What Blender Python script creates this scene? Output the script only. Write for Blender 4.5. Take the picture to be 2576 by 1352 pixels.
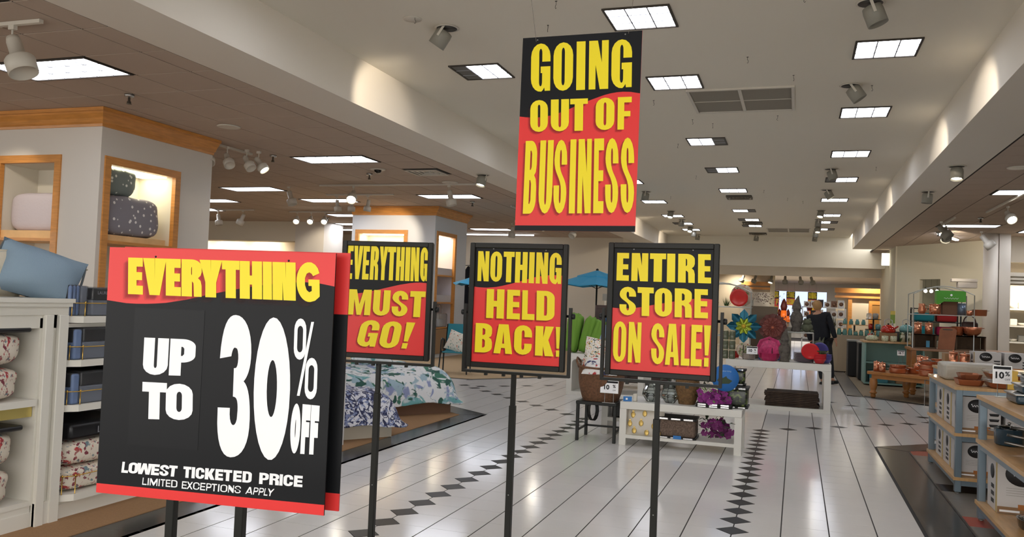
import bpy, bmesh, math, random
from mathutils import Vector, Matrix, geometry
S = bpy.context.scene
for o in list(bpy.data.objects): bpy.data.objects.remove(o)
COL = S.collection
PI = math.pi
random.seed(7)
# ------------------------------------------------------------ camera, world, exposure
cd = bpy.data.cameras.new('camera'); cam = bpy.data.objects.new('camera', cd); COL.objects.link(cam)
cd.sensor_fit = 'HORIZONTAL'; cd.sensor_width = 36.0; cd.lens = 36.0*2103.7/2576
cd.clip_end = 200
R_ = Matrix(((0.9460, -0.0250, 0.3235), (0.3218, -0.0457, -0.9457), (0.0388, 0.9986, -0.0360)))
cam.matrix_world = Matrix.Translation((0, 0, 1.48)) @ R_.to_4x4()
S.camera = cam
w = bpy.data.worlds.new('world'); S.world = w; w.use_nodes = True
w.node_tree.nodes['Background'].inputs[0].default_value = (1.0, 0.97, 0.92, 1)
w.node_tree.nodes['Background'].inputs[1].default_value = 2.3
S.view_settings.view_transform = 'Standard'; S.view_settings.look = 'None'
S.view_settings.exposure = 0.55
S.cycles.diffuse_bounces = 6; S.view_settings.gamma = 1.0; S.view_settings.use_curve_mapping = False
PANEL_E = 9.0      # ceiling panel emission
SPOT_E = 25.0
# ------------------------------------------------------------ materials
def lin(c):
    if isinstance(c, str):
        c = [int(c[i:i+2], 16)/255 for i in (0, 2, 4)]
    return tuple((x/12.92 if x <= .04045 else ((x+.055)/1.055)**2.4) for x in c) + (1.0,)
MATS = {}
def mat(name, c, rough=.6, metal=0.0, spec=.5, bump=0.0, bscale=80, vary=0.0, vscale=6, emit=0.0, trans=0.0, coat=0.0, alpha=1.0, stretch=None, ior=1.45):
    if name in MATS: return MATS[name]
    m = bpy.data.materials.new(name); m.use_nodes = True; MATS[name] = m
    nt = m.node_tree; b = nt.nodes['Principled BSDF']
    b.inputs['Base Color'].default_value = lin(c); b.inputs['Roughness'].default_value = rough
    b.inputs['Metallic'].default_value = metal; b.inputs['Specular IOR Level'].default_value = spec
    b.inputs['Transmission Weight'].default_value = trans; b.inputs['Coat Weight'].default_value = coat
    b.inputs['IOR'].default_value = ior; b.inputs['Alpha'].default_value = alpha
    if emit:
        b.inputs['Emission Color'].default_value = lin(c); b.inputs['Emission Strength'].default_value = emit
    if vary or bump:
        tc = nt.nodes.new('ShaderNodeTexCoord'); mp = nt.nodes.new('ShaderNodeMapping')
        nt.links.new(tc.outputs['Object'], mp.inputs[0])
        if stretch: mp.inputs['Scale'].default_value = stretch
    if vary:
        n = nt.nodes.new('ShaderNodeTexNoise'); n.inputs['Scale'].default_value = vscale; n.inputs['Detail'].default_value = 4
        nt.links.new(mp.outputs[0], n.inputs[0])
        r = nt.nodes.new('ShaderNodeValToRGB'); l = lin(c)
        r.color_ramp.elements[0].position = .3; r.color_ramp.elements[1].position = .7
        r.color_ramp.elements[0].color = tuple(x*(1-vary) for x in l[:3])+(1,)
        r.color_ramp.elements[1].color = tuple(min(1, x*(1+vary)) for x in l[:3])+(1,)
        nt.links.new(n.outputs[0], r.inputs[0]); nt.links.new(r.outputs[0], b.inputs['Base Color'])
    if bump:
        n = nt.nodes.new('ShaderNodeTexNoise'); n.inputs['Scale'].default_value = bscale
        nt.links.new(mp.outputs[0], n.inputs[0])
        bp = nt.nodes.new('ShaderNodeBump'); bp.inputs['Strength'].default_value = bump; bp.inputs['Distance'].default_value = .01
        nt.links.new(n.outputs[0], bp.inputs['Height']); nt.links.new(bp.outputs[0], b.inputs['Normal'])
    return m
def blotch(name, base, cols, scale=8, rough=.8, kind='noise', bump=0.0, dist=0.0, thr=.55):
    """printed fabric: base colour with patches of the colours in cols"""
    if name in MATS: return MATS[name]
    m = bpy.data.materials.new(name); m.use_nodes = True; MATS[name] = m
    nt = m.node_tree; b = nt.nodes['Principled BSDF']; b.inputs['Roughness'].default_value = rough
    tc = nt.nodes.new('ShaderNodeTexCoord'); prev = None
    rgb = nt.nodes.new('ShaderNodeRGB'); rgb.outputs[0].default_value = lin(base); prev = rgb.outputs[0]
    for i, c in enumerate(cols):
        mp = nt.nodes.new('ShaderNodeMapping'); mp.inputs['Location'].default_value = (3.1*i+1, 1.7*i, 2.3*i)
        nt.links.new(tc.outputs['Object'], mp.inputs[0])
        if kind == 'noise':
            n = nt.nodes.new('ShaderNodeTexNoise'); n.inputs['Scale'].default_value = scale*(1+.25*i); n.inputs['Detail'].default_value = 3
            n.inputs['Distortion'].default_value = dist
            out = n.outputs[0]; lo, hi, inv = thr, thr+.04, False
        else:
            n = nt.nodes.new('ShaderNodeTexVoronoi'); n.inputs['Scale'].default_value = scale*(1+.3*i)
            out = n.outputs['Distance']; lo, hi, inv = thr, thr+.05, True
        nt.links.new(mp.outputs[0], n.inputs['Vector'])
        mr = nt.nodes.new('ShaderNodeMapRange'); mr.inputs['From Min'].default_value = lo; mr.inputs['From Max'].default_value = hi
        if inv: mr.inputs['To Min'].default_value = 1; mr.inputs['To Max'].default_value = 0
        nt.links.new(out, mr.inputs[0])
        mx = nt.nodes.new('ShaderNodeMix'); mx.data_type = 'RGBA'
        nt.links.new(mr.outputs[0], mx.inputs[0]); nt.links.new(prev, mx.inputs[6]); mx.inputs[7].default_value = lin(c)
        prev = mx.outputs[2]
    nt.links.new(prev, b.inputs['Base Color'])
    return m
def glow(name, c, e):
    if name in MATS: return MATS[name]
    m = bpy.data.materials.new(name); m.use_nodes = True; MATS[name] = m; nt = m.node_tree
    nt.nodes.remove(nt.nodes['Principled BSDF']); em = nt.nodes.new('ShaderNodeEmission')
    em.inputs[0].default_value = lin(c); em.inputs[1].default_value = e
    nt.links.new(em.outputs[0], nt.nodes['Material Output'].inputs[0]); return m
# ------------------------------------------------------------ mesh builder
class MB:
    def __init__(s): s.v = []; s.f = []; s.sm = []
    def add(s, vs, fs, smooth=False, M=None):
        n = len(s.v)
        s.v += [tuple(M @ Vector(p)) if M else tuple(p) for p in vs]
        s.f += [tuple(i+n for i in f) for f in fs]; s.sm += [smooth]*len(fs); return s
    def box(s, x0, x1, y0, y1, z0, z1, M=None):
        vs = [(x, y, z) for z in (z0, z1) for y in (y0, y1) for x in (x0, x1)]
        return s.add(vs, [(0, 2, 3, 1), (4, 5, 7, 6), (0, 1, 5, 4), (1, 3, 7, 5), (3, 2, 6, 7), (2, 0, 4, 6)], False, M)
    def lathe(s, prof, c=(0, 0, 0), n=20, M=None, smooth=True, sx=1.0, sy=1.0):
        vs = []; fs = []
        for r, z in prof:
            for i in range(n):
                a = 2*PI*i/n; vs.append((c[0]+r*sx*math.cos(a), c[1]+r*sy*math.sin(a), c[2]+z))
        for j in range(len(prof)-1):
            for i in range(n):
                k = (i+1) % n; fs.append((j*n+i, j*n+k, (j+1)*n+k, (j+1)*n+i))
        if prof[0][0] > 1e-5: fs.append(tuple(range(n))[::-1])
        if prof[-1][0] > 1e-5: fs.append(tuple((len(prof)-1)*n+i for i in range(n)))
        return s.add(vs, fs, smooth, M)
    def tube(s, pts, r, n=8, close=False, M=None, caps=True):
        pts = [Vector(p) for p in pts]; L = len(pts); rr = r if isinstance(r, (list, tuple)) else [r]*L
        vs = []; fs = []; up = None
        for i, p in enumerate(pts):
            if close: t = pts[(i+1) % L]-pts[i-1]
            else: t = pts[min(i+1, L-1)]-pts[max(i-1, 0)]
            t = t.normalized() if t.length > 1e-9 else Vector((0, 0, 1))
            if up is None:
                up = Vector((0, 0, 1)) if abs(t.z) < .9 else Vector((1, 0, 0))
            a = t.cross(up)
            if a.length < 1e-6: a = t.cross(Vector((0, 1, 0)))
            a.normalize(); b = a.cross(t).normalized(); up = b
            for k in range(n):
                th = 2*PI*(k+.5)/n; vs.append(p+a*math.cos(th)*rr[i]+b*math.sin(th)*rr[i])
        for i in range(L if close else L-1):
            j = (i+1) % L
            for k in range(n):
                q = (k+1) % n; fs.append((i*n+k, i*n+q, j*n+q, j*n+k))
        if not close and caps: fs += [tuple(range(n)), tuple((L-1)*n+k for k in range(n))[::-1]]
        return s.add(vs, fs, n > 5, M)
    def bar(s, a, b, wd, hd=None):
        """rectangular bar from a to b"""
        a = Vector(a); b = Vector(b); d = b-a; L = d.length; q = d.to_track_quat('Z', 'X').to_matrix().to_4x4()
        hd = wd if hd is None else hd
        return s.box(-wd/2, wd/2, -hd/2, hd/2, 0, L, Matrix.Translation(a) @ q)
    def prism(s, poly, z0, z1, M=None):
        n = len(poly); vs = [(p[0], p[1], z0) for p in poly]+[(p[0], p[1], z1) for p in poly]
        fs = [tuple(range(n))[::-1], tuple(range(n, 2*n))]+[(i, (i+1) % n, (i+1) % n+n, i+n) for i in range(n)]
        return s.add(vs, fs, False, M)
    def rbox(s, x0, x1, y0, y1, z0, z1, r=.02, seg=2, M=None):
        bm = bmesh.new(); bmesh.ops.create_cube(bm, size=1)
        for v in bm.verts: v.co = Vector(((x0+x1)/2+v.co.x*(x1-x0), (y0+y1)/2+v.co.y*(y1-y0), (z0+z1)/2+v.co.z*(z1-z0)))
        bmesh.ops.bevel(bm, geom=bm.edges[:], offset=r, segments=seg, affect='EDGES', profile=.5)
        bm.normal_update(); soft = r >= .028
        vs = [tuple(v.co) for v in bm.verts]; fs = [tuple(v.index for v in f.verts) for f in bm.faces]
        sm = [soft or max(abs(c) for c in f.normal) < .999 for f in bm.faces]; bm.free()
        s.add(vs, fs, True, M); s.sm[-len(sm):] = sm; return s
    def sphere(s, c, r, n=10, m=7, sc=(1, 1, 1), M=None):
        prof = [(max(1e-6, r*math.sin(PI*j/m)), -r*math.cos(PI*j/m)) for j in range(m+1)]
        vs = []; fs = []
        for rr, z in prof:
            for i in range(n):
                a = 2*PI*i/n; vs.append((c[0]+rr*math.cos(a)*sc[0], c[1]+rr*math.sin(a)*sc[1], c[2]+z*sc[2]))
        for j in range(m):
            for i in range(n):
                k = (i+1) % n; fs.append((j*n+i, j*n+k, (j+1)*n+k, (j+1)*n+i))
        return s.add(vs, fs, True, M)
    def obj(s, name, m, parent=None, loc=None, rot=None):
        me = bpy.data.meshes.new(name); me.from_pydata(s.v, [], s.f); me.materials.append(m)
        me.polygons.foreach_set('use_smooth', s.sm); me.update()
        o = bpy.data.objects.new(name, me); COL.objects.link(o)
        if parent: o.parent = parent
        if loc: o.location = loc
        if rot: o.rotation_euler = rot
        return o
def tag(o, label, cat, group=None, kind=None):
    if label: o['label'] = label
    if cat: o['category'] = cat
    if group: o['group'] = group
    if kind: o['kind'] = kind
    return o
def thing(name, label, cat, loc=(0, 0, 0), rz=0, group=None):
    o = bpy.data.objects.new(name, None); COL.objects.link(o); o.location = loc; o.rotation_euler = (0, 0, rz); o.empty_display_size = .05
    return tag(o, label, cat, group)
def struct(name, mb, m, parent=None):
    o = mb.obj(name, m, parent)
    if not parent: o['kind'] = 'structure'
    return o
KIDS = {}
def dup(root, loc, rz=None, label=None, group=None):
    r = root.copy(); COL.objects.link(r); r.location = loc
    if rz is not None: r.rotation_euler = (0, 0, rz)
    if label: r['label'] = label
    if group: r['group'] = group
    ks = KIDS.get(root.name)
    if ks is None:
        ks = [(c, list(c.children)) for c in root.children]; KIDS[root.name] = ks
    for ch, gs in ks:
        c = ch.copy(); COL.objects.link(c); c.parent = r
        for g in gs:
            d = g.copy(); COL.objects.link(d); d.parent = c
    return r
def text(body, size, m, name, parent, loc, rot, align='CENTER', sx=1.0, bold=0.0):
    cu = bpy.data.curves.new(name, 'FONT'); cu.body = body; cu.size = size; cu.align_x = align; cu.align_y = 'CENTER'
    cu.resolution_u = 2; cu.offset = bold; cu.materials.append(m)
    tmp = bpy.data.objects.new(name, cu); me = bpy.data.meshes.new_from_object(tmp); bpy.data.objects.remove(tmp); bpy.data.curves.remove(cu)
    if not me.materials: me.materials.append(m)
    o = bpy.data.objects.new(name, me); COL.objects.link(o); o.parent = parent; o.location = loc; o.rotation_euler = rot; o.scale = (sx, 1, 1)
    return o
ORD = ['first', 'second', 'third', 'fourth', 'fifth', 'sixth', 'seventh', 'eighth', 'ninth', 'tenth', 'eleventh', 'twelfth']
# ------------------------------------------------------------ shared materials
WALLW = mat('wall_cream_paint', 'd8cfbc', .75, bump=.04, bscale=60)
CEILP = mat('ceiling_paint', 'e2dccd', .85)
BEAMP = mat('beam_paint', 'e4ddd0', .8)
KIOSKW = mat('kiosk_white_paint', 'd3cdc3', .7, bump=.03)
MAPLE = mat('maple_wood', 'c98a45', .42, vary=.14, vscale=5, stretch=(1, 1, 9), coat=.15)
MAPLE2 = mat('pale_maple_wood', 'e3b87f', .45, vary=.08, vscale=6)
WHITE = mat('white_lacquer', 'e4e2da', .35)
BLACKM = mat('black_steel', '1d1e1c', .45, metal=.3)
BLACKP = mat('black_plastic', '141413', .5)
GREYP = mat('grey_plastic', '8e8a82', .5)
WHITEM = mat('white_painted_metal', 'c9c3b6', .45)
STEEL = mat('brushed_steel', 'a9a9a6', .3, metal=.9)
COPPER = mat('copper', 'd99472', .26, metal=.85)
COPPERD = mat('hammered_copper', 'd08a68', .3, metal=.85, bump=.5, bscale=60)
BRASS = mat('brass', 'cda653', .22, metal=1.0)
TILE = mat('white_floor_tile', 'e0deda', .13, spec=.5, vary=.03, vscale=1.2)
TILEB = mat('black_floor_inlay', '1e1e1d', .35, spec=.2)
GROUT = mat('dark_grout', '302d2a', .8)
BORDER = mat('charcoal_border_tile', '3a3a38', .2, vary=.08, vscale=2)
CARPET = mat('tan_carpet', '9c7854', .95, bump=.4, bscale=260, vary=.08, vscale=90)
CARPET2 = mat('beige_carpet', 'b09775', .95, bump=.3, bscale=260, vary=.08, vscale=60)
CTILE = mat('acoustic_ceiling_tile', 'baa999', .9, bump=.25, bscale=300)
CGRID = mat('ceiling_grid_dark', '2e2822', .9)  # dark grid seen in the joints between the ceiling tiles
DARKG = mat('dark_grey', '3f3d39', .6)
# ------------------------------------------------------------ floor
PX = .3033
def xl(i): return -.367+i*PX
def yl(k):
    return 5.787+.284*k if k <= 17 else 10.615+.303*(k-17)
grout = MB().box(-24, 13, -4.0, 50, -.05, -.002)
floor = struct('floor', grout, GROUT)
dia = set()
for k in range(-8, 18): dia.add((0, k)); 
for k in range(-8, 17): dia.add((-7, k))
for j in range(1, 8): dia.add((j, 17+j))
for j in range(0, 5): dia.add((7-j, 26+j))
for j in range(1, 10): dia.add((-7-j, 16+j))
for j in range(0, 5): dia.add((-16+j+1, 25+j))
def clip(poly, a, b, c):
    """keep a*x+b*y<=c"""
    out = []
    for i, p in enumerate(poly):
        q = poly[(i+1) % len(poly)]; dp = a*p[0]+b*p[1]-c; dq = a*q[0]+b*q[1]-c
        if dp <= 0: out.append(p)
        if dp*dq < 0:
            t = dp/(dp-dq); out.append((p[0]+(q[0]-p[0])*t, p[1]+(q[1]-p[1])*t))
    return out
tiles = []
HD = .108
for i in range(-46, 26):
    for k in range(-9, 118):
        x0, x1, y0, y1 = xl(i)+.0042, xl(i+1)-.0042, yl(k)+.0014, yl(k+1)-.0014
        xc, yc = (x0+x1)/2, (y0+y1)/2
        if yc < 3.2 or yc > 44: continue
        poly = []
        for (cx, cy, di, dk, order) in ((x0, y0, 0, 0, 0), (x1, y0, 1, 0, 1), (x1, y1, 1, 1, 0), (x0, y1, 0, 1, 1)):
            if (i+di, k+dk) in dia:
                sx = 1 if di == 0 else -1; sy = 1 if dk == 0 else -1
                a = (cx+sx*(HD-.002), cy); b = (cx, cy+sy*(HD-.002))
                poly += [b, a] if (di, dk) in ((0, 0), (1, 1)) else [a, b]
            else: poly.append((cx, cy))
        main = -3.70 < xc < .86
        if not main:
            if xc < 0:
                if -3.72 < xc: continue
                poly = clip(poly, .72, 1, 0) if False else poly
                poly = clip(poly, -.72, -1, -(9.97-.72*3.65))          # y >= 9.97 - .72*(x+3.65)
                if xc > -5.42: poly = clip(poly, -1.36, 1, 13.95+1.36*5.42)
                else: poly = clip(poly, 0, 1, 13.93)
            else:
                poly = clip(poly, .93, -1, -(10.1-.93*.85)) if True else poly
                poly = clip(poly, .85, 1, 15.83+.85*1.1)
        if len(poly) > 2 and (main or abs(xc) < 14): tiles.append((math.hypot(xc+.2, yc), poly))
tiles.sort(key=lambda t: t[0])
near = tiles[:300-40]; rest = tiles[260:]
for d, p in near:
    MB().prism(p, -.006, 0).obj('floor_tile', TILE, floor)
mb = MB()
for d, p in rest: mb.prism(p, -.006, 0)
o = mb.obj('far_floor_tiles', TILE, floor); o['kind'] = 'stuff'
inl = MB().prism([(HD-.004, 0), (0, HD-.004), (-HD+.004, 0), (0, -HD+.004)], -.006, 0)
io = inl.obj('black_inlay', TILEB, floor); first = True
for (i, k) in dia:
    p = (xl(i), yl(k), 0)
    if first: io.location = p; first = False
    else:
        c = io.copy(); COL.objects.link(c); c.location = p
def strip(name, poly_list, m, z=.0):
    for p in poly_list: MB().prism(p, -.006, z).obj(name, m, floor)
def seg_tiles(p, q, r, s, n):
    """quad strip p-q (one side) r-s (other side) cut into n pieces"""
    out = []; g = .0015
    for i in range(n):
        a, b = i/n+g/n, (i+1)/n-g/n
        L = lambda u, v, t: (u[0]+(v[0]-u[0])*t, u[1]+(v[1]-u[1])*t)
        out.append([L(p, q, a), L(p, q, b), L(r, s, b), L(r, s, a)])
    return out
strip('border_tile', seg_tiles((-3.952, .2), (-3.952, 9.75), (-3.66, .2), (-3.66, 9.95), 20), BORDER)
strip('border_tile', seg_tiles((-3.952, 9.77), (-7.6, 12.45), (-3.66, 9.97), (-7.6, 12.82), 9), BORDER)
strip('border_tile', seg_tiles((.868, .2), (.868, 10.08), (1.17, .2), (1.17, 9.94), 20), BORDER)
strip('border_tile', seg_tiles((.868, 10.11), (4.6, 13.58), (1.17, 9.96), (4.6, 13.2), 9), BORDER)
strip('border_tile', seg_tiles((.868, 15.85), (.868, 40), (1.13, 15.8), (1.13, 40), 30), mat('grey_border_tile', '6a645c', .3))
strip('border_tile', seg_tiles((1.13, 15.8), (5.5, 12.1), (1.17, 16.05), (5.5, 12.35), 8), DARKG)
strip('border_tile', seg_tiles((-5.42, 13.95), (-4.15, 15.68), (-5.5, 14.05), (-4.25, 15.78), 6), DARKG)
strip('border_tile', seg_tiles((-12, 13.93), (-5.42, 13.95), (-12, 14.05), (-5.5, 14.05), 8), DARKG)
cp = MB().prism([(-3.955, .0), (-3.955, 9.75), (-7.6, 12.43), (-22, 12.43), (-22, 0)], -.006, .004)
struct('floor_carpet', cp, CARPET)
cp = MB().prism([(-4.25, 15.8), (-5.5, 14.06), (-22, 14.06), (-22, 40), (-3.7, 40), (-3.7, 16.4)], -.006, .004)
struct('floor_carpet', cp, CARPET2)
cp = MB().prism([(1.14, 15.85), (1.17, 16.06), (5.5, 12.36), (12, 12.36), (12, 44), (1.14, 44)], -.006, .004)
struct('floor_carpet', cp, mat('grey_beige_carpet', '8a7a63', .95, bump=.3, bscale=200, vary=.12, vscale=30))
# vinyl squares on the right
V = [mat('grey_vinyl', '7d776e', .25), mat('red_vinyl', 'a8432f', .25), mat('black_vinyl', '24201e', .2)]
pat = {0: 0, 1: 0, 2: 2}
for a in range(10):
    for b in range(32):
        x0, y0 = 1.19+a*.305, .6+b*.305
        k = 1 if (a+2*b) % 5 == 0 and b % 2 == 0 else (2 if (a*3+b) % 7 == 3 else 0)
        MB().box(x0, x0+.3035, y0, y0+.3035, -.006, -.001).obj('vinyl_tile', V[k], floor)
struct('trim_1', MB().box(1.172, 1.186, .2, 9.9, -.004, .006), mat('dark_metal_strip', '55524d', .3, metal=.7))
# ------------------------------------------------------------ ceilings
ZL, ZC = 3.56, 4.08
T = .654
tro_left = [(-7.6, 5.93, 2, 1), (-7.6, 11.25, 2, 1), (-11.75, 14.62, 2, 1), (-11.1, 16.6, 2, 1), (-7.74, 16.04, 2, 1), (-14.2, 16.5, 2, 1), (-15.9, 18.5, 2, 1),
            (-11.9, 19.6, 2, 1), (-9.3, 23.3, 2, 1), (-13.2, 22.4, 2, 1)]
def snap(v, o): return o+round((v-o)/T)*T
OXL, OYL = -5.631, 5.936
tl = []
for (x, y, a, b) in tro_left: tl.append((snap(x, OXL), snap(y, OYL), a, b))
occ = set()
for (x, y, a, b) in tl:
    for i in range(a):
        for j in range(b): occ.add((round((x-OXL)/T)+i, round((y-OYL)/T)+j))
vent_cell = (round((-6.25-OXL)/T), round((12.55-OYL)/T)); occ.add(vent_cell)
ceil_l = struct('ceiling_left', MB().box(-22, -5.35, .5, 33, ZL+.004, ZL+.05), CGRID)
cells = []
for i in range(-25, 1):
    for j in range(-8, 41):
        x, y = OXL+i*T, OYL+j*T
        if (i, j) in occ or y < .5: continue
        x1 = min(x+T, -5.36)
        cells.append((math.hypot(x+.3, y), x, x1, y))
def inview(x, y):
    # rough horizontal field of view of the camera
    a = math.degrees(math.atan2(x, y)); return -57 < a < 16
cells = [c for c in cells if inview(c[1], c[3])]
cells.sort()
tm = MB().box(.008, T-.008, .008, T-.008, -.0015, .0045)
pt = None; rest = MB()
for n, (d, x, x1, y) in enumerate(cells):
    if n < 300:
        if x1-x < T-.01: MB().box(x+.008, x1, y+.008, y+T-.008, ZL-.0015, ZL+.0045).obj('ceiling_tile', CTILE, ceil_l)
        elif pt is None: pt = tm.obj('ceiling_tile', CTILE, ceil_l, loc=(x, y, ZL))
        else:
            c = pt.copy(); COL.objects.link(c); c.location = (x, y, ZL)
    else: rest.box(x+.007, x1-.007, y+.006, y+T-.006, ZL-.0015, ZL+.0045)
o = rest.obj('far_ceiling_tiles', CTILE, ceil_l); o['kind'] = 'stuff'
# right drop ceiling
OXR, OYR = 2.39, 15.42
tro_right = [(3.04, 15.42, 2, 1), (3.04, 21.3, 2, 1), (5.0, 22.9, 2, 1), (5.0, 17.3, 2, 1)]
tr = [(OXR+round((x-OXR)/T)*T, OYR+round((y-OYR)/T)*T, a, b) for x, y, a, b in tro_right]
occ = set()
for (x, y, a, b) in tr:
    for i in range(a): occ.add((round((x-OXR)/T)+i, round((y-OYR)/T)))
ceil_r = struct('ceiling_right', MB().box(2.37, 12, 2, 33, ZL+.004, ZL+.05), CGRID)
pt = None; rest = MB(); cells = []
for i in range(0, 14):
    for j in range(-20, 26):
        if (i, j) not in occ: cells.append((math.hypot(OXR+i*T, OYR+j*T), OXR+i*T, OYR+j*T))
cells = [c for c in cells if inview(c[1], c[2])]; cells.sort()
for n, (d, x, y) in enumerate(cells):
    if n < 200:
        if pt is None: pt = tm.obj('ceiling_tile', CTILE, ceil_r, loc=(x, y, ZL))
        else:
            c = pt.copy(); COL.objects.link(c); c.location = (x, y, ZL)
    else: rest.box(x+.007, x+T-.007, y+.006, y+T-.006, ZL-.003, ZL+.012)
o = rest.obj('far_ceiling_tiles', CTILE, ceil_r); o['kind'] = 'stuff'
# central raised ceiling
struct('wall_light_block', MB().box(-22, 12, -1.2, -1.05, 2.75, ZC+.05), CEILP)  # unseen header, added to keep world light low and off the hanging sign
struct('ceiling_entrance', MB().box(-22, -4.67, -1.05, .5, ZL, ZL+.05).box(1.7, 12, -1.05, 2, ZL, ZL+.05), CEILP)  # unseen ceiling added with it, shuts out world light from above
struct('ceiling_centre', MB().box(-4.67, 1.70, -1.05, 31.6, ZC, ZC+.05), CEILP)
# beams either side of the raised ceiling
struct('beam_left', MB().box(-5.35, -4.67, .5, 31.6, ZL, ZC+.05), BEAMP)
struct('beam_right', MB().box(1.70, 2.37, 2, 30, ZL, ZC+.05), BEAMP)
# cross header at the far end and the lower ceiling beyond it
struct('wall_header', MB().box(-4.67, 2.9, 31.6, 31.8, 3.0, ZC+.05), CEILP)
struct('wall_header_lower', MB().box(-5.35, 6, 33.0, 33.2, 2.72, 3.3).box(-5.35, 6, 31.8, 33.2, 3.1, 3.14), BEAMP)
struct('ceiling_far', MB().box(-22, 9, 33.2, 50, 2.85, 2.9), mat('far_ceiling_paint', 'b9ab99', .85))
# ------------------------------------------------------------ walls
struct('wall_back_left', MB().box(-22, -14.5, 22.9, 23.0, 0, ZL), WALLW)
struct('trim_2', MB().box(-20, -14.5, 21.9, 22.0, 2.975, ZL).box(-20, -14.5, 21.9, 22.5, 2.96, 2.975), WALLW)
struct('wall_pillar', MB().box(-14.5, -13.5, 21.9, 23.0, 0, ZL), KIOSKW)
struct('wall_patio', MB().box(-16, -5.35, 26.6, 26.7, 0, ZL), WALLW)
struct('wall_patio_return', MB().box(-5.5, -5.35, 26.7, 40, 0, ZL), WALLW)
struct('wall_left_outer', MB().box(-22.1, -22, -1, 50, 0, ZL), WALLW)
struct('wall_right_outer', MB().box(9.0, 9.1, 2, 50, 0, ZL), WALLW)
# diagonal wall on the right with an opening
def quadwall(name, a, b, z0, z1, th, m, holes=()):
    a = Vector((a[0], a[1], 0)); b = Vector((b[0], b[1], 0)); L = (b-a).length; ang = math.atan2(b.y-a.y, b.x-a.x)
    M = Matrix.Translation(a) @ Matrix.Rotation(ang, 4, 'Z'); mb = MB()
    xs = 0
    for (h0, h1, hz0, hz1) in holes:
        mb.box(xs, h0, 0, th, z0, z1, M); mb.box(h0, h1, 0, th, hz1, z1, M)
        if hz0 > z0: mb.box(h0, h1, 0, th, z0, hz0, M)
        xs = h1
    mb.box(xs, L, 0, th, z0, z1, M); return struct(name, mb, m), M
wr, WM = quadwall('wall_diagonal', (2.9, 28.37), (4.86, 25.6), 0, ZL, .12, mat('sage_grey_paint', 'c9c4b0', .8), holes=((.95, 1.75, 0, 2.52),))
struct('wall_column_side', MB().box(2.86, 2.92, 28.37, 33.2, 0, ZL), mat('sage_grey_paint', 'c9c4b0', .8))
# room glimpsed through the opening
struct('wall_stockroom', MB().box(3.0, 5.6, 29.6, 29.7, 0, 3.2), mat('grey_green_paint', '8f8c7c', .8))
# right hand alcove wall
struct('wall_alcove', MB().box(4.86, 9, 25.6, 25.7, 0, ZL), WALLW)
mb = MB().box(4.9, 9, 24.0, 24.15, 2.3, 2.62)
for k in range(3): mb.box(4.9, 9, 23.9, 24.0, 2.34+k*.09, 2.39+k*.09)
struct('trim_3', mb, mat('alcove_valance', 'cfc6b4', .6))
struct('trim_4', MB().box(4.7, 9, 24.4, 24.5, 2.9, ZL), WALLW)
# round column and its square pier
col = MB().lathe([(.165, 0), (.165, ZL)], (4.55, 23.6, 0), 28).box(4.73, 4.98, 23.55, 23.8, 0, ZL)
struct('wall_round_column', col, mat('pale_column_paint', 'd3cabb', .6))
# crown shelf bracket on the diagonal wall
mb = MB().prism([(0, 0), (.75, 0), (.75, .1)], 0, .05, Matrix.Translation((3.75, 23.8, 2.22)))
mb = MB().rbox(3.8, 4.4, 24.3, 24.6, 2.36, 2.44, .01).rbox(3.95, 4.4, 24.32, 24.6, 2.2, 2.36, .02)
struct('trim_5', mb, KIOSKW)
# bright light box at the end of the right hand beam
lb = thing('light_box', 'glowing white square light box on the wall at the end of the right beam', 'light', (2.62, 30.2, 3.04))
MB().box(0, .44, 0, .2, 0, .42).obj('housing', KIOSKW, lb); MB().box(.005, .435, -.01, 0, .01, .41).obj('diffuser', glow('lightbox_glow', 'fff6dc', 3.0), lb)
# ------------------------------------------------------------ far end of the shop
FW = mat('far_wall_cream', 'c9bba3', .8)
struct('wall_far_left', MB().box(-9, -1.0, 34.2, 34.3, 0, 2.85), FW)
struct('wall_far_pier', MB().box(-1.0, -.83, 34.0, 34.3, 0, 2.85), mat('warm_white_paint', 'd9cdb4', .7))
struct('trim_6', MB().box(-2.1, -1.0, 34.05, 34.2, 2.35, 2.5).box(-2.1, -1.0, 34.1, 34.2, 2.2, 2.29), MAPLE)
struct('trim_7', MB().box(-2.1, -1.0, 34.1, 34.2, 0, 2.1), KIOSKW)
struct('wall_far_right', MB().box(1.4, 9, 34.2, 34.3, 0, 2.35), mat('far_panel_cream', 'cfc3ac', .8))
struct('trim_8', MB().box(1.35, 3.6, 34.0, 34.2, 2.18, 2.36).box(1.35, 3.6, 34.05, 34.2, 1.99, 2.07).box(1.83, 1.97, 34.1, 34.2, .0, 1.99), MAPLE)
struct('wall_far_back', MB().box(-9, -1.08, 46, 46.1, 0, 2.85).box(1.47, 9, 46, 46.1, 0, 2.85).box(-1.08, 1.47, 46, 46.1, 2.41, 2.85).box(-1.08, 1.47, 46, 46.1, 0, .95), mat('grey_back_wall', 'b5b2ac', .8))
struct('door_1', MB().box(2.67, 3.33, 34.1, 34.16, 0, 1.76), mat('warm_oak_door', 'a5773f', .5))
struct('trim_9', MB().box(2.56, 2.67, 34.08, 34.2, 0, 1.9).box(3.33, 3.44, 34.08, 34.2, 0, 1.9).box(2.67, 3.33, 34.08, 34.2, 1.76, 1.9), MAPLE)
wn = MB().box(-1.08, 1.47, 46.12, 46.16, .95, 2.41)
win = struct('window_1', wn, glow('daylight_window', 'c3d0ee', 1.1))
for x in (-1.08, -.24, .62, 1.44): MB().box(x, x+.03, 46.02, 46.1, .95, 2.41).obj('window_frame', mat('alu_frame', 'a8a8a8', .4), win)
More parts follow.
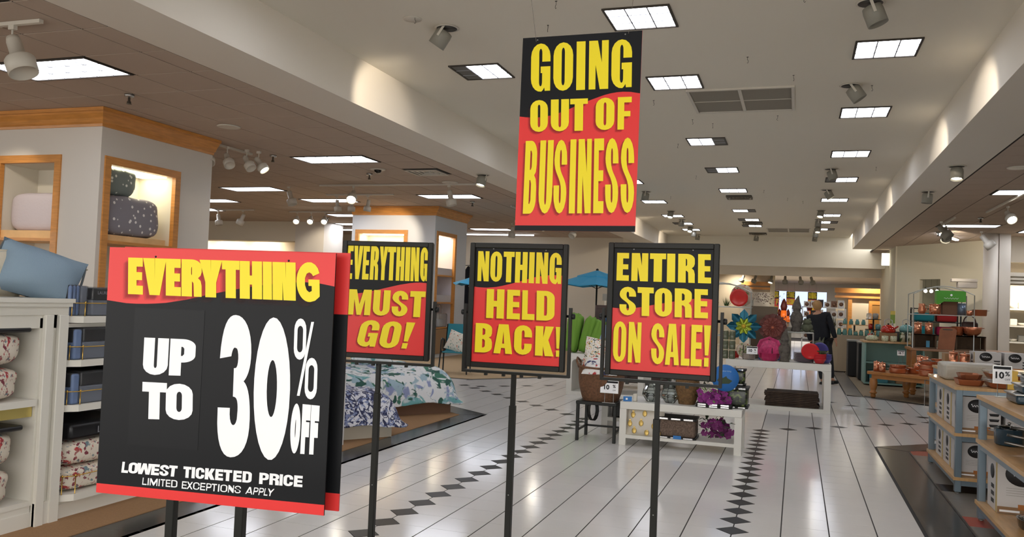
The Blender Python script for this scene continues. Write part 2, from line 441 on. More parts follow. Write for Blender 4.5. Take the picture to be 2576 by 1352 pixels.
# exterior street seen beyond the glass: soft hill and building bands
# ------------------------------------------------------------ ceiling fixtures
DIFF = glow('panel_glow', 'eff3ff', PANEL_E); DIFFD = mat('unlit_panel', '6b6a66', .6); CELL = mat('louvre_metal', '9a9ca2', .5)
RIM = mat('troffer_rim', '3a332b', .6)
def troffer(lab, x, y, z, w, d, nx, ny, dark, group):
    t = thing('ceiling_light', lab, 'light', (x, y, z), 0, group)
    r = MB(); g = .022
    r.box(0, w, 0, g, -.001, .02).box(0, w, d-g, d, -.001, .02).box(0, g, g, d-g, -.001, .02).box(w-g, w, g, d-g, -.001, .02)
    r.obj('frame', RIM, t)
    lo = [0, 1/3, 2/3, 1]
    lit = (g, w-g)
    if dark == 'l': lit = (g+(w-2*g)/3, w-g)
    if dark == 'r': lit = (g, w-g-(w-2*g)/3)
    MB().box(lit[0], lit[1], g, d-g, .008, .012).obj('diffuser', DIFF, t)
    if dark == 'l': MB().box(g, lit[0], g, d-g, .006, .010).obj('dark_tube_bay', DIFFD, t)
    if dark == 'r': MB().box(lit[1], w-g, g, d-g, .006, .010).obj('dark_tube_bay', DIFFD, t)
    if nx:
        l = MB()
        for i in range(1, nx): l.box(w*i/nx-.006, w*i/nx+.006, g, d-g, .001, .0078)
        for i in range(1, ny): l.box(g, w-g, d*i/ny-.006, d*i/ny+.006, .001, .0078)
        l.obj('louvre', CELL, t)
    return t
def near_ord(k): return ORD[k]
colC = [(-1.71, y, dk) for y, dk in ((1.6, ''), (4.6, ''), (7.17, ''), (9.46, ''), (13.1, 'r'), (15.96, 'l'), (18.86, ''), (22.9, 'r'), (25.3, 'l'), (27.2, 'l'))]  # nearest entries of each row are out of view, added for lighting
colR = [(.47, y, dk) for y, dk in ((2.6, ''), (5.6, ''), (8.56, ''), (11.37, ''), (14.45, ''), (17.35, 'l'), (20.6, ''), (23.98, ''), (25.9, 'r'), (28.2, 'r'))]
colL = [(-3.80, y, dk) for y, dk in ((2.6, ''), (5.6, ''), (8.6, 'l'), (11.6, ''), (14.6, ''), (17.4, ''), (20.9, ''), (24.3, ''), (26.6, 'l'), (28.8, ''))]
for nm, colm in (('middle', colC), ('right', colR), ('left', colL)):
    for k, (x, y, dk) in enumerate(colm):
        st = {'': 'fully lit', 'l': 'its left third dark', 'r': 'its right third dark'}[dk]
        troffer('square ceiling light, %s from the front in the %s row, %s' % (ORD[k], nm, st), x, y, ZC-.013, .6, .6, 3, 3, dk, 'square lights of the raised ceiling')
for k, (x, y, a, b) in enumerate(tl):
    troffer('long troffer light in the left tiled ceiling, %s from the front' % ORD[k], x+.02, y+.02, ZL-.009, 2*T-.04, T-.04, 6 if k < 2 else 0, 3, '', 'troffer lights of the left ceiling')
for k, (x, y, a, b) in enumerate(sorted(tr, key=lambda q: q[1])):
    troffer('long troffer light in the right tiled ceiling, %s from the front' % ORD[k], x+.02, y+.02, ZL-.009, 2*T-.04, T-.04, 0, 3, '', 'troffer lights of the right ceiling')
# slim fluorescent strips far left
for k, (x0, x1, y) in enumerate(((-14.2, -11.6, 24.2), (-10.4, -8.0, 25.4))):
    t = thing('strip_light', '%s slim white strip light on the far left ceiling' % ('left' if k == 0 else 'right'), 'light', (x0, y, ZL-.06))
    MB().box(0, x1-x0, -.05, .05, .03, .06).obj('housing', WHITEM, t); MB().box(0, x1-x0, -.035, .035, 0, .03).obj('diffuser', DIFF, t)
# swivel downlights
HOT = glow('lamp_face', 'fff4e0', SPOT_E)
HEADM = mat('spot_head_grey', '8b887d', .45)
def downspot(lab, x, y, z, aim, lit, s=1.0):
    t = thing('swivel_downlight', lab, 'spotlight', (x, y, z), 0, 'swivel downlights')
    MB().lathe([(.105*s, 0), (.12*s, -.008), (.1*s, -.012)], (0, 0, 0), 24).obj('ceiling_ring', WHITEM, t)
    MB().lathe([(.1*s, -.0125), (.0001, -.013)], (0, 0, 0), 20).obj('recess', DARKG, t)
    M = Matrix.Translation((0, 0, -.015)) @ Matrix.Rotation(aim[0], 4, 'Z') @ Matrix.Rotation(aim[1], 4, 'Y')
    MB().lathe([(.05*s, .0), (.078*s, -.01), (.085*s, -.05), (.085*s, -.17*s), (.079*s, -.17*s), (.07*s, -.14*s), (.0001, -.14*s)], (0, 0, -.02), 20, M).obj('lamp_head', HEADM, t)
    MB().box(-.012, .012, -.09*s, -.086*s, -.1*s, .01, M).obj('bracket', WHITEM, t)
    if lit: MB().lathe([(.066*s, -.142*s), (.0001, -.143*s)], (0, 0, -.022), 16, M).obj('lamp_face', HOT, t)
    return t
DS = [('near the top edge, tilted left, left of the hanging sign', -3.28, 7.36, ZC, (0, .6), 0),
      ('tilted right, at the top of the picture right of the hanging sign', .519, 7.5, ZC, (0, -.35), 0),
      ('tilted right, behind the grey access panel', .518, 10.24, ZC, (0, -.6), 0),
      ('unlit, beside the fifth light of the right row', .521, 16.3, ZC, (0, -.3), 0),
      ('glowing, beside the sixth light of the right row', .543, 19.15, ZC, (0, -.5), 1),
      ('glowing, beside the eighth light of the right row', .533, 23.1, ZC, (1.2, .4), 1),
      ('unlit, beside the ninth light of the right row', .526, 25.4, ZC, (0, .1), 0),
      ('glowing, beside the tenth light of the right row', .557, 27.6, ZC, (1.4, .3), 1),
      ('unlit, second from the far end of the right row', .533, 29.2, ZC, (0, .1), 0),
      ('unlit, last of the right row by the header', .542, 31.0, ZC, (0, .1), 0),
      ('unlit, just right of the hanging sign', -3.375, 19.27, ZC, (0, .15), 0),
      ('glowing, in front of the eighth light of the left row', -3.384, 23.4, ZC, (1.3, .4), 1),
      ('unlit, in front of the ninth light of the left row', -3.382, 25.7, ZC, (0, .1), 0),
      ('glowing brightly, in front of the tenth light of the left row', -3.395, 28.0, ZC, (1.4, .5), 1),
      ('unlit, second from the far end of the left row', -3.46, 29.6, ZC, (0, .1), 0),
      ('unlit, last of the left row by the header', -3.49, 31.0, ZC, (0, .1), 0),
      ('unlit, alone in the middle near the header', -1.43, 31.1, ZC, (0, .1), 0),
      ('glowing, on the underside of the right beam', 2.058, 12.93, ZL, (1.35, .25), 1),
      ('unlit, farther along the underside of the right beam', 2.049, 15.58, ZL, (0, .1), 0),
      ('glowing, on the underside of the left beam beside the sign', -5.104, 13.2, ZL, (1.2, .3), 1)]
for lab, x, y, z, aim, lit in DS: downspot('grey swivel downlight, '+lab, x, y, z, aim, lit)
# real spot lamps that wash the beam sides
def spot(x, y, z, tgt, e, size=.9, blend=.6, col=(1, .86, .68), name='spot_and_fill_lamp'):
    l = bpy.data.lights.new(name, 'SPOT'); l.energy = e; l.spot_size = size; l.spot_blend = blend; l.color = col; l.shadow_soft_size = .04
    o = bpy.data.objects.new(name, l); COL.objects.link(o); o.location = (x, y, z)
    o.rotation_euler = (Vector(tgt)-Vector((x, y, z))).to_track_quat('-Z', 'Y').to_euler(); return o
for y, e in ((8.3, 70), (11.0, 70), (17.3, 60), (20.2, 60), (24.2, 50), (28.6, 40)):
    spot(.58, y-.2, ZC-.2, (1.7, y+.9, ZC-.62), e, .75)
for y, e in ((7.6, 60), (14, 40), (20.3, 60), (24.4, 60), (29.0, 60)):
    spot(-3.45, y, ZC-.2, (-4.67, y+1.0, ZC-.45), e, .8)
# track lighting: rails with heads (left ceiling, right ceiling, far ceiling)
def track_head(lab, x, y, z, aim, lit, group, s=1.0, cans=False):
    t = thing('track_spotlight', lab, 'spotlight', (x, y, z), aim[0], group)
    MB().box(-.03, .03, -.018, .018, -.035, 0).obj('adapter', WHITEM, t)
    MB().tube([(0, 0, -.03), (0, 0, -.09), (.03*s, 0, -.13)], .008, 6).obj('stem', WHITEM, t)
    M = Matrix.Translation((.02, 0, -.13)) @ Matrix.Rotation(aim[1], 4, 'Y')
    MB().lathe([(.0001, .04), (.036*s, .035), (.042*s, .0), (.042*s, -.1*s), (.075*s, -.115*s), (.085*s, -.13*s), (.082*s, -.22*s), (.076*s, -.22*s), (.07*s, -.19*s), (.0001, -.19*s)], (0, 0, 0), 18, M).obj('lamp_head', WHITEM if not cans else HEADM, t)
    if lit: MB().lathe([(.066*s, -.192*s), (.0001, -.193*s)], (0, 0, 0), 16, M).obj('lamp_face', HOT, t)
    return t
def rail(lab, x0, x1, y0, y1, z):
    mb = MB()
    if abs(x1-x0) > abs(y1-y0): mb.box(x0, x1, y0-.02, y0+.02, z-.03, z)
    else: mb.box(x0-.02, x0+.02, y0, y1, z-.03, z)
    return tag(mb.obj('lighting_track', WHITEM), lab, 'track')
zr = ZL-.005
rail('white track rail at the top left corner, carrying one spotlight', -8.2, -5.75, 5.0, 5.0, zr)
track_head('large unlit track spotlight hanging in front of the near troffer, top left', -6.05, 5.0, zr-.03, (0, -.45), 0, None, 1.35)
rail('white track rail left of the hanging sign, above the bright near troffer', -8.9, -5.45, 14.2, 14.2, zr)
track_head('glowing track spotlight facing the camera, above the second kiosk column', -8.15, 14.2, zr-.03, (1.9, .9), 1, None, 1.2)
track_head('unlit track spotlight in front of the troffer beside the left beam', -6.15, 14.2, zr-.03, (0, -.2), 0, None, 1.15)
track_head('unlit track spotlight with its head turned down, left of the second kiosk', -9.6, 14.2, zr-.03, (0, -.35), 0, None, 1.15)
MB_r = rail('short white track rail behind the first kiosk cornice with two lit lamps', -10.9, -9.3, 11.4, 11.4, zr)
track_head('lit bulb spotlight at the edge of the first kiosk wall', -9.95, 11.4, zr-.03, (2.6, .3), 1, None, .9)
track_head('lit round spotlight just right of the first kiosk cornice', -9.5, 11.4, zr-.03, (2.2, .3), 1, None, 1.1)
for k, (x, y) in enumerate(((-8.05, 9.9), (-7.9, 10.1), (-7.75, 10.35), (-7.65, 10.5))):
    track_head(['leftmost', 'second', 'third', 'rightmost, glowing'][k]+' spotlight of the crowded cluster above the first kiosk cornice', x, y, zr-.03, (2.3+.3*k, .7), k == 3, 'spot cluster near the first cornice', .95)
rail('white track rail of the crowded spot cluster above the first kiosk', -8.0, -7.6, 9.8, 10.8, zr)
rail('long track rail before the back left wall', -19, -13.6, 18.6, 18.6, zr)
for k, x in enumerate((-15.6, -14.75, -13.95)):
    track_head(['left', 'middle', 'right'][k]+' unlit spotlight on the track before the back left wall', x, 18.6, zr-.03, (0, [.3, -.15, .5][k]), 0, 'spots before the back left wall', 1.2)
for k in range(3):
    track_head(['left', 'middle', 'right'][k]+' glowing spotlight in the bright trio above the red sign', -12.55+.42*k, 19.0, zr-.03, (2.0, .9), 1, 'bright trio of spots', 1.0)
rail('track rail of the bright trio of spotlights', -12.8, -11.4, 19.0, 19.0, zr)
rail('track rail in front of the second kiosk cornice', -9.6, -8.0, 15.6, 15.6, zr)
for k, x in enumerate((-9.35, -9.0, -8.6)):
    track_head(['left', 'middle', 'right'][k]+' downturned spotlight before the second kiosk cornice', x, 15.6, zr-.03, (0, .15*(k-1)), 0, 'spots before the second cornice', .95)
for k, y in enumerate((18.4, 18.9, 19.4)):
    track_head(['nearest', 'middle', 'farthest, glowing'][k]+' spotlight of the group left of the hanging sign foot', -6.2+.1*k, y, zr-.03, (2.2, .6), k == 2, 'spots left of the hanging sign', 1.0)
rail('track rail beside the foot of the hanging sign', -6.1, -6.1, 17.6, 19.8, zr)
track_head('unlit spotlight behind the third sign, before the patio wall', -7.4, 21.5, zr-.03, (0, .1), 0, None, 1.2)
track_head('spotlight hanging left of the fourth sign under the beam', -5.75, 22.0, zr-.03, (1.2, .8), 0, None, 1.2)
track_head('glowing spotlight beside a strip between the third and fourth signs', -6.0, 19.8, zr-.03, (1.9, .8), 1, None, 1.1)
t = thing('strip_light', 'tilted bright strip light between the third and fourth signs', 'light', (-6.35, 20.6, ZL-.06), -1.0)
MB().box(0, 1.0, -.05, .05, .03, .055).obj('housing', WHITEM, t); MB().box(0, 1.0, -.035, .035, .0, .03).obj('diffuser', DIFF, t)
# right ceiling spots
for k, (x, y, lit, a) in enumerate(((2.95, 20.3, 0, 2.6), (3.1, 20.8, 0, 1.6), (3.2, 21.3, 1, 1.3))):
    track_head(['left', 'middle', 'right, glowing'][k]+' spotlight of the cluster tucked beside the right beam', x, y, zr-.03, (a, .7), lit, 'spots beside the right beam', 1.35, True)
rail('track rail beside the far end of the right beam', 3.1, 3.1, 19.6, 21.8, zr)
track_head('glowing spotlight right of the long troffer in the right ceiling', 3.62, 17.4, zr-.03, (1.8, .9), 1, None, 1.1)
rail('track rail in the right tiled ceiling near the picture edge', 3.5, 3.5, 15.6, 18.6, zr)
track_head('cream spotlight tilted right by the round column', 4.15, 22.6, zr-.03, (0, -.7), 0, None, 1.5)
t = thing('strip_light', 'short bright strip light above the green box in the right ceiling', 'light', (3.35, 23.4, ZL-.06), 1.2)
MB().box(0, 1.9, -.06, .06, .03, .055).obj('housing', WHITEM, t); MB().box(0, 1.9, -.045, .045, .0, .03).obj('diffuser', DIFF, t)
# far ceiling spots in a row
rail('track rail across the far low ceiling', -2.8, 2.2, 34.0-.4, 34.0-.4, 2.85)
for k, (x, lit) in enumerate(((-2.0, 0), (-1.55, 0), (-.95, 1), (-.45, 0), (.1, 0), (.5, 0))):
    track_head('%s from the left of the six small far track spotlights' % ORD[k], x, 33.6, 2.82, (.5*k, .4), lit, 'row of small far spotlights', 1.2, True)
t = thing('strip_light', 'thin white light in the far low ceiling above the wood cornice', 'light', (1.6, 35.0, 2.82))
MB().box(0, .9, 0, .3, .01, .03).obj('frame', WHITEM, t); MB().box(.02, .88, .02, .28, 0, .01).obj('diffuser', DIFF, t)
for x in (-3, 0, 3):
    for y in (36.5, 40.5): spot(x, y, 2.8, (x, y+1, 0), 260, 2.6, .9, (1, .95, .88))  # spots added to brighten the far area, no fixture holds them
spot(2.6, 33.4, 2.8, (2.6, 34.2, 1.3), 120, 2.2, .9, (1, .9, .75))  # added to lift the dark far right wall, without a fixture
spot(-2.2, 33.4, 2.8, (-2.2, 34.2, 1.5), 80, 2.2, .9, (1, .9, .75))  # added fill for the far left wall, without a fixture
# sprinklers
def sprinkler(lab, x, y, z, s=1.0):
    t = thing('sprinkler', lab, 'sprinkler', (x, y, z))
    MB().lathe([(.055*s, 0), (.05*s, -.03*s), (.03*s, -.035*s)], (0, 0, 0), 16).obj('escutcheon', mat('chrome_rim', 'b9b9b6', .25, metal=.8), t)
    MB().lathe([(.014*s, -.03*s), (.014*s, -.075*s), (.022*s, -.08*s), (.022*s, -.1*s), (.03*s, -.104*s), (.03*s, -.108*s)], (0, 0, 0), 12).obj('nozzle', mat('tarnished_brass', '6e675c', .35, metal=.8), t)
for lab, x, y in (('chrome sprinkler above the first kiosk cornice', -7.0, 7.25), ('sprinkler at the corner of the second long troffer on the left', -7.75, 11.0),
                  ('sprinkler on the left ceiling near the small dome camera', -7.1, 12.9), ('sprinkler above the right end of the second kiosk cornice', -6.75, 16.9),
                  ('sprinkler near the far left wall track', -12.6, 20.6), ('sprinkler above the long troffer in the right ceiling', 3.6, 19.7),
                  ('sprinkler in the right ceiling above the glowing spot', 3.95, 16.3), ('small sprinkler by the bright strip in the right ceiling', 3.3, 23.2)):
    sprinkler(lab, x, y, ZL-.004)
# dome camera, speakers, vents, access panels
t = thing('dome_camera', 'small black dome camera beside the square ceiling vent', 'camera', (-6.7, 12.45, ZL-.004))
MB().lathe([(.13, 0), (.12, -.015), (.07, -.018)], (0, 0, 0), 24).obj('trim_ring', WHITEM, t)
MB().lathe([(.065, -.017), (.058, -.045), (.035, -.065), (.0001, -.072)], (0, 0, 0), 20).obj('dome', mat('smoked_dome', '15130f', .08), t)
for lab, x, y, z in (('round ceiling speaker on the left, above the spot cluster', -7.0, 8.95, ZL), ('round ceiling speaker past the square vent', -6.05, 14.0, ZL),
                     ('round ceiling speaker at the far left ceiling', -8.0, 21.4, ZL), ('round ceiling speaker in the right ceiling by the picture edge', 2.85, 13.1, ZL)):
    t = thing('ceiling_speaker', lab, 'speaker', (x, y, z-.004))
    MB().lathe([(.15, 0), (.145, -.012), (.12, -.012)], (0, 0, 0), 28).obj('rim', WHITEM, t)
    MB().lathe([(.12, -.006), (.0001, -.009)], (0, 0, 0), 28).obj('grille', mat('speaker_grille', 'b5a791', .8, bump=.5, bscale=900), t)
def vent(lab, x, y, z, m):
    t = thing('ceiling_vent', lab, 'vent', (x, y, z)); h = .29
    for k in range(4):
        a = h-.07*k; b = a-.03
        MB().prism([(-a, -a), (a, -a), (b, -b), (-b, -b)], -.03+.006*k, -.02+.006*k).prism([(-b, b), (b, b), (a, a), (-a, a)], -.03+.006*k, -.02+.006*k).prism([(-a, -a), (-b, -b), (-b, b), (-a, a)], -.03+.006*k, -.02+.006*k).prism([(b, -b), (a, -a), (a, a), (b, b)], -.03+.006*k, -.02+.006*k).obj('louvre_ring', m, t)
    MB().box(-h, h, -h, h, .0, .004).obj('duct_opening', BLACKP, t); return t
vent('square louvred air vent beside the dome camera', OXL+(vent_cell[0]+.5)*T, OYL+(vent_cell[1]+.5)*T, ZL-.001, WHITEM)
SOOT = mat('sooty_vent_metal', '6a6254', .7)
vent('sooty square vent behind the seventh light of the middle row', -1.35, 20.3, ZC-.006, SOOT)
vent('sooty square vent between two far lights of the middle row', -1.35, 26.5, ZC-.006, SOOT)
vent('sooty square vent nearest the header', -1.35, 30.3, ZC-.006, SOOT)
for lab, x0, x1, y0, y1 in (('grey four-panel access hatch in the raised ceiling', -1.34, -.09, 10.15, 11.36), ('far grey access hatch in the raised ceiling', -1.0, .35, 28.2, 29.6)):
    t = thing('access_hatch', lab, 'hatch', (x0, y0, ZC)); W, D = x1-x0, y1-y0
    g = .035; MB().box(0, W, 0, g, -.02, 0).box(0, W, D-g, D, -.02, 0).box(0, g, g, D-g, -.02, 0).box(W-g, W, g, D-g, -.02, 0).box(W/2-.02, W/2+.02, g, D-g, -.015, 0).box(g, W-g, D/2-.008, D/2+.008, -.012, 0).obj('frame', WHITEM, t)
    for i in range(2):
        for j in range(2):
            MB().box(g+.004+i*(W/2-.02), W/2-.024+i*(W/2-g+.02), g+.004+j*(D/2-g+.004), D/2-.012+j*(D/2-g+.006), -.008, -.004).obj('hatch_panel', mat('hatch_grey', '8d877b', .8), t)
# ceiling hooks left behind
HK = mat('hook_metal', '4b4740', .5, metal=.5)
hk = MB().tube([(0, 0, 0), (0, 0, -.03), (.008, 0, -.04), (.012, 0, -.055), (.004, 0, -.066), (-.006, 0, -.06)], .0022, 5).box(-.01, .01, -.007, .007, -.003, 0)
h0 = None; seen = set()
random.seed(3)
pts = [(-3.45, 7.0), (-2.05, 6.9), (-2.3, 7.5), (.0, 7.2), (-.55, 8.9), (-.1, 9.7), (.75, 10.3), (-1.45, 11.8), (-1.2, 12.1), (-1.8, 10.6), (-1.9, 11.2), (-.2, 6.9)]
for k in range(16): pts.append((random.uniform(-3, 1.3), random.uniform(11, 22)))
for x, y in pts:
    rows_ = (('left', -3.5, colL), ('middle', -1.4, colC), ('right', .77, colR)); rn = min(rows_, key=lambda q: abs(q[1]-x))
    kk = min(range(10), key=lambda i: abs(rn[2][i][1]+.3-y)); side = 'left' if x < rn[1] else 'right'
    hl = 'tiny dark ceiling hook, %s of and %s the %s %s-row light' % (side, 'before' if y < rn[2][kk][1]+.3 else 'past', ORD[kk], rn[0])
    if hl in seen: continue
    seen.add(hl)
    if h0 is None:
        h0 = hk.obj('ceiling_hook', HK, loc=(x, y, ZC)); tag(h0, hl, 'hook', 'hooks left in the raised ceiling')
    else:
        c = h0.copy(); COL.objects.link(c); c['label'] = hl; c.location = (x, y, ZC); c.rotation_euler = (0, 0, random.uniform(0, 6))
tag(MB().lathe([(.09, 0), (.085, -.01), (.0001, -.012)], (-3.5, 7.05, ZC), 24).obj('ceiling_cover_plate', WHITEM), 'small round cover plate left of the nearest downlight', 'plate')
# ------------------------------------------------------------ kiosks with maple cornice
CREAMI = mat('niche_lining', 'd9d3c4', .7)
def kiosk(lab, x1, y0, dx, dy, frontwins, sidewins, wmat):
    """box whose right face is x=x1 and front face y=y0; windows are (a0,a1,z0,z1) outer sizes"""
    t = thing('display_kiosk', lab, 'kiosk', (x1, y0, 0)); x0 = -dx; D = .5
    w = MB(); th = .06
    # front face pieces
    def face(wins, L, M, xs=0):
        for a0, a1, z0, z1 in sorted(wins):
            w.box(xs, a0, 0, th, 0, ZL, M); w.box(a0, a1, 0, th, z1, ZL, M); w.box(a0, a1, 0, th, 0, z0, M); xs = a1
        w.box(xs, L-th, 0, th, 0, ZL, M)
    MF = Matrix.Translation((x0, 0, 0)); MS = Matrix.Rotation(PI/2, 4, 'Z')
    face([(a0+dx, a1+dx, z0, z1) for a0, a1, z0, z1 in frontwins], dx, MF)
    face([(a0, a1, z0, z1) for a0, a1, z0, z1 in sidewins], dy, MS)
    w.box(x0, 0, dy-th, dy, 0, ZL).obj('wall_panel', wmat, t)
    # cornice
    prof = [(.0, 3.35), (.02, 3.35), (.025, 3.38), (.05, 3.40), (.07, 3.44), (.11, 3.49), (.12, 3.51), (.14, 3.515), (.14, 3.555), (0, 3.555)]
    vs = []; n = len(prof)
    for (px, py, ox, oy) in ((x0, 0, 0, -1), (0, 0, 1, -1), (0, dy, 1, 0)):
        for o_, z in prof: vs.append((px+ox*o_, py+oy*o_, z))
    fs = []
    for s in range(2):
        for i in range(n): fs.append((s*n+i, s*n+(i+1) % n, (s+1)*n+(i+1) % n, (s+1)*n+i))
    fs += [tuple(range(n)), tuple(2*n+i for i in range(n))[::-1]]
    c = MB(); c.add(vs, fs).obj('cornice', MAPLE, t)
    return t, MF, MS
def niche(t, M, a0, a1, z0, z1, shelves, depth, lit, lining, strip=True):
    fw = .095
    f = MB()
    f.box(a0, a1, -.02, .04, z1-fw, z1, M).box(a0, a0+fw, -.02, .04, z0, z1-fw, M).box(a1-fw, a1, -.02, .04, z0, z1-fw, M).obj('niche_frame', MAPLE, t)
    b0, b1 = a0+fw*.9, a1-fw*.9
    n = MB(); n.box(b0-.02, b0, .04, depth, z0, z1-fw, M).box(b1, b1+.02, .04, depth, z0, z1-fw, M).box(b0, b1, depth, depth+.02, z0, z1-fw, M).box(b0, b1, .04, depth, z1-fw, z1-fw+.02, M).obj('niche_lining', lining, t)
    for z in shelves:
        MB().box(b0, b1, .0, depth, z-.03, z, M).obj('shelf', MAPLE2, t)
        MB().box(b0, b1, -.012, .0, z-.033, z+.003, M).obj('shelf_edge', MAPLE, t)
    if lit:
        MB().box(b0+.05, b1-.05, .1, depth-.1, z1-fw-.012, z1-fw-.002, M).obj('niche_lamp', glow('niche_lamp_glow', 'fff2cf', lit), t)
k1, MF, MS = kiosk('white corner kiosk with maple cornice and framed bedding niches, left', -7.93, 7.82, 3.4, 2.0, [(-1.67, -.6, .8, 3.02)], [(.06, 1.36, .8, 3.01)], KIOSKW)
niche(k1, Matrix.Identity(4), -1.67, -.6, .8, 3.02, [1.99, 1.2], .55, 0, CREAMI)
niche(k1, MS, .06, 1.36, .8, 3.01, [1.99, 1.2], .6, 7, CREAMI)
sl = MB()
for k in range(5): sl.box(-1.5, -.75, .5, .505, 1.35+.12*k, 1.356+.12*k)
sl.box(-1.13, -1.12, .49, .5, 1.25, 2.0).obj('wire_grid', DARKG, k1)
spot(-8.9, 7.6-.9, ZL-.25, (-9.3, 7.9, 2.3), 25, 1.1)
k2, MF2, MS2 = kiosk('second white corner kiosk with maple cornice, behind the second sign', -8.06, 17.9, 2.2, 1.98, [(-2.1, -.7, .5, 3.0)], [(.1, 1.3, .1, 3.0)], mat('kiosk_cool_white', 'cfd0d0', .7))
niche(k2, Matrix.Identity(4), -2.1, -.7, .5, 3.0, [2.0, 1.3], .5, 7, CREAMI)
niche(k2, MS2, .1, 1.3, .1, 3.0, [1.97, 1.32, .72], .6, 3, mat('lilac_white', 'd5ced2', .7))
# bedding in the niches
BEDW = mat('pale_lilac_cloth', 'c9c0c4', .9, bump=.3, bscale=30)
GREYF = blotch('grey_blossom_cloth', '8a878f', ['f0edeb'], 13, .8, 'vor', thr=.21)
GREENF = blotch('green_grey_blossom_cloth', '7b8581', ['e6eae2'], 14, .8, 'vor', thr=.21)
def bundle(name, lab, cat, x0, x1, y0, y1, z0, z1, m, puff=.06, seed=1, group=None, bag=False):
    """quilted puffy bundle"""
    rnd = random.Random(seed); bm = bmesh.new(); bmesh.ops.create_cube(bm, size=1)
    bmesh.ops.subdivide_edges(bm, edges=bm.edges[:], cuts=9, use_grid_fill=True)
    ph = [rnd.uniform(0, 6) for _ in range(6)]
    for v in bm.verts:
        x, y, z = v.co*2
        e = 5.0; r = (abs(x)**e+abs(y)**e+abs(z)**e)**(1/e); q = Vector((x, y, z))/max(r, .001)
        wob = 1+puff*(.5*math.sin(7*q.y*1.3+ph[0]+2*q.z)+.5*math.sin(9*q.x+ph[1]+1.5*q.z)+.3*math.sin(6*q.z+ph[2]))*.6
        q = q*wob
        v.co = Vector(((x0+x1)/2+q.x*(x1-x0)/2, (y0+y1)/2+q.y*(y1-y0)/2, z0+(q.z+1)*(z1-z0)/2))
    mn = min(v.co.z for v in bm.verts)
    for v in bm.verts:
        v.co.z = max(v.co.z, z0+.001)
    mb = MB(); mb.add([tuple(v.co) for v in bm.verts], [tuple(v.index for v in f.verts) for f in bm.faces], True); bm.free()
    cx, cy = (x0+x1)/2, (y0+y1)/2
    mb.v = [(a-cx, b-cy, c-z0) for a, b, c in mb.v]
    return tag(mb.obj(name, m, loc=(cx, cy, z0)), lab, cat, group)
bundle('folded_comforter', 'pale lilac folded comforter in the left niche of the first kiosk', 'bedding', -9.52, -8.66, 7.95, 8.3, 1.99, 2.48, BEDW, .02, 3)
MB_ = MB().box(-9.52, -8.64, 7.86, 8.34, 1.99, 2.09).obj('display_riser', MAPLE2); tag(MB_, 'pale maple riser block under the lilac comforter', 'riser')
for o in bpy.data.objects:
    if o.name == 'folded_comforter': o.location.z = 2.09
bundle('comforter_bundle', 'grey puffy comforter bundle with white blossoms, lower of two in the lit niche', 'bedding', -8.4, -7.98, 7.98, 8.95, 2.0, 2.5, GREYF, .07, 4).location.z = 2.07
tag(MB().box(-8.42, -7.96, 8.0, 9.0, 1.99, 2.068).obj('display_riser', MAPLE2), 'pale maple riser in the lit niche under the grey comforter', 'riser')
bundle('comforter_bundle', 'green grey blossom comforter bundle, upper of two in the lit niche', 'bedding', -8.45, -8.02, 7.98, 8.55, 2.5, 2.84, GREENF, .07, 6).location.z = 2.57
for k, z in enumerate((1.97, 1.32)):
    tag(MB().box(-8.5, -8.1, 18.1, 19.1, z+.002, z+.17).obj('display_riser', mat('pale_riser', 'bdb7b6', .8)), '%s pale grey riser box in the side niche of the second kiosk' % ['upper', 'lower'][k], 'riser')
spot(-8.5, 16.6, ZL-.3, (-9.2, 18, 2.7), 60, 1.2)
t = thing('clear_bag', 'clear plastic tote bag with looped handle in the second kiosk', 'bag', (-8.12, 18.5, .72))
CLEARP = mat('clear_plastic', 'dfe3e2', .15, trans=.75, alpha=.6)
MB().rbox(-.1, .1, -.28, .28, 0, .34, .05, 3).obj('bag_body', CLEARP, t)
MB().tube([(0, .15*math.cos(a), .33+.2*math.sin(a)) for a in [PI*k/10 for k in range(11)]], .012, 6).obj('handle', CLEARP, t)
MB().rbox(-.06, .06, -.2, .1, .01, .2, .03).obj('folded_contents', mat('pale_grey_cloth', 'b5b5b9', .8), t)
CARD = mat('brown_cardboard', '9c7b58', .85)
t = thing('cardboard_box', 'tall brown cardboard box in the base of the second kiosk', 'box', (-8.05, 18.05, .1))
MB().box(-.35, .03, 0, 1.05, 0, .58).obj('carton', CARD, t); MB().box(.031, .033, .45, .6, .1, .35).obj('printed_label', DARKG, t); MB().box(.031, .033, .85, .98, .4, .5).obj('paper_label', WHITE, t)
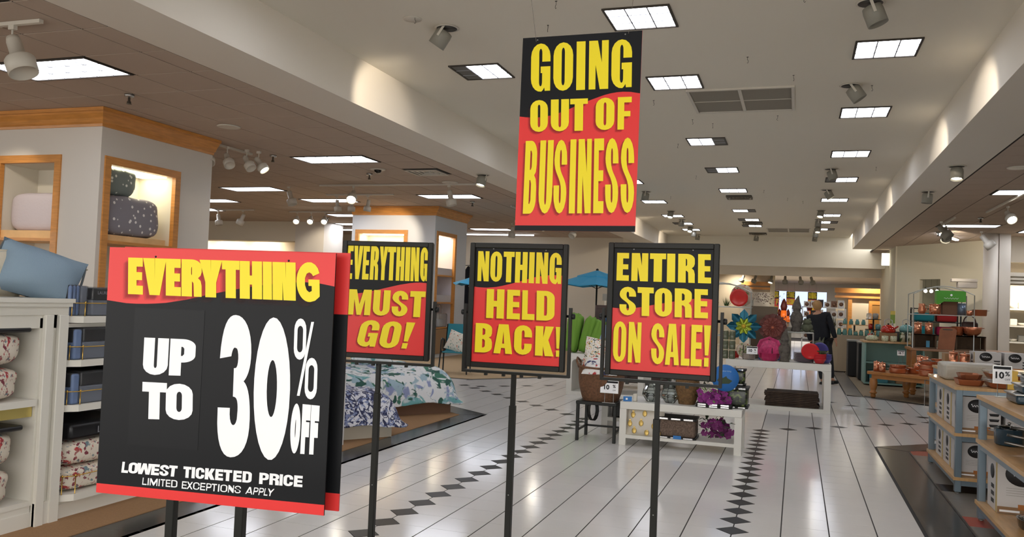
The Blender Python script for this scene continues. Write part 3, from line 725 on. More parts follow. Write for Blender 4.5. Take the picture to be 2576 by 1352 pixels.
# hidden lamps of the back left wall trough
for x in (-19, -17.6, -16.2): spot(x, 22.2, 3.4, (x, 22.9, 1.6), 130, 2.2, .8)
spot(-13.6+.9, 20.8, 3.3, (-13.5, 22.2, 2.4), 60, 1.3)
spot(3.6, 22.4, 3.4, (3.9, 27, 2.9), 160, .95)
for x in (5.6, 7.0): spot(x, 24.3, 2.2, (x, 25.5, 1.2), 60, 2.4, .8)
SG = {'front':{'lines':[{'n':'EVERYTHING','st':0.52,'bt':0.24,'sh':1,'L':[['E',[0.0897,0.9593],[0.1589,0.9594],[0.1671,0.8105],[0.0978,0.8104]],['V',[0.1589,0.9594],[0.266,0.9594],[0.2743,0.8107],[0.1671,0.8105]],['E',[0.2637,0.9594],[0.332,0.9595],[0.3403,0.8108],[0.272,0.8107]],['R',[0.3346,0.9595],[0.425,0.9595],[0.4335,0.811],[0.343,0.8108]],['Y',[0.4154,0.9595],[0.5159,0.9596],[0.5244,0.8112],[0.4238,0.811]],['T',[0.515,0.9596],[0.5921,0.9596],[0.6007,0.8113],[0.5236,0.8112]],['H',[0.5934,0.9596],[0.6897,0.9597],[0.6985,0.8115],[0.602,0.8113]],['I',[0.6931,0.9597],[0.7321,0.9597],[0.7409,0.8116],[0.7018,0.8115]],['N',[0.735,0.9597],[0.8332,0.9598],[0.8421,0.8117],[0.7438,0.8116]],['G2',[0.8365,0.9598],[0.9334,0.9598],[0.9424,0.8119],[0.8454,0.8117]]]},{'n':'UP','st':0.44,'bt':0.25,'sh':0,'L':[['U',[0.1845,0.6377],[0.2979,0.6389],[0.2982,0.4917],[0.1849,0.4881]],['P',[0.3042,0.639],[0.4194,0.6403],[0.4197,0.4955],[0.3045,0.4919]]]},{'n':'TO','st':0.4,'bt':0.26,'sh':0,'L':[['T',[0.1874,0.4592],[0.2988,0.4608],[0.3042,0.3154],[0.1919,0.3109]],['O',[0.2952,0.4607],[0.4153,0.4624],[0.4216,0.3201],[0.3005,0.3153]]]},{'n':'3','st':0.38,'bt':0.22,'sh':0,'L':[['3',[0.5273,0.7452],[0.6594,0.7464],[0.6753,0.1918],[0.5312,0.1863]]]},{'n':'0','st':0.36,'bt':0.3,'sh':0,'L':[['0e',[0.6771,0.7434],[0.8295,0.7432],[0.8429,0.194],[0.6866,0.1886]]]},{'n':'%','st':0.27,'bt':0.21,'sh':0,'L':[['O',[0.8412,0.7436],[0.8917,0.7445],[0.895,0.5851],[0.844,0.5845]]]},{'n':'%','st':0.5,'bt':0.2,'sh':0,'L':[['/',[0.9112,0.7326],[0.9227,0.7331],[0.8776,0.4465],[0.8659,0.4463]]]},{'n':'%','st':0.27,'bt':0.21,'sh':0,'L':[['O',[0.8959,0.5946],[0.946,0.5956],[0.9484,0.4364],[0.8968,0.4351]]]},{'n':'OFF','st':0.46,'bt':0.32,'sh':0,'L':[['0e',[0.8462,0.4168],[0.8873,0.4158],[0.8867,0.2253],[0.8449,0.2243]],['F',[0.8916,0.4157],[0.9266,0.4149],[0.9267,0.2263],[0.8912,0.2254]],['F',[0.928,0.4148],[0.9628,0.414],[0.9636,0.2272],[0.9282,0.2263]]]},{'n':'LOWEST','st':0.36,'bt':0.24,'sh':0,'L':[['L',[0.116,0.1333],[0.1463,0.1337],[0.1431,0.0898],[0.1127,0.0893]],['O',[0.1473,0.1337],[0.1905,0.1343],[0.1872,0.0904],[0.144,0.0898]],['W',[0.1858,0.1343],[0.2526,0.1351],[0.2493,0.0914],[0.1825,0.0904]],['E',[0.2513,0.1351],[0.2878,0.1356],[0.2845,0.0919],[0.2479,0.0913]],['S',[0.2892,0.1356],[0.3301,0.1362],[0.3267,0.0925],[0.2858,0.0919]],['T',[0.3301,0.1362],[0.3675,0.1367],[0.3641,0.0931],[0.3267,0.0925]]]},{'n':'TICKETED','st':0.36,'bt':0.24,'sh':0,'L':[['T',[0.3931,0.1372],[0.4289,0.1375],[0.4282,0.0936],[0.3925,0.0931]],['I',[0.4311,0.1376],[0.4453,0.1377],[0.4446,0.0939],[0.4304,0.0937]],['C',[0.4489,0.1377],[0.4865,0.1381],[0.4858,0.0944],[0.4482,0.0939]],['K',[0.4896,0.1382],[0.5327,0.1386],[0.5319,0.0951],[0.4889,0.0945]],['E',[0.5349,0.1386],[0.5698,0.139],[0.569,0.0956],[0.5341,0.0951]],['T',[0.5707,0.139],[0.6075,0.1394],[0.6067,0.0961],[0.5699,0.0956]],['E',[0.6132,0.1394],[0.6498,0.1398],[0.6489,0.0967],[0.6123,0.0962]],['D',[0.6532,0.1398],[0.6926,0.1402],[0.6917,0.0972],[0.6524,0.0967]]]},{'n':'PRICE','st':0.36,'bt':0.24,'sh':0,'L':[['P',[0.7245,0.1402],[0.7647,0.1407],[0.7642,0.0972],[0.7241,0.0966]],['R',[0.7681,0.1408],[0.8088,0.1412],[0.8082,0.0979],[0.7676,0.0973]],['I',[0.8109,0.1413],[0.8242,0.1414],[0.8237,0.0981],[0.8103,0.0979]],['C',[0.8276,0.1415],[0.8671,0.1419],[0.8664,0.0988],[0.827,0.0982]],['E',[0.8712,0.142],[0.9075,0.1424],[0.9068,0.0994],[0.8706,0.0989]]]},{'n':'LIMITED','st':0.2,'bt':0.16,'sh':0,'L':[['L',[0.213,0.0776],[0.2328,0.0779],[0.2314,0.0493],[0.2113,0.049]],['I',[0.2365,0.0779],[0.242,0.078],[0.2407,0.0494],[0.2351,0.0493]],['M',[0.2466,0.0781],[0.281,0.0786],[0.2801,0.0499],[0.2454,0.0494]],['I',[0.286,0.0787],[0.291,0.0787],[0.2903,0.05],[0.2852,0.05]],['T',[0.2946,0.0788],[0.3151,0.0791],[0.3147,0.0503],[0.294,0.0501]],['E',[0.3183,0.0791],[0.3387,0.0795],[0.3386,0.0507],[0.3179,0.0504]],['D',[0.3423,0.0795],[0.3694,0.0799],[0.3696,0.0511],[0.3422,0.0507]]]},{'n':'EXCEPTIONS','st':0.2,'bt':0.16,'sh':0,'L':[['E',[0.3906,0.0786],[0.4121,0.0788],[0.411,0.0499],[0.3895,0.0496]],['X',[0.4121,0.0788],[0.4389,0.0792],[0.4377,0.0502],[0.411,0.0499]],['C',[0.4406,0.0792],[0.4686,0.0795],[0.4675,0.0505],[0.4395,0.0502]],['E',[0.4722,0.0796],[0.4942,0.0798],[0.4931,0.0508],[0.471,0.0506]],['P',[0.4987,0.0799],[0.5207,0.0802],[0.5195,0.0511],[0.4975,0.0509]],['T',[0.5215,0.0802],[0.5448,0.0805],[0.5436,0.0514],[0.5203,0.0512]],['I',[0.55,0.0805],[0.5557,0.0806],[0.5545,0.0515],[0.5488,0.0515]],['O',[0.5601,0.0807],[0.5905,0.081],[0.5893,0.052],[0.5588,0.0516]],['N',[0.5944,0.0811],[0.6187,0.0814],[0.6174,0.0523],[0.5932,0.052]],['S',[0.6222,0.0814],[0.6489,0.0818],[0.6476,0.0526],[0.6209,0.0523]]]},{'n':'APPLY','st':0.2,'bt':0.16,'sh':0,'L':[['A',[0.6725,0.0811],[0.7025,0.0815],[0.6975,0.0535],[0.6677,0.0532]],['P',[0.7054,0.0816],[0.725,0.0818],[0.7199,0.0538],[0.7004,0.0536]],['P',[0.7288,0.0819],[0.7483,0.0822],[0.7431,0.054],[0.7237,0.0538]],['L',[0.7513,0.0822],[0.7673,0.0825],[0.762,0.0542],[0.746,0.054]],['Y',[0.7639,0.0824],[0.7913,0.0828],[0.7858,0.0544],[0.7586,0.0541]]]}],'wave':[[0.0117,0.7821],[0.0905,0.7731],[0.1369,0.7725],[0.1829,0.7739],[0.2285,0.7769],[0.2736,0.7814],[0.3625,0.7971],[0.4498,0.818],[0.5359,0.8371],[0.6209,0.8547],[0.7006,0.8681],[0.7876,0.8797],[0.837,0.8835],[0.8819,0.8849],[0.943,0.8814],[1.0078,0.8724]],'dots':[[0.2157,0.966],[0.8032,0.9661]],'stripe':[[0.0037,0.0375],[1.0012,0.0402]],'pose':[-1.9912,2.5283,1.1566,0.1079,-0.0011,-0.0024,0.914,0.914]},'s2':{'lines':[{'n':'EVERYTHING','st':0.45,'bt':0.17,'sh':0,'L':[['E',[0.0077,0.9974],[0.0797,0.9976],[0.0702,0.6842],[-0.0031,0.6842]],['V',[0.086,0.9976],[0.1991,0.9979],[0.1917,0.6842],[0.0766,0.6842]],['E',[0.2029,0.9979],[0.2828,0.9981],[0.2768,0.6842],[0.1955,0.6842]],['R',[0.2965,0.9982],[0.3959,0.9984],[0.3918,0.6841],[0.2908,0.6842]],['Y',[0.4045,0.9984],[0.5069,0.9987],[0.5048,0.6841],[0.4006,0.6841]],['T',[0.5057,0.9987],[0.605,0.999],[0.6046,0.6841],[0.5036,0.6841]],['H',[0.6135,0.999],[0.711,0.9992],[0.7125,0.6841],[0.6133,0.6841]],['I',[0.7231,0.9992],[0.7801,0.9994],[0.7828,0.6841],[0.7248,0.6841]],['N',[0.7898,0.9994],[0.8898,0.9997],[0.8944,0.6841],[0.7926,0.6841]],['G',[0.9042,0.9997],[0.9976,0.9999],[1.0041,0.6841],[0.9091,0.6841]]]},{'n':'MUST','st':0.4,'bt':0.22,'sh':1,'L':[['M',[0.0441,0.5888],[0.3267,0.5902],[0.3161,0.3538],[0.0319,0.3527]],['U',[0.3547,0.5904],[0.5609,0.5914],[0.5516,0.3547],[0.3443,0.3539]],['S',[0.586,0.5916],[0.7794,0.5926],[0.7714,0.3555],[0.5768,0.3547]],['T',[0.8018,0.5927],[0.9866,0.5936],[0.9798,0.3562],[0.7938,0.3555]]]},{'n':'GO!','st':0.38,'bt':0.2,'sh':1,'L':[['G',[0.2203,0.3067],[0.4598,0.3123],[0.3925,0.0611],[0.1524,0.0589]]]},{'n':'GO!','st':0.38,'bt':0.2,'sh':1,'L':[['O',[0.4922,0.3059],[0.728,0.3086],[0.6696,0.0594],[0.4293,0.057]]]},{'n':'GO!','st':0.38,'bt':0.2,'sh':1,'L':[['!',[0.7701,0.3046],[0.8759,0.3045],[0.7941,0.0619],[0.7016,0.0621]]]}],'wave':[[-0.0099,0.5591],[0.0448,0.5514],[0.0967,0.5495],[0.1612,0.5537],[0.2254,0.5617],[0.3145,0.5763],[0.4155,0.596],[0.5405,0.622],[0.6643,0.6468],[0.7872,0.6649],[0.8606,0.672],[0.9096,0.6736],[0.993,0.6708]],'dots':[],'pose':[-2.2373,4.3202,1.4412,0.1269,0.0057,0.0001,0.4916,0.621]},'s3':{'lines':[{'n':'NOTHING','st':0.42,'bt':0.17,'sh':0,'L':[['N',[0.0331,0.9698],[0.1635,0.9699],[0.1666,0.7061],[0.0363,0.707]],['O',[0.1796,0.9699],[0.3144,0.97],[0.3174,0.7051],[0.1826,0.706]],['T',[0.329,0.97],[0.4536,0.97],[0.4565,0.7042],[0.332,0.705]],['H',[0.4645,0.9701],[0.6018,0.9701],[0.6045,0.7032],[0.4673,0.7041]],['I',[0.6208,0.9701],[0.6799,0.9702],[0.6825,0.7027],[0.6235,0.7031]],['N',[0.6999,0.9702],[0.832,0.9702],[0.8346,0.7017],[0.7025,0.7025]],['G',[0.8494,0.9703],[0.9821,0.9703],[0.9845,0.7007],[0.852,0.7015]]]},{'n':'HELD','st':0.42,'bt':0.2,'sh':1,'L':[['H',[0.1519,0.6402],[0.3538,0.6405],[0.3577,0.3873],[0.1545,0.3872]],['E',[0.3865,0.6406],[0.5342,0.6408],[0.5393,0.3874],[0.3906,0.3873]],['L',[0.5581,0.6408],[0.6976,0.6411],[0.7037,0.3874],[0.5633,0.3874]],['D',[0.7188,0.6411],[0.9186,0.6414],[0.9261,0.3875],[0.725,0.3874]]]},{'n':'BACK!','st':0.42,'bt':0.2,'sh':1,'L':[['B',[0.0395,0.3396],[0.2347,0.3394],[0.2347,0.0855],[0.0385,0.0853]],['A',[0.2555,0.3393],[0.4673,0.3391],[0.4686,0.0858],[0.2557,0.0855]],['C',[0.4853,0.3391],[0.6834,0.3388],[0.6858,0.086],[0.4867,0.0858]],['K',[0.7221,0.3388],[0.9275,0.3385],[0.931,0.0863],[0.7247,0.086]],['!',[0.9447,0.3385],[0.9985,0.3384],[1.0024,0.0864],[0.9483,0.0863]]]}],'wave':[[0.0018,0.6569],[0.0457,0.6528],[0.0956,0.6516],[0.1451,0.6513],[0.1942,0.6547],[0.2553,0.6601],[0.3157,0.6701],[0.4354,0.6946],[0.5771,0.7281],[0.6938,0.7566],[0.8099,0.7729],[0.8561,0.7769],[0.9023,0.7782],[1.0001,0.7753]],'dots':[[0.209,0.9929],[0.8043,0.9887]],'pose':[-1.4204,4.2572,1.4383,0.045,-0.0035,-0.003,0.4926,0.621]},'s4':{'lines':[{'n':'ENTIRE','st':0.46,'bt':0.2,'sh':0,'L':[['E',[0.0335,0.9588],[0.1594,0.959],[0.1611,0.7306],[0.0341,0.7309]],['N',[0.1851,0.9591],[0.3534,0.9593],[0.3567,0.7302],[0.187,0.7306]],['T',[0.3699,0.9594],[0.5311,0.9597],[0.5358,0.7298],[0.3733,0.7302]],['I',[0.5419,0.9597],[0.6226,0.9598],[0.6281,0.7296],[0.5467,0.7298]],['R',[0.6516,0.9599],[0.814,0.9601],[0.8209,0.7292],[0.6572,0.7296]],['E',[0.8455,0.9602],[0.9708,0.9604],[0.979,0.7289],[0.8527,0.7292]]]},{'n':'STORE','st':0.42,'bt':0.2,'sh':1,'L':[['S',[0.0713,0.6817],[0.2396,0.6817],[0.246,0.4494],[0.0778,0.4486]],['T',[0.2552,0.6817],[0.4186,0.6817],[0.4249,0.4501],[0.2616,0.4494]],['O',[0.4295,0.6817],[0.6012,0.6817],[0.6073,0.4509],[0.4358,0.4502]],['R',[0.6281,0.6817],[0.7956,0.6817],[0.8016,0.4518],[0.6342,0.451]],['E',[0.822,0.6817],[0.9532,0.6817],[0.9591,0.4524],[0.828,0.4519]]]},{'n':'ON','st':0.38,'bt':0.15,'sh':1,'L':[['O',[0.0232,0.3981],[0.1557,0.3968],[0.1559,0.0663],[0.0236,0.0636]],['N',[0.1793,0.3966],[0.3078,0.3953],[0.3078,0.0695],[0.1795,0.0668]]]},{'n':'SALE!','st':0.4,'bt':0.17,'sh':1,'L':[['S',[0.4062,0.3963],[0.5374,0.3966],[0.545,0.0668],[0.4166,0.0651]],['A',[0.5461,0.3966],[0.6864,0.3969],[0.6909,0.0687],[0.5535,0.0669]],['L',[0.7057,0.3969],[0.7911,0.3971],[0.7933,0.0701],[0.7098,0.069]],['E',[0.8038,0.3971],[0.9115,0.3973],[0.9112,0.0716],[0.8058,0.0702]],['!',[0.9252,0.3973],[0.99,0.3974],[0.9881,0.0726],[0.9246,0.0718]]]}],'wave':[[-0.0008,0.5068],[0.0528,0.5043],[0.0981,0.5045],[0.1544,0.5059],[0.2215,0.5093],[0.321,0.5235],[0.4303,0.5443],[0.5601,0.5652],[0.6883,0.5859],[0.8152,0.602],[0.8678,0.6066],[0.9097,0.6074],[0.9956,0.603]],'dots':[[0.2039,0.9894],[0.7946,0.9908]],'pose':[-0.6412,4.2051,1.4482,-0.0233,0.0008,-0.001,0.5012,0.621]},'hang':{'lines':[{'n':'GOING','st':0.42,'bt':0.13,'sh':0,'L':[['G',[0.076,0.9664],[0.2433,0.9652],[0.2552,0.7145],[0.0887,0.7145]],['O',[0.2697,0.965],[0.4364,0.9639],[0.4474,0.7145],[0.2814,0.7145]],['I',[0.465,0.9637],[0.5393,0.9632],[0.5499,0.7146],[0.4758,0.7145]],['N',[0.5696,0.963],[0.7313,0.9619],[0.741,0.7146],[0.58,0.7146]],['G',[0.7557,0.9617],[0.9221,0.9605],[0.931,0.7146],[0.7653,0.7146]]]},{'n':'OUT OF','st':0.43,'bt':0.17,'sh':1,'L':[['O',[0.0884,0.6717],[0.2401,0.6713],[0.2493,0.5068],[0.0986,0.5067]],['U',[0.2658,0.6713],[0.4196,0.6709],[0.4276,0.5069],[0.2749,0.5068]],['T',[0.4292,0.6708],[0.5771,0.6705],[0.5841,0.5069],[0.4372,0.5069]],['O',[0.6429,0.6703],[0.7968,0.6699],[0.8023,0.5071],[0.6494,0.507]],['F',[0.8231,0.6698],[0.9353,0.6695],[0.94,0.5071],[0.8285,0.5071]]]},{'n':'BUSINESS','st':0.43,'bt':0.16,'sh':1,'L':[['B',[0.0637,0.4614],[0.1684,0.462],[0.171,0.0868],[0.0639,0.086]],['U',[0.1909,0.4622],[0.3047,0.4628],[0.3103,0.0879],[0.194,0.087]],['S',[0.3151,0.4629],[0.422,0.4635],[0.4302,0.0888],[0.321,0.0879]],['I',[0.446,0.4637],[0.4951,0.4639],[0.5049,0.0893],[0.4547,0.0889]],['N',[0.5141,0.4641],[0.6235,0.4647],[0.6361,0.0903],[0.5244,0.0895]],['E',[0.6437,0.4648],[0.7251,0.4653],[0.7399,0.091],[0.6567,0.0904]],['S',[0.7371,0.4654],[0.8414,0.466],[0.8586,0.0919],[0.7521,0.0911]],['S',[0.861,0.4661],[0.9666,0.4667],[0.9865,0.0929],[0.8787,0.0921]]]}],'wave':[[0.0056,0.5899],[0.0523,0.5851],[0.1022,0.5825],[0.1587,0.5818],[0.2146,0.5846],[0.263,0.5892],[0.345,0.6024],[0.4258,0.6197],[0.499,0.6391],[0.5652,0.6543],[0.6311,0.6682],[0.6638,0.6749],[0.7161,0.6848],[0.7618,0.6911],[0.8141,0.6955],[0.8598,0.6968],[0.9251,0.6943],[1.0023,0.685]],'dots':[[0.1284,0.9856],[0.8645,0.9865]],'stripe':[[0.0091,0.0262],[1.0024,0.029]],'pose':[-1.0662,4.0508,2.3273,0.005,-0.0129,0.0127,0.6192,1.0]}}
# ------------------------------------------------------------ block lettering
def arc(cx, cy, rx, ry, a0, a1, n=8):
    return [(cx+rx*math.cos(math.radians(a0+(a1-a0)*i/n)), cy+ry*math.sin(math.radians(a0+(a1-a0)*i/n))) for i in range(n+1)]
def bez(p0, p1, p2, p3, n=8):
    out = []
    for i in range(1, n):
        t = i/n; u = 1-t
        out.append(tuple(u**3*p0[k]+3*u*u*t*p1[k]+3*u*t*t*p2[k]+t**3*p3[k] for k in (0, 1)))
    return out
def glyph(ch, s, b):
    """list of (outer, [holes]) in the unit square, stem width s and bar height b"""
    ro = .27; ri = min(.11, (1-2*s)/2*.9+.02); ci = (1-2*s)/2
    def slot(x0, x1, y0, y1, r): 
        c = (x0+x1)/2; w_ = (x1-x0)/2
        return arc(c, y1-r, w_, r, 0, 180)+arc(c, y0+r, w_, r, 180, 360)
    if ch == 'I': return [([(0, 0), (1, 0), (1, 1), (0, 1)], [])]
    if ch == '/': return [([(0, 0), (1, 0), (1, 1), (0, 1)], [])]
    if ch == 'L': return [([(0, 0), (1, 0), (1, b), (s*1.05, b), (s*1.05, 1), (0, 1)], [])]
    if ch == 'T': return [([(.5-s*.56, 0), (.5+s*.56, 0), (.5+s*.56, 1-b), (1, 1-b), (1, 1), (0, 1), (0, 1-b), (.5-s*.56, 1-b)], [])]
    if ch == 'E': return [([(0, 0), (1, 0), (1, b), (s*1.1, b), (s*1.1, .5-b*.45), (.94, .5-b*.45), (.94, .5+b*.45), (s*1.1, .5+b*.45), (s*1.1, 1-b), (.98, 1-b), (.98, 1), (0, 1)], [])]
    if ch == 'F': return [([(0, 0), (s*1.1, 0), (s*1.1, .47-b*.4), (.92, .47-b*.4), (.92, .47+b*.55), (s*1.1, .47+b*.55), (s*1.1, 1-b), (1, 1-b), (1, 1), (0, 1)], [])]
    if ch == 'H':
        s = min(s*.98, .45); return [([(0, 0), (s, 0), (s, .5-b*.5), (1-s, .5-b*.5), (1-s, 0), (1, 0), (1, 1), (1-s, 1), (1-s, .5+b*.5), (s, .5+b*.5), (s, 1), (0, 1)], [])]
    if ch == 'N':
        s = s*.82; return [([(0, 0), (s, 0), (s, .5), (1-s*1.25, 0), (1, 0), (1, 1), (1-s, 1), (1-s, .55), (s*1.3, 1), (0, 1)], [])]
    if ch == 'M':
        s = s*.66; return [([(0, 0), (s, 0), (s, .62), (.5-s*.35, 0), (.5+s*.35, 0), (1-s, .62), (1-s, 0), (1, 0), (1, 1), (1-s*1.3, 1), (.5, .42), (s*1.3, 1), (0, 1)], [])]
    if ch == 'W':
        s = s*.7; return [([(.12, 0), (.38, 0), (.5, .5), (.62, 0), (.88, 0), (1, 1), (1-s, 1), (.74, .42), (.62, 1), (.38, 1), (.26, .42), (s, 1), (0, 1)], [])]
    if ch == 'V': return [([(.5-s*.42, 0), (.5+s*.42, 0), (1, 1), (1-s*.95, 1), (.5, .38), (s*.95, 1), (0, 1)], [])]
    if ch == 'Y': return [([(.5-s*.46, 0), (.5+s*.46, 0), (.5+s*.46, .4), (1, 1), (1-s*.95, 1), (.5, .66), (s*.95, 1), (0, 1), (.5-s*.46, .4)], [])]
    if ch == 'A':
        return [([(0, 0), (s*.86, 0), (s*.95, .19), (1-s*.95, .19), (1-s*.86, 0), (1, 0), (.5+s*.62, 1), (.5-s*.62, 1)], [[(s*.5+.235, .19+b*.75), (1-s*.5-.235, .19+b*.75), (.5, .76)]])]
    if ch == 'X': return [([(0, 0), (s*1.15, 0), (.5, .34), (1-s*1.15, 0), (1, 0), (.5+s*.62, .5), (.98, 1), (1-s*1.2, 1), (.5, .67), (s*1.2, 1), (.02, 1), (.5-s*.62, .5)], [])]
    if ch == 'K': return [([(0, 0), (s, 0), (s, .33), (1-s*1.12, 0), (1, 0), (.70, .54), (.98, 1), (1-s*1.12, 1), (s, .62), (s, 1), (0, 1)], [])]
    if ch == 'U':
        return [(arc(.5, ro, .5, ro, 180, 360)+[(1, 1), (1-s, 1)]+arc(.5, b*.75+ri, ci, ri, 0, -180)+[(s, 1), (0, 1)], [])]
    if ch in 'O0': return [(arc(.5, 1-ro, .5, ro, 0, 180)+arc(.5, ro, .5, ro, 180, 360), [slot(s, 1-s, b*.85, 1-b*.85, ri)])]
    if ch == '0e': return [(arc(.5, .5, .5, .5, 0, 345, 30), [arc(.5, .5, .5-s, .5-b, 0, 345, 24)])]
    if ch == 'C':
        return [(arc(.5, 1-ro, .5, ro, 0, 180)+arc(.5, ro, .5, ro, 180, 360)+[(1, .38), (1-s, .38)]+arc(.5, b*.85+ri, ci, ri, 0, -180)+arc(.5, 1-b*.85-ri, ci, ri, 180, 0)+[(1-s, .6), (1, .6)], [])]
    if ch == 'G':
        return [(arc(.5, 1-ro, .5, ro, 0, 180)+arc(.5, ro, .5, ro, 180, 275, 5)+[(.62, .03), (.70, .085), (.72, .015), (1, .015), (1, .52), (.5, .52), (.5, .385), (1-s, .385)]+arc(.5, b*.85+ri, ci, ri, 0, -180)+arc(.5, 1-b*.85-ri, ci, ri, 180, 0)+[(1-s, .62), (1, .62)], [])]
    if ch == 'G2':
        return [([(1, .74), (.93, .87), (.82, .96), (.66, 1.015)]+arc(.55, .5, .55, .52, 85, 275, 16)+[(.8, .02), (1, .13), (1, .57), (.52, .57), (.52, .40), (.66, .40), (.66, .27), (.55, .235), (.44, .29), (.37, .42), (.37, .6), (.45, .72), (.56, .755), (.66, .72), (.72, .66)], [])]
    if ch == 'S':
        up = [(1, .66)]+arc(.5, 1-ro, .5, ro, 0, 180)+[(0, .74)]
        sp1 = bez((0, .74), (.0, .52), (1-s, .50), (1-s, .30))
        low = [(1-s, .30)]+arc(.5, b*.85+ri, ci, ri, 0, -180)+[(s, .38), (0, .38)]+arc(.5, ro, .5, ro, 180, 360)+[(1, .27)]
        sp2 = bez((1, .27), (1, .5), (s, .5), (s, .70))
        return [(up+sp1+low+sp2+[(s, .70)]+arc(.5, 1-b*.85-ri, ci, ri, 180, 0)+[(1-s, .66)], [])]
    if ch == 'D':
        return [([(0, 0), (.5, 0)]+arc(.5, .24, .5, .24, -90, 0)+arc(.5, .76, .5, .24, 0, 90)+[(0, 1)], [[(s, b*.85), (.55, b*.85), (1-s, b*.85+.08), (1-s, 1-b*.85-.08), (.55, 1-b*.85), (s, 1-b*.85)]])]
    if ch in 'BPR':
        bi = b*.85
        if ch == 'B':
            return [([(0, 0), (.5, 0)]+arc(.5, .21, .5, .21, -90, 0)+[(1, .36), (.94, .47), (.80, .525), (.93, .57), (.98, .67)]+arc(.48, .81, .5, .19, 0, 90)+[(0, 1)],
                     [[(s, bi), (.5, bi), (1-s, bi+.05), (1-s, .41), (.5, .46), (s, .46)], [(s, .6), (.5, .6), (1-s, .64), (1-s, 1-bi-.04), (.5, 1-bi), (s, 1-bi)]])]
        if ch == 'P':
            return [([(0, 0), (s*1.05, 0), (s*1.05, .36), (.5, .36)]+arc(.5, .56, .5, .20, -90, 0)+arc(.5, .8, .5, .2, 0, 90)+[(0, 1)], [[(s, .54), (.5, .54), (1-s, .59), (1-s, 1-bi-.05), (.5, 1-bi), (s, 1-bi)]])]
        return [([(0, 0), (s, 0), (s, .42), (.52, .41), (.6, .36), (.62, 0), (1, 0), (1, .3), (.95, .43), (.82, .50), (.95, .57), (1, .66), (1, .8)]+arc(.5, .8, .5, .2, 15, 90)+[(0, 1)],
                 [[(s, .58), (.5, .58), (1-s, .62), (1-s, 1-bi-.05), (.5, 1-bi), (s, 1-bi)]])]
    if ch == '!': return [([(.24, .27), (.76, .27), (1, 1), (0, 1)], []), ([(.16, 0), (.84, 0), (.84, .21), (.16, .21)], [])]
    if ch == '3':
        return [([(0, .69)]+bez((0, .69), (.03, .93), (.22, 1), (.46, 1))+[(.46, 1)]+bez((.46, 1), (.78, 1), (1, .90), (1, .74))+[(1, .74)]+bez((1, .74), (1, .62), (.88, .56), (.78, .535))+[(.78, .535)]+bez((.78, .535), (.95, .50), (1, .40), (1, .27))+[(1, .27)]+bez((1, .27), (1, .1), (.8, 0), (.45, 0))+[(.45, 0)]+bez((.45, 0), (.15, 0), (0, .12), (0, .30))+[(0, .345), (.38, .345), (.38, .30)]+bez((.38, .30), (.4, .2), (.6, .2), (.62, .3))+[(.62, .33)]+bez((.62, .33), (.62, .40), (.58, .425), (.46, .425))+[(.46, .425), (.46, .625), (.5, .625)]+bez((.5, .625), (.62, .62), (.62, .77), (.5, .77))+[(.47, .77)]+bez((.47, .77), (.42, .77), (.37, .74), (.36, .69)), [])]
    return []
def lay(line, w, h, dx=0, dz=0, grow=0.0):
    """triangles of a line of letters on a panel of size w x h"""
    mb = MB()
    for L in line['L']:
        q = [((p[0]-.5)*w, (p[1]-.5)*h) for p in L[1:5]]
        def m(p):
            u, v = p; t = (q[0][0]+(q[1][0]-q[0][0])*u, q[0][1]+(q[1][1]-q[0][1])*u); b_ = (q[3][0]+(q[2][0]-q[3][0])*u, q[3][1]+(q[2][1]-q[3][1])*u)
            x = b_[0]+(t[0]-b_[0])*v+dx; z = b_[1]+(t[1]-b_[1])*v+dz
            return (min(w/2-.001, x), z)
        for outer, holes in glyph(L[0], line['st'], line['bt']):
            loops = []
            for lp in [outer]+holes:
                o_ = []
                for p in lp:
                    a = m(p)
                    if not o_ or (abs(a[0]-o_[-1][0])+abs(a[1]-o_[-1][1])) > 1e-5: o_.append(a)
                loops.append([Vector((a[0], 0, a[1])) for a in o_])
            flat = [v for lp in loops for v in lp]
            tris = geometry.tessellate_polygon([[Vector((v.x, v.z, 0)) for v in lp] for lp in loops])
            mb.add([tuple(v) for v in flat], [t if (flat[t[1]].x-flat[t[0]].x)*(flat[t[2]].z-flat[t[0]].z)-(flat[t[2]].x-flat[t[0]].x)*(flat[t[1]].z-flat[t[0]].z) > 0 else t[::-1] for t in tris])
    return mb
RED = mat('sign_red', 'e0312f', .42); BLK = mat('sign_black', '131417', .45, spec=.25); YEL = mat('sign_yellow', 'f2dc14', .45); WHT = mat('sign_white', 'f4f5f7', .45)
def shade(name, a):
    m = bpy.data.materials.new(name); m.use_nodes = True; nt = m.node_tree; b = nt.nodes['Principled BSDF']
    b.inputs['Base Color'].default_value = lin('3a0806'); b.inputs['Alpha'].default_value = a; b.inputs['Roughness'].default_value = .6; return m
SHD = shade('printed_drop_shadow', .13)
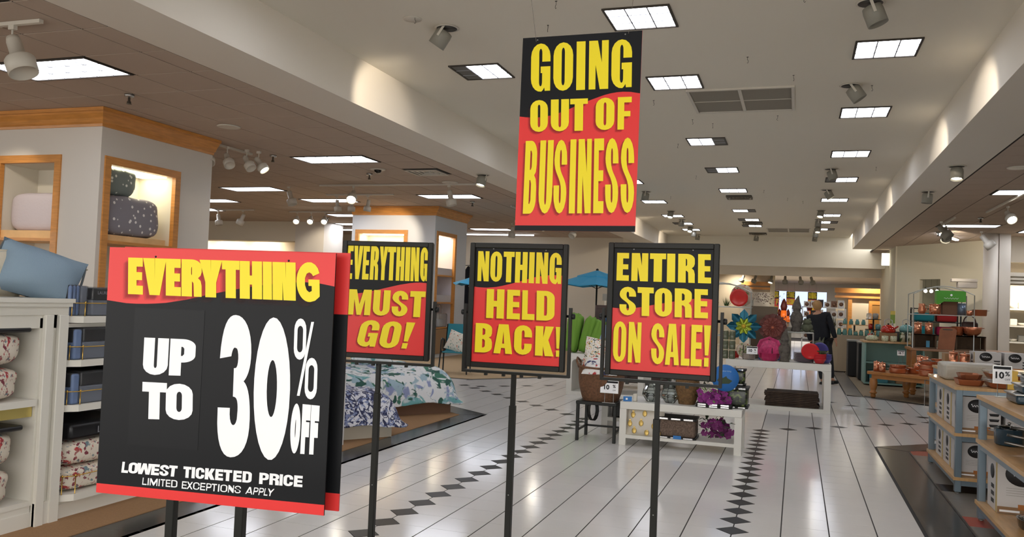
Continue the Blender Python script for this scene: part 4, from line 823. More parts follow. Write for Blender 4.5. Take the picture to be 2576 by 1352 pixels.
def board(parent, key, loc, rz, top, bottom, thick=.006, col=YEL, wcols=()):
    d = SG[key]; w, h = d['pose'][6], d['pose'][7]
    p = MB().box(-w/2, w/2, 0, thick, -h/2, h/2).obj('poster_board', bottom if key != 'front' else BLK, parent, loc=loc, rot=(d['pose'][4], 0, rz))
    pts = [((u-.5)*w, (v-.5)*h) for u, v in d['wave']]; pts[0] = (-w/2, pts[0][1]); pts[-1] = (w/2, pts[-1][1])
    mb = MB(); n = len(pts)
    vs = [(x, -.0004, z) for x, z in pts]+[(x, -.0004, h/2) for x, z in pts]
    mb.add(vs, [(i, i+1, n+i+1, n+i) for i in range(n-1)]); mb.obj('printed_field', top, p)
    if 'stripe' in d:
        z0 = (d['stripe'][0][1]-.5)*h; z1 = (d['stripe'][1][1]-.5)*h
        MB().add([(-w/2, -.0005, -h/2), (w/2, -.0005, -h/2), (w/2, -.0005, z1), (-w/2, -.0005, z0)], [(0, 1, 2, 3)]).obj('printed_stripe', RED if key == 'front' else BLK, p)
    for ln in d['lines']:
        if ln['sh']:
            mb = MB()
            for k, (dx, dz) in enumerate(((-.006, -.006), (-.009, -.009), (-.0125, -.012))):
                s_ = lay(ln, w, h, dx*w/.55, dz*w/.55); s_.v = [(x, -.0007-.0002*k, z) for x, y, z in s_.v]; mb.add(s_.v, s_.f)
            mb.obj('lettering_shadow', SHD, p)
        g = lay(ln, w, h); g.v = [(x, -.0016, z) for x, y, z in g.v]
        white = key == 'front' and ln['n'] != 'EVERYTHING'
        g.obj('lettering', WHT if white else YEL, p)
    for u, v in d['dots']:
        MB().lathe([(.0045, 0), (.003, .002), (.0001, .0025)], (0, 0, 0), 10, Matrix.Translation(((u-.5)*w, 0, (v-.5)*h)) @ Matrix.Rotation(PI/2, 4, 'X')).obj('grommet', BLACKP if key == 'front' else STEEL, p)
    return p
# standing signs
FRM = mat('sign_frame_black', '1c1c18', .45, spec=.35)
def stand(lab, key, px, py, knobs=True):
    d = SG[key]; x, y, z, rz = d['pose'][:4]; w, h = d['pose'][6:8]; px *= .9; py *= .9
    t = thing('standing_sign', lab, 'sign', (px, py, 0))
    lo = (x-px, y-py, z); board(t, key, lo, rz, BLK, RED)
    bw = .027; W, Hh = w/2, h/2
    M = Matrix.Translation(lo) @ Matrix.Rotation(rz, 4, 'Z')
    f = MB()
    for a in ((-W-bw, -W+.002, -Hh-bw, Hh+bw), (W-.002, W+bw, -Hh-bw, Hh+bw), (-W, W, Hh-.002, Hh+bw), (-W, W, -Hh-bw, -Hh+.002)):
        f.rbox(a[0], a[1], -.012, .014, a[2], a[3], .004, 1, M)
    f.obj('frame', FRM, t)
    f = MB(); f.rbox(-W-bw+.004, W+bw-.004, .016, .034, -Hh-bw+.004, Hh+bw-.004, .004, 1, M); f.obj('back_frame', FRM, t)
    yk = MB(); g = .012; ys = .0
    yk.box(-W-bw-g-.014, -W-bw-g, .0, .03, -Hh-bw-.03, Hh+bw-.335, M).box(W+bw+g, W+bw+g+.014, .0, .03, -Hh-bw-.03, Hh+bw-.335, M)
    yk.box(-W-bw-g, W+bw+g, .0, .03, -Hh-bw-.03, -Hh-bw-.016, M); yk.obj('yoke', FRM, t)
    for sx in (-1, 1):
        MK = M @ Matrix.Translation((sx*(W+bw+g+.014), .015, Hh+bw-.38)) @ Matrix.Rotation(sx*PI/2, 4, 'Y')
        MB().lathe([(.007, -.03), (.007, 0), (.015, .002), (.015, .014), (.012, .017)], (0, 0, 0), 14, MK).obj('knob', BLACKP, t)
    for k in range(4): MB().box(-.17+.1*k, -.155+.1*k, .0, .02, -Hh-bw-.042, -Hh-bw-.028, M).obj('clip', FRM, t)
    zt = z-Hh-bw-.03; zj = .905
    MB().box(-.0115, .0115, -.0115, .0115, zj-.02, zt).obj('upper_pole', FRM, t)
    MB().rbox(-.0165, .0165, -.0165, .0165, .012, zj, .003, 1).obj('lower_pole', FRM, t)
    MB().rbox(-.17, .17, -.17, .17, 0, .012, .004, 1).obj('base_plate', FRM, t)
    MB().sphere((0, -.0165, .38 if key == 's2' else .43), .0035, 8, 5).obj('rivet', STEEL, t)
    return t
stand('black framed standing sign reading EVERYTHING MUST GO!', 's2', -2.53, 4.83)
stand('black framed standing sign reading NOTHING HELD BACK!', 's3', -1.59, 4.76)
stand('black framed standing sign reading ENTIRE STORE ON SALE!', 's4', -.722, 4.70)
# big front sign on two poles: two boards back to back
d = SG['front']; x, y, z, rz = d['pose'][:4]
t = thing('standing_sign', 'large red and black sign reading UP TO 30% OFF on two black poles, nearest', 'sign', (x, y, 0))
board(t, 'front', (0, 0, z), rz, RED, BLK)
M = Matrix.Rotation(rz+.01, 4, 'Z')
w = .914
bk = MB().box(-w/2+.030, w/2+.030, .05, .056, z-w/2+.005, z+w/2+.005, M).obj('rear_board', BLK, t)
MB().box(-w/2+.030, w/2+.0301, .0495, .0565, z-w/2+.0045, z-w/2+.066, M).obj('printed_stripe', RED, bk)
MB().box(-w/2+.030, w/2+.0301, .0495, .0565, z+w/2-.215, z+w/2+.0052, M).obj('printed_field', RED, bk)
# sticker sheets on the face
STK = mat('sticker_black', '141518', .42, spec=.27)
p = [o for o in t.children if o.name.startswith('poster_board')][0]
MB().box(-.335, -.045, -.0009, -.0002, -.27, .235).obj('sticker_sheet', STK, p)
for px_ in (-.155, .122):
    MB().rbox(px_-.0165, px_+.0165, .012, .045, .012, z+.2, .003, 1, M).obj('pole', FRM, t)
MB().rbox(-.33, .33, -.18, .26, 0, .012, .004, 1, M).obj('base_plate', FRM, t)
# hanging sign
d = SG['hang']; x, y, z, rz = d['pose'][:4]
t = thing('hanging_sign', 'tall red and black hanging sign reading GOING OUT OF BUSINESS', 'sign', (x, y, z))
pb = board(t, 'hang', (0, 0, 0), rz, BLK, RED, .005)
WIRE = mat('thin_wire', '6d675c', .5)
MB().tube([(-.235, .0, .475), (-.45, .05, ZC-z)], .0012, 5).obj('wire', WIRE, t)
MB().tube([(.243, .0, .487), (.36, .05, ZC-z)], .0012, 5).obj('wire', WIRE, t)
# clear round table top with white card at the bottom edge
GLS = mat('clear_glass', 'dfeee6', .03, trans=1.0)
t = thing('glass_table', 'clear round glass table top below the big front sign', 'table', (-1.58, 1.42, 0))
MB().lathe([(.0001, .715), (.49, .715), (.5, .72), (.5, .725), (.49, .73), (.0001, .73)], (0, 0, 0), 64).obj('tabletop', GLS, t)
MB().lathe([(.02, 0), (.02, .715)], (0, -.1, 0), 16).lathe([(.2, 0), (.19, .02), (.02, .03)], (0, -.1, 0), 32).obj('pedestal', STEEL, t)
# ------------------------------------------------------------ left: white gondola with bedding
def pillow_mb(w, h, t, seed=0, n=12, pinch=.12):
    rnd = random.Random(seed); vs = []; fs = []
    for side in (1, -1):
        for j in range(n+1):
            for i in range(n+1):
                u, v = i/n*2-1, j/n*2-1
                k = (1-abs(u)**2.6)*(1-abs(v)**2.6); k = max(k, 0)**.7
                sx = 1-pinch*(1-v*v)*.0-pinch*(v*v)*0; x = u*(1-pinch*(1-abs(v))*abs(u)**3*.6)*w/2; z = v*(1-pinch*(1-abs(u))*abs(v)**3*.6)*h/2
                y = side*t/2*k*(1+.08*math.sin(5*u+seed)*math.cos(4*v+seed))
                vs.append((x, y, z))
    N = (n+1)**2
    for j in range(n):
        for i in range(n):
            a = j*(n+1)+i; fs.append((a, a+n+1, a+n+2, a+1)); b_ = a+N; fs.append((b_, b_+1, b_+n+2, b_+n+1))
    mb = MB(); mb.add(vs, fs, True); return mb
def pillow(lab, m, w, h, t, loc, rot, seed=0, name='pillow', group=None, flange=None):
    p = tag(pillow_mb(w, h, t, seed).obj(name, m, loc=loc, rot=rot), lab, 'pillow', group)
    if flange:
        f = MB(); pts = []
        for k in range(48):
            a = 2*PI*k/48; c, s_ = math.cos(a), math.sin(a); r = 1/max(abs(c), abs(s_)); pts.append((c*r*w/2*1.06+.008*math.sin(k*2.1), .006*math.sin(k*1.7), s_*r*h/2*1.06))
        inner = [(x*.9, 0, z*.9) for x, y, z in pts]; n = 48
        f.add(pts+inner, [(i, (i+1) % n, n+(i+1) % n, n+i) for i in range(n)], True).add([(x, y+.004, z) for x, y, z in pts+inner], [(i, n+i, n+(i+1) % n, (i+1) % n) for i in range(n)], True)
        f.obj('flange', flange, p)
    return p
gw = mat('gondola_white', 'dcd9cf', .45)
g = thing('display_gondola', 'white panelled display gondola with brass railed shelves, far left', 'shelving', (-4.3, 3.9, 0))
# local x: into the unit is negative, y along the aisle
MB().box(-.9, .0, -1.6, -.03, 0, .09).box(-.9, 0, .09, 1.5, 0, .09).box(-.9, .02, -.03, .09, 0, .14).obj('plinth', gw, g)
MB().box(-.88, -.005, -1.6, -.04, .09, .14).box(-.88, -.005, .1, 1.48, .09, .125).obj('plinth_moulding', gw, g)
MB().box(-.9, -.86, -1.6, 1.5, .13, 1.3).obj('back_panel', gw, g)
MB().box(-.86, -.0, -.045, -.02, .13, 1.25).obj('side_panel', gw, g)
MB().rbox(-.0, .03, -.03, .03, .0, 1.27, .004, 1).obj('pilaster', gw, g)
MB().rbox(-.0, .03, .07, .14, .0, 1.27, .004, 1).obj('pilaster', gw, g)
MB().box(-.86, .0, -.02, .14, .09, 1.27).obj('post_panel', gw, g)
tp = MB()
for k, (o_, z0, z1) in enumerate(((.035, 1.345, 1.37), (.025, 1.32, 1.345), (.01, 1.27, 1.32), (.0, 1.19, 1.27))):
    tp.box(-.9, o_, -1.6, .14+o_, z0, z1)
tp.obj('cornice_top', gw, g)
MB().box(-.9, -.0, .14, 1.5, 1.19, 1.215).obj('inner_top', gw, g)
MB().box(-.8, .012, -1.6, -.045, .725, .765).obj('shelf', gw, g)
MB().box(-.4, -.02, -1.6, -.05, .66, .72).obj('brass_strip', mat('pale_brass', 'd9c77a', .3, metal=.8), g)
MB().box(-.8, .0, -1.6, -.045, .13, .16).obj('shelf', gw, g)
BACKB = mat('shelf_back_black', '1f1e1d', .6)  # blackish back behind the railed shelves
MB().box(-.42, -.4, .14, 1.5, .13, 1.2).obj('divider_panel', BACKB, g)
for k, z in enumerate((1.22, .945, .665, .11)):
    MB().prism([(-.4, .15), (.0, .15), (.06, .22), (.06, 1.5), (-.4, 1.5)], z, z+.042).obj('shelf', gw, g)
    hz = .082 if k < 3 else .11
    for (px_, py_) in ((.015, .168), (.052, .235), (.052, .65), (.052, 1.1), (.052, 1.48)):
        MB().lathe([(.005, 0), (.003, .004), (.003, hz-.006), (.006, hz), (.006, hz+.008), (.001, hz+.012)], (px_, py_, z+.042), 10).obj('rail_post', BRASS, g)
    MB().tube([(-.3, .16, z+.042+hz), (.015, .168, z+.042+hz), (.052, .235, z+.042+hz), (.052, 1.48, z+.042+hz)], .0032, 6).obj('gallery_rail', BRASS, g)
# sheet sets
BLUEC = mat('blue_sheet_cloth', '6c83ad', .7, vary=.1, vscale=30); GREYC = mat('slate_sheet_cloth', '6f7480', .8)
BANDM = mat('black_packaging', '16161a', .3); LET = mat('silver_print', '9a9aa0', .5); PVC = mat('clear_film', 'e8edf2', .08, trans=.9, alpha=.35)
def sheets(lab, y0, y1, z, h, x0=-.3, x1=.03, group=None, turned=False, cloth=None):
    """sheet set in clear film: cloth block with a black band and lettering"""
    t = thing('sheet_set', lab, 'bedding', (-4.3+x1, 3.9+y0, z), 0, group); W = y1-y0; D = x1-x0
    if turned:   # edge of the pack shows folded cloth
        MB().rbox(-D, 0, 0, W, .002, h, .012, 2).obj('folded_sheet', cloth or BLUEC, t)
        MB().rbox(-D+.01, -.012, -.002, W+.002, h*.55, h+.004, .008, 2).obj('cover_card', BANDM, t)
    else:
        MB().rbox(-D, 0, 0, W, .002, h*.56, .01, 2).obj('folded_sheet', cloth or GREYC, t)
        MB().rbox(-D, .001, 0, W, h*.56, h, .01, 2).obj('cover_card', BANDM, t)
        text('LAUREN', min(.03, W*.2), LET, 'lettering', t, (.0035, W*.62, h*.82), (PI/2, 0, PI/2))
    MB().rbox(-D-.004, .004, -.004, W+.004, 0, h+.006, .01, 2).obj('clear_wrapper', PVC, t)
    return t
for k, z in enumerate((.987, .707)):
    nm = ['upper', 'middle'][k]
    sheets('folded pale blue sheet set standing at the left end of the %s railed shelf' % nm, .19, .225+.02, z, .19, group=None, turned=True)
    sheets('black-banded grey sheet set with silver lettering on the %s railed shelf' % nm, .255, .62, z, .2)
    sheets('sheet set farther along the %s railed shelf, behind the big sign' % nm, .64, 1.0, z, .2)
for k in range(2): MB_o = sheets('%s of two black-wrapped sheet sets stacked at the back of the %s shelf' % ('left', ['upper', 'middle'][k]), .3, .8, [.987, .707][k], .17, -.38, -.31)
# packs standing on the top shelf
for k in range(3):
    t = sheets('%s of three slim upright sheet packs beside the blue pillow' % ['leftmost', 'middle', 'rightmost'][k], .03+.028*k, .053+.028*k, 1.372 if k < 0 else 1.263, .19, -.28, .0 , turned=True)
    t.location.y += .13
t = sheets('black upright sheet pack between the slim packs and the lettered one', .245, .3, 1.263, .185, -.25, .0, turned=True, cloth=GREYC)
t = sheets('upright sheet pack with black card and silver lettering on top shelf', .305, .45, 1.263, .18, -.05, .035)
t = sheets('glossy black sheet pack leaning behind the lettered one', .46, .53, 1.263, .17, -.2, .0, turned=True, cloth=mat('charcoal_cloth', '35363a', .7))
# floral comforter bags
FLOR = blotch('red_floral_print', 'd9cfbf', ['b03a3c', '6a7f86', '9a5a58', '7a3440'], 17, .75, 'noise', thr=.60)
for lab, y0, y1, z, h, x0, x1 in (('red floral comforter bag, upper of two on the far left shelves', -.9, -.10, .767, .43, -.6, .0),
                                  ('red floral comforter bag, lower of two on the far left shelves', -.9, -.12, .162, .46, -.6, .0),
                                  ('red floral comforter in a black topped bag behind the lowest brass rail', .19, .75, .154, .43, -.36, .02)):
    t = thing('comforter_bag', lab, 'bedding', (-4.3, 3.9, z))
    hh = h*.74 if x1 > 0 else h*.93
    for q in range(2):
        b_ = bundle('folded_comforter', None, None, x0, x1, y0, y1, hh/2*q, hh/2*(q+1)-.002, FLOR, .035, 5+q)
        b_.parent = t
    if x1 > 0:
        MB().rbox(x0, x1-.005, y0+.02, y1, hh, h, .03, 3).obj('bag_top', BANDM, t); text('LAUREN', .06, LET, 'lettering', t, (x1+.002, y0+.34, h-.06), (PI/2, 0, PI/2))
    else: MB().rbox(x0, x1+.005, y0, y1, hh, h, .012, 2).obj('bag_zip', BANDM, t)
# pillows on top of the gondola
BLUEP = mat('dusty_blue_linen', '8398a9', .9, bump=.3, bscale=150); CREAMP = mat('cream_linen', 'cfc6b3', .9, bump=.3, bscale=120); DKBL = mat('denim_blue_cloth', '47576b', .9)
p = pillow('large dusty blue pillow with darker piping slumped on the gondola top', BLUEP, .50, .34, .3, (-4.50, 4.0, 1.515), (-.35, .30, .92), 2)
rim = []
for k in range(40):
    a = 2*PI*k/40; c, s_ = math.cos(a), math.sin(a); r = 1/max(abs(c), abs(s_))**.9; rim.append((c*r*.25, 0, s_*r*.15))
MB().tube(rim, .007, 6, close=True).obj('piping', mat('dark_piping', '565c60', .9), p)
pillow('cream pillow with wavy flange standing left of the blue pillow', CREAMP, .34, .28, .09, (-4.60, 3.77, 1.51), (.1, .0, 1.45), 4, flange=CREAMP)
pillow('denim blue pillow at the left edge behind the cream one', DKBL, .32, .2, .1, (-4.75, 3.52, 1.465), (.0, .0, 1.5), 5)
pillow('cream flanged pillow lying behind the blue pillow', CREAMP, .5, .3, .09, (-4.85, 4.3, 1.52), (.9, .2, 1.2), 6, flange=CREAMP)
t = thing('gift_box', 'small white box at the left end of the gondola top', 'box', (-4.5, 3.42, 1.371)); MB().rbox(-.1, .1, -.1, .22, 0, .07, .003, 1).obj('box_base', gw, t); MB().rbox(-.103, .103, -.103, .223, .05, .075, .003, 1).obj('lid', gw, t)
# ------------------------------------------------------------ beds
def bed(lab, cx, cy, L, D, ang, fab, basem, z1, seed):
    t = thing('display_bed', lab, 'bed', (cx, cy, 0.004), ang)
    # local: corner at the origin, length towards -x, depth towards +y
    MB().box(-L, 0, .0, D, .0, .2).obj('base', basem, t)
    MB().rbox(-L-.02, .02, -.02, D, .2, z1-.17, .05, 3).obj('mattress', WHITE, t)
    rnd = random.Random(seed); n = 26; m_ = 20; vs = []; fs = []
    ex, ey = .13, .13
    for j in range(m_+1):
        for i in range(n+1):
            u = i/n; v = j/m_
            x = -L+(L+ex)*u*1.0; y = -ey+(D+ey)*v
            dx = max(0, x-(0-.10)); dy = max(0, (.10)-y)
            k = math.hypot(dx/.23, dy/.23)
            z = z1+.035*math.sin(3.1*x+seed)+.02*math.sin(7*y+2*x)
            drop = min(1, k)**2.1
            z = z*(1-drop)+(.13+.02*math.sin(9*x+5*y))*drop
            vs.append((x-.02*drop*0, y, z))
    for j in range(m_):
        for i in range(n):
            a = j*(n+1)+i; fs.append((a, a+1, a+n+2, a+n+1))
    me = MB(); me.add(vs, fs, True); o = me.obj('duvet', fab, t)
    s_ = o.modifiers.new('thick', 'SOLIDIFY'); s_.thickness = .03; s2_ = o.modifiers.new('sub', 'SUBSURF'); s2_.levels = 1; s2_.render_levels = 2
    tx = bpy.data.textures.new('wrinkle', 'CLOUDS'); tx.noise_scale = .25
    dm = o.modifiers.new('wrinkles', 'DISPLACE'); dm.texture = tx; dm.strength = .06; dm.mid_level = .5
    return t
F2 = blotch('watercolour_floral_cloth', 'dfe2e4', ['6fa9ab', '8d98bf', '3f7562', '9fb9c6', '2d5a50'], 3.4, .8, 'noise', dist=.9, thr=.575)
F1 = blotch('navy_paisley_cloth', 'd4d5dc', ['2d3357', '7d88ad', '2b3050'], 7, .8, 'noise', dist=2.2, thr=.53)
TAUPE = mat('taupe_bed_base', '7a5c49', .8); CREAMB = mat('cream_bed_base', 'b9b2a3', .7)
ang = math.atan2(.82, .57)
bed('low display bed under a green and blue watercolour floral duvet', -4.12, 9.85, 1.6, 1.6, ang, F2, TAUPE, .53, 1)
bed('display bed under a navy and white paisley duvet, nearer the aisle', -3.93, 7.85, 1.3, 1.15, ang, F1, CREAMB, .47, 4)
pillow('watercolour floral pillow propped at the far corner of the floral bed', F2, .6, .4, .16, (-5.35, 9.95, .72), (-.5, 0, .9), 3)
# white framed stand beside the paisley bed
t = thing('low_table', 'small white metal framed table with dark top by the paisley bed', 'table', (-4.28, 6.95, 0.004))
WM = mat('white_metal_gloss', 'd6d8d8', .3)
for lx in (-.16, .16):
    for ly in (-.26, .22): MB().box(lx-.014, lx+.014, ly-.014, ly+.014, 0, .66).obj('leg', WM, t)
for ly in (-.26, .22): MB().box(-.16, .16, ly-.012, ly+.012, .02, .045).obj('stretcher', WM, t)
for lx in (-.16, .16): MB().box(lx-.012, lx+.012, -.26, .22, .02, .045).obj('stretcher', WM, t)
MB().box(-.18, .18, -.28, -.25, .64, .68).box(-.18, .18, .21, .24, .64, .68).box(-.18, -.15, -.25, .21, .64, .68).box(.15, .18, -.25, .21, .64, .68).obj('top_frame', WM, t)
MB().box(-.15, .15, -.25, .21, .65, .668).obj('tabletop', mat('dark_inset_top', '33343a', .25), t)
# ------------------------------------------------------------ patio corner
TEAL = mat('teal_sling', '2c8394', .7); TEALU = mat('bright_teal_canvas', '3a95bd', .75, bump=.1, bscale=60)
t = thing('patio_chair', 'teal sling patio chair with black frame, beside the second kiosk', 'chair', (-6.2, 14.95, 0.004), .25)
for sx in (-1, 1):
    MB().tube([(sx*.27, -.30, 0), (sx*.25, -.22, .42), (sx*.25, -.2, .62), (sx*.25, -.1, .66), (sx*.25, .2, .62), (sx*.27, .26, .0)], .014, 6).obj('arm_leg_frame', BLACKM, t)
    MB().tube([(sx*.23, -.25, .42), (sx*.23, .2, .38), (sx*.22, .34, .92)], .012, 6).obj('side_rail', BLACKM, t)
MB().tube([(-.25, -.22, .40), (.25, -.22, .40)], .01, 6).obj('cross_bar', BLACKM, t)
MB().box(-.22, .22, -.25, .21, .395, .41).obj('seat', TEAL, t)
MB().add([(-.22, .2, .38), (.22, .2, .38), (.21, .35, .93), (-.21, .35, .93), (-.22, .22, .38), (.22, .22, .38), (.21, .37, .93), (-.21, .37, .93)], [(0, 1, 2, 3), (5, 4, 7, 6), (3, 2, 6, 7), (0, 3, 7, 4), (1, 5, 6, 2), (0, 4, 5, 1)]).obj('backrest', TEAL, t)
FERN = blotch('fern_print_cloth', 'ddd8cb', ['5f8a8d', 'cf6a4c', '7d9a8a'], 16, .8, 'noise', thr=.62)
pillow('white fern print pillow resting on the teal patio chair', FERN, .4, .4, .15, (-6.17, 14.95, .60), (-.35, .3, .2), 8)
def umbrella(lab, x, y, zt, r, z0=0.004, tilt=0):
    t = thing('patio_umbrella', lab, 'umbrella', (x, y, z0))
    n = 8; c = MB()
    rings = [(.03, zt+.0), (r*.45, zt-.13), (r*.46, zt-.16), (r*.98, zt-.33), (r, zt-.345)]
    vs = []; fs = []
    for q, (rr, z) in enumerate(rings):
        for i in range(n*2):
            a = 2*PI*i/(n*2)+.2; k = 1 if i % 2 == 0 else .93
            vs.append((rr*k*math.cos(a), rr*k*math.sin(a), z-z0-(0 if i % 2 == 0 else .012*q)))
    for q in range(len(rings)-1):
        for i in range(n*2): fs.append((q*n*2+i, q*n*2+(i+1) % (n*2), (q+1)*n*2+(i+1) % (n*2), (q+1)*n*2+i))
    c.add(vs, fs); o = c.obj('canopy', TEALU, t); s_ = o.modifiers.new('t', 'SOLIDIFY'); s_.thickness = .006
    MB().lathe([(.02, 0), (.02, zt-.02)], (0, 0, 0), 12).obj('pole', BLACKM, t)
    MB().lathe([(.03, zt-.01), (.035, zt+.03), (.01, zt+.05)], (0, 0, 0), 12).obj('finial', BLACKM, t)
    for i in range(n):
        a = 2*PI*i/n+.2; MB().tube([(.02*math.cos(a), .02*math.sin(a), zt-.42), (r*.55*math.cos(a), r*.55*math.sin(a), zt-.2)], .006, 4).obj('rib', BLACKM, t)
    MB().lathe([(.26, 0), (.25, .04), (.05, .06), (.04, .25)], (0, 0, 0), 24).obj('weighted_base', BLACKM, t)
umbrella('bright teal patio umbrella between the third and fourth signs', -4.45, 19.2, 2.2, 1.02)
umbrella('teal patio umbrella mostly hidden behind the NOTHING HELD BACK sign', -6.55, 18.0, 2.12, .98)
# rack of black garments
t = thing('garment_rack', 'rack of dark navy garments on clear hangers beside the second kiosk', 'rack', (-8.0, 20.6, .004), .3)
MB().tube([(-.35, 0, 2.3), (1.0, 0, 2.3)], .012, 8).obj('rail', STEEL, t)
for x in (-.35, 1.0): MB().box(x-.015, x+.015, -.2, .2, 0, .03).box(x-.012, x+.012, -.012, .012, .03, 2.3).obj('upright', BLACKM, t)
NAVY = mat('navy_black_cloth', '171a22', .9, bump=.4, bscale=12)
for k in range(7):
    x = -.25+.19*k; mb = MB(); vs = []; fs = []; n = 10
    prof = [(.02, 2.28), (.05, 2.24), (.09, 2.18), (.10, 1.9), (.10, 1.3), (.11, .7), (.12, .55)]
    mb.lathe(prof[::-1], (0, 0, 0), 10, Matrix.Translation((x, 0, 0)), sx=.9, sy=2.0); mb.obj('garment', NAVY, t)
for k in range(4):
    x = -.2+.17*k; MB().tube([(x, -.3, 1.75), (x+.05, -.32, 1.68), (x+.1, -.3, 1.72), (x+.12, -.3, 1.8)], .008, 5).obj('hanger', WHITEM, t)
# left end of white waterfall table and goods
LACQ = mat('white_lacquer_table', 'dcdad2', .3)
def waterfall(lab, x0, x1, y0, y1, z, th=.09, foot=.0, low=True, rz=0):
    t = thing('display_table', lab, 'table', (x0, y0, 0), rz); W, D = x1-x0, y1-y0
    def loopend(w_, M=None):
        pass
    MB().rbox(0, W, 0, D, z-th, z, .004, 1).obj('tabletop', LACQ, t)
    for a in (0, W-th*.95):
        MB().box(a, a+th*.95, 0, D, 0 if foot == 0 else foot, z-th).obj('leg_panel', LACQ, t)
    if low: MB().box(th*.95, W-th*.95, 0, D, 0, .055).obj('bottom_panel', LACQ, t)
    # rounded inner corners
    r = .06
    for (cx, cz, a0) in ((th*.95+r, z-th-r, 90), (W-th*.95-r, z-th-r, 0)):
        pts = [(cx+(r if a0 == 0 else -r), cz+r)]+[(cx+r*math.cos(math.radians(a0+q)), cz+r*math.sin(math.radians(a0+q))) for q in range(0, 91, 15)]
        MB().prism(pts, 0, D, Matrix.Rotation(PI/2, 4, 'X') @ Matrix.Scale(-1, 4, (0, 0, 1))).obj('corner_fillet', LACQ, t)
    return t
waterfall('white waterfall table behind the wicker basket, between the signs', -3.42, -2.2, 12.86, 13.6, .65)
GRN = mat('lime_green_canvas', '6f9a3a', .85, bump=.4, bscale=20)
for k, (x, y) in enumerate(((-3.42, 13.1), (-3.22, 13.15), (-3.08, 13.05))):
    lab = ['left', 'middle', 'right'][k]
    o = bundle('folded_hammock', '%s lime green canvas bag drooping on the white table' % lab, 'bag', -.105, .105, -.15, .15, 0, .62-.04*k, GRN, .16, 20+k)
    o.location = (x, y, .655); o.rotation_euler = (0, .12+.1*k, .2*k)
    MB().rbox(.02, .14, -.165, -.15, .22, .5, .004, 1).obj('blue_label', mat('pale_blue_label', '8ea9c4', .5), o) if k == 2 else None
o = bundle('folded_hammock', 'blue canvas bag behind the lime green ones', 'bag', -.1, .1, -.1, .1, 0, .6, mat('blue_canvas', '2f6ea5', .85), .1, 33); o.location = (-2.88, 13.3, .655)
# dark armoire of frames behind
t = thing('dark_sideboard', 'dark brown sideboard behind the green bags, under the umbrella', 'cabinet', (-3.35, 15.3-.9, 0.0))
DB = mat('dark_brown_wood', '3a221b', .4, vary=.15)
MB().rbox(0, 1.3, 0, .5, .1, 1.42, .01, 1).obj('carcass', DB, t)
for k in range(2): MB().rbox(.03+.63*k, .62+.63*k, -.02, 0, .15, 1.36, .005, 1).obj('door', DB, t)
for lx in (.03, 1.22): MB().box(lx, lx+.05, .03, .08, 0, .1).obj('leg', DB, t)
t = thing('small_frame', 'small tan card in a stand on the dark sideboard', 'frame', (-2.95, 14.5, 1.421)); MB().box(-.13, .13, 0, .02, 0, .16).obj('frame', mat('gilt_tan', '9c7b50', .5), t); MB().box(-.11, .11, -.003, 0, .02, .14).obj('picture', mat('tan_print', 'b89b6b', .6), t)
t = thing('price_card', 'small grey price card on a stalk, left of the umbrella pole', 'sign', (-3.2, 14.5, 1.421)); MB().box(-.05, .05, 0, .006, .08, .2).obj('card', GREYP, t); MB().box(-.004, .004, 0, .004, 0, .08).obj('stalk', STEEL, t)
LEAFP = blotch('palm_leaf_cloth', 'b5a98e', ['4a5540', '5b6a48', '707a5c'], 6, .85, 'noise', dist=1.5, thr=.54)
pillow('beige palm leaf pillow leaning behind the flamingo print one', LEAFP, .52, .5, .16, (-2.35, 10.95+1.6, .95), (-.25, .15, .0), 12)
pillow('plain grey white pillow leaning against the palm leaf one', mat('grey_white_cloth', 'b9bcbd', .9), .42, .42, .15, (-2.42, 13.15, 1.22), (-.1, .2, .1), 13)
for o in bpy.data.objects:
    if o.get('label', '').startswith('beige palm'): o.location = (-2.6, 13.0, .93)
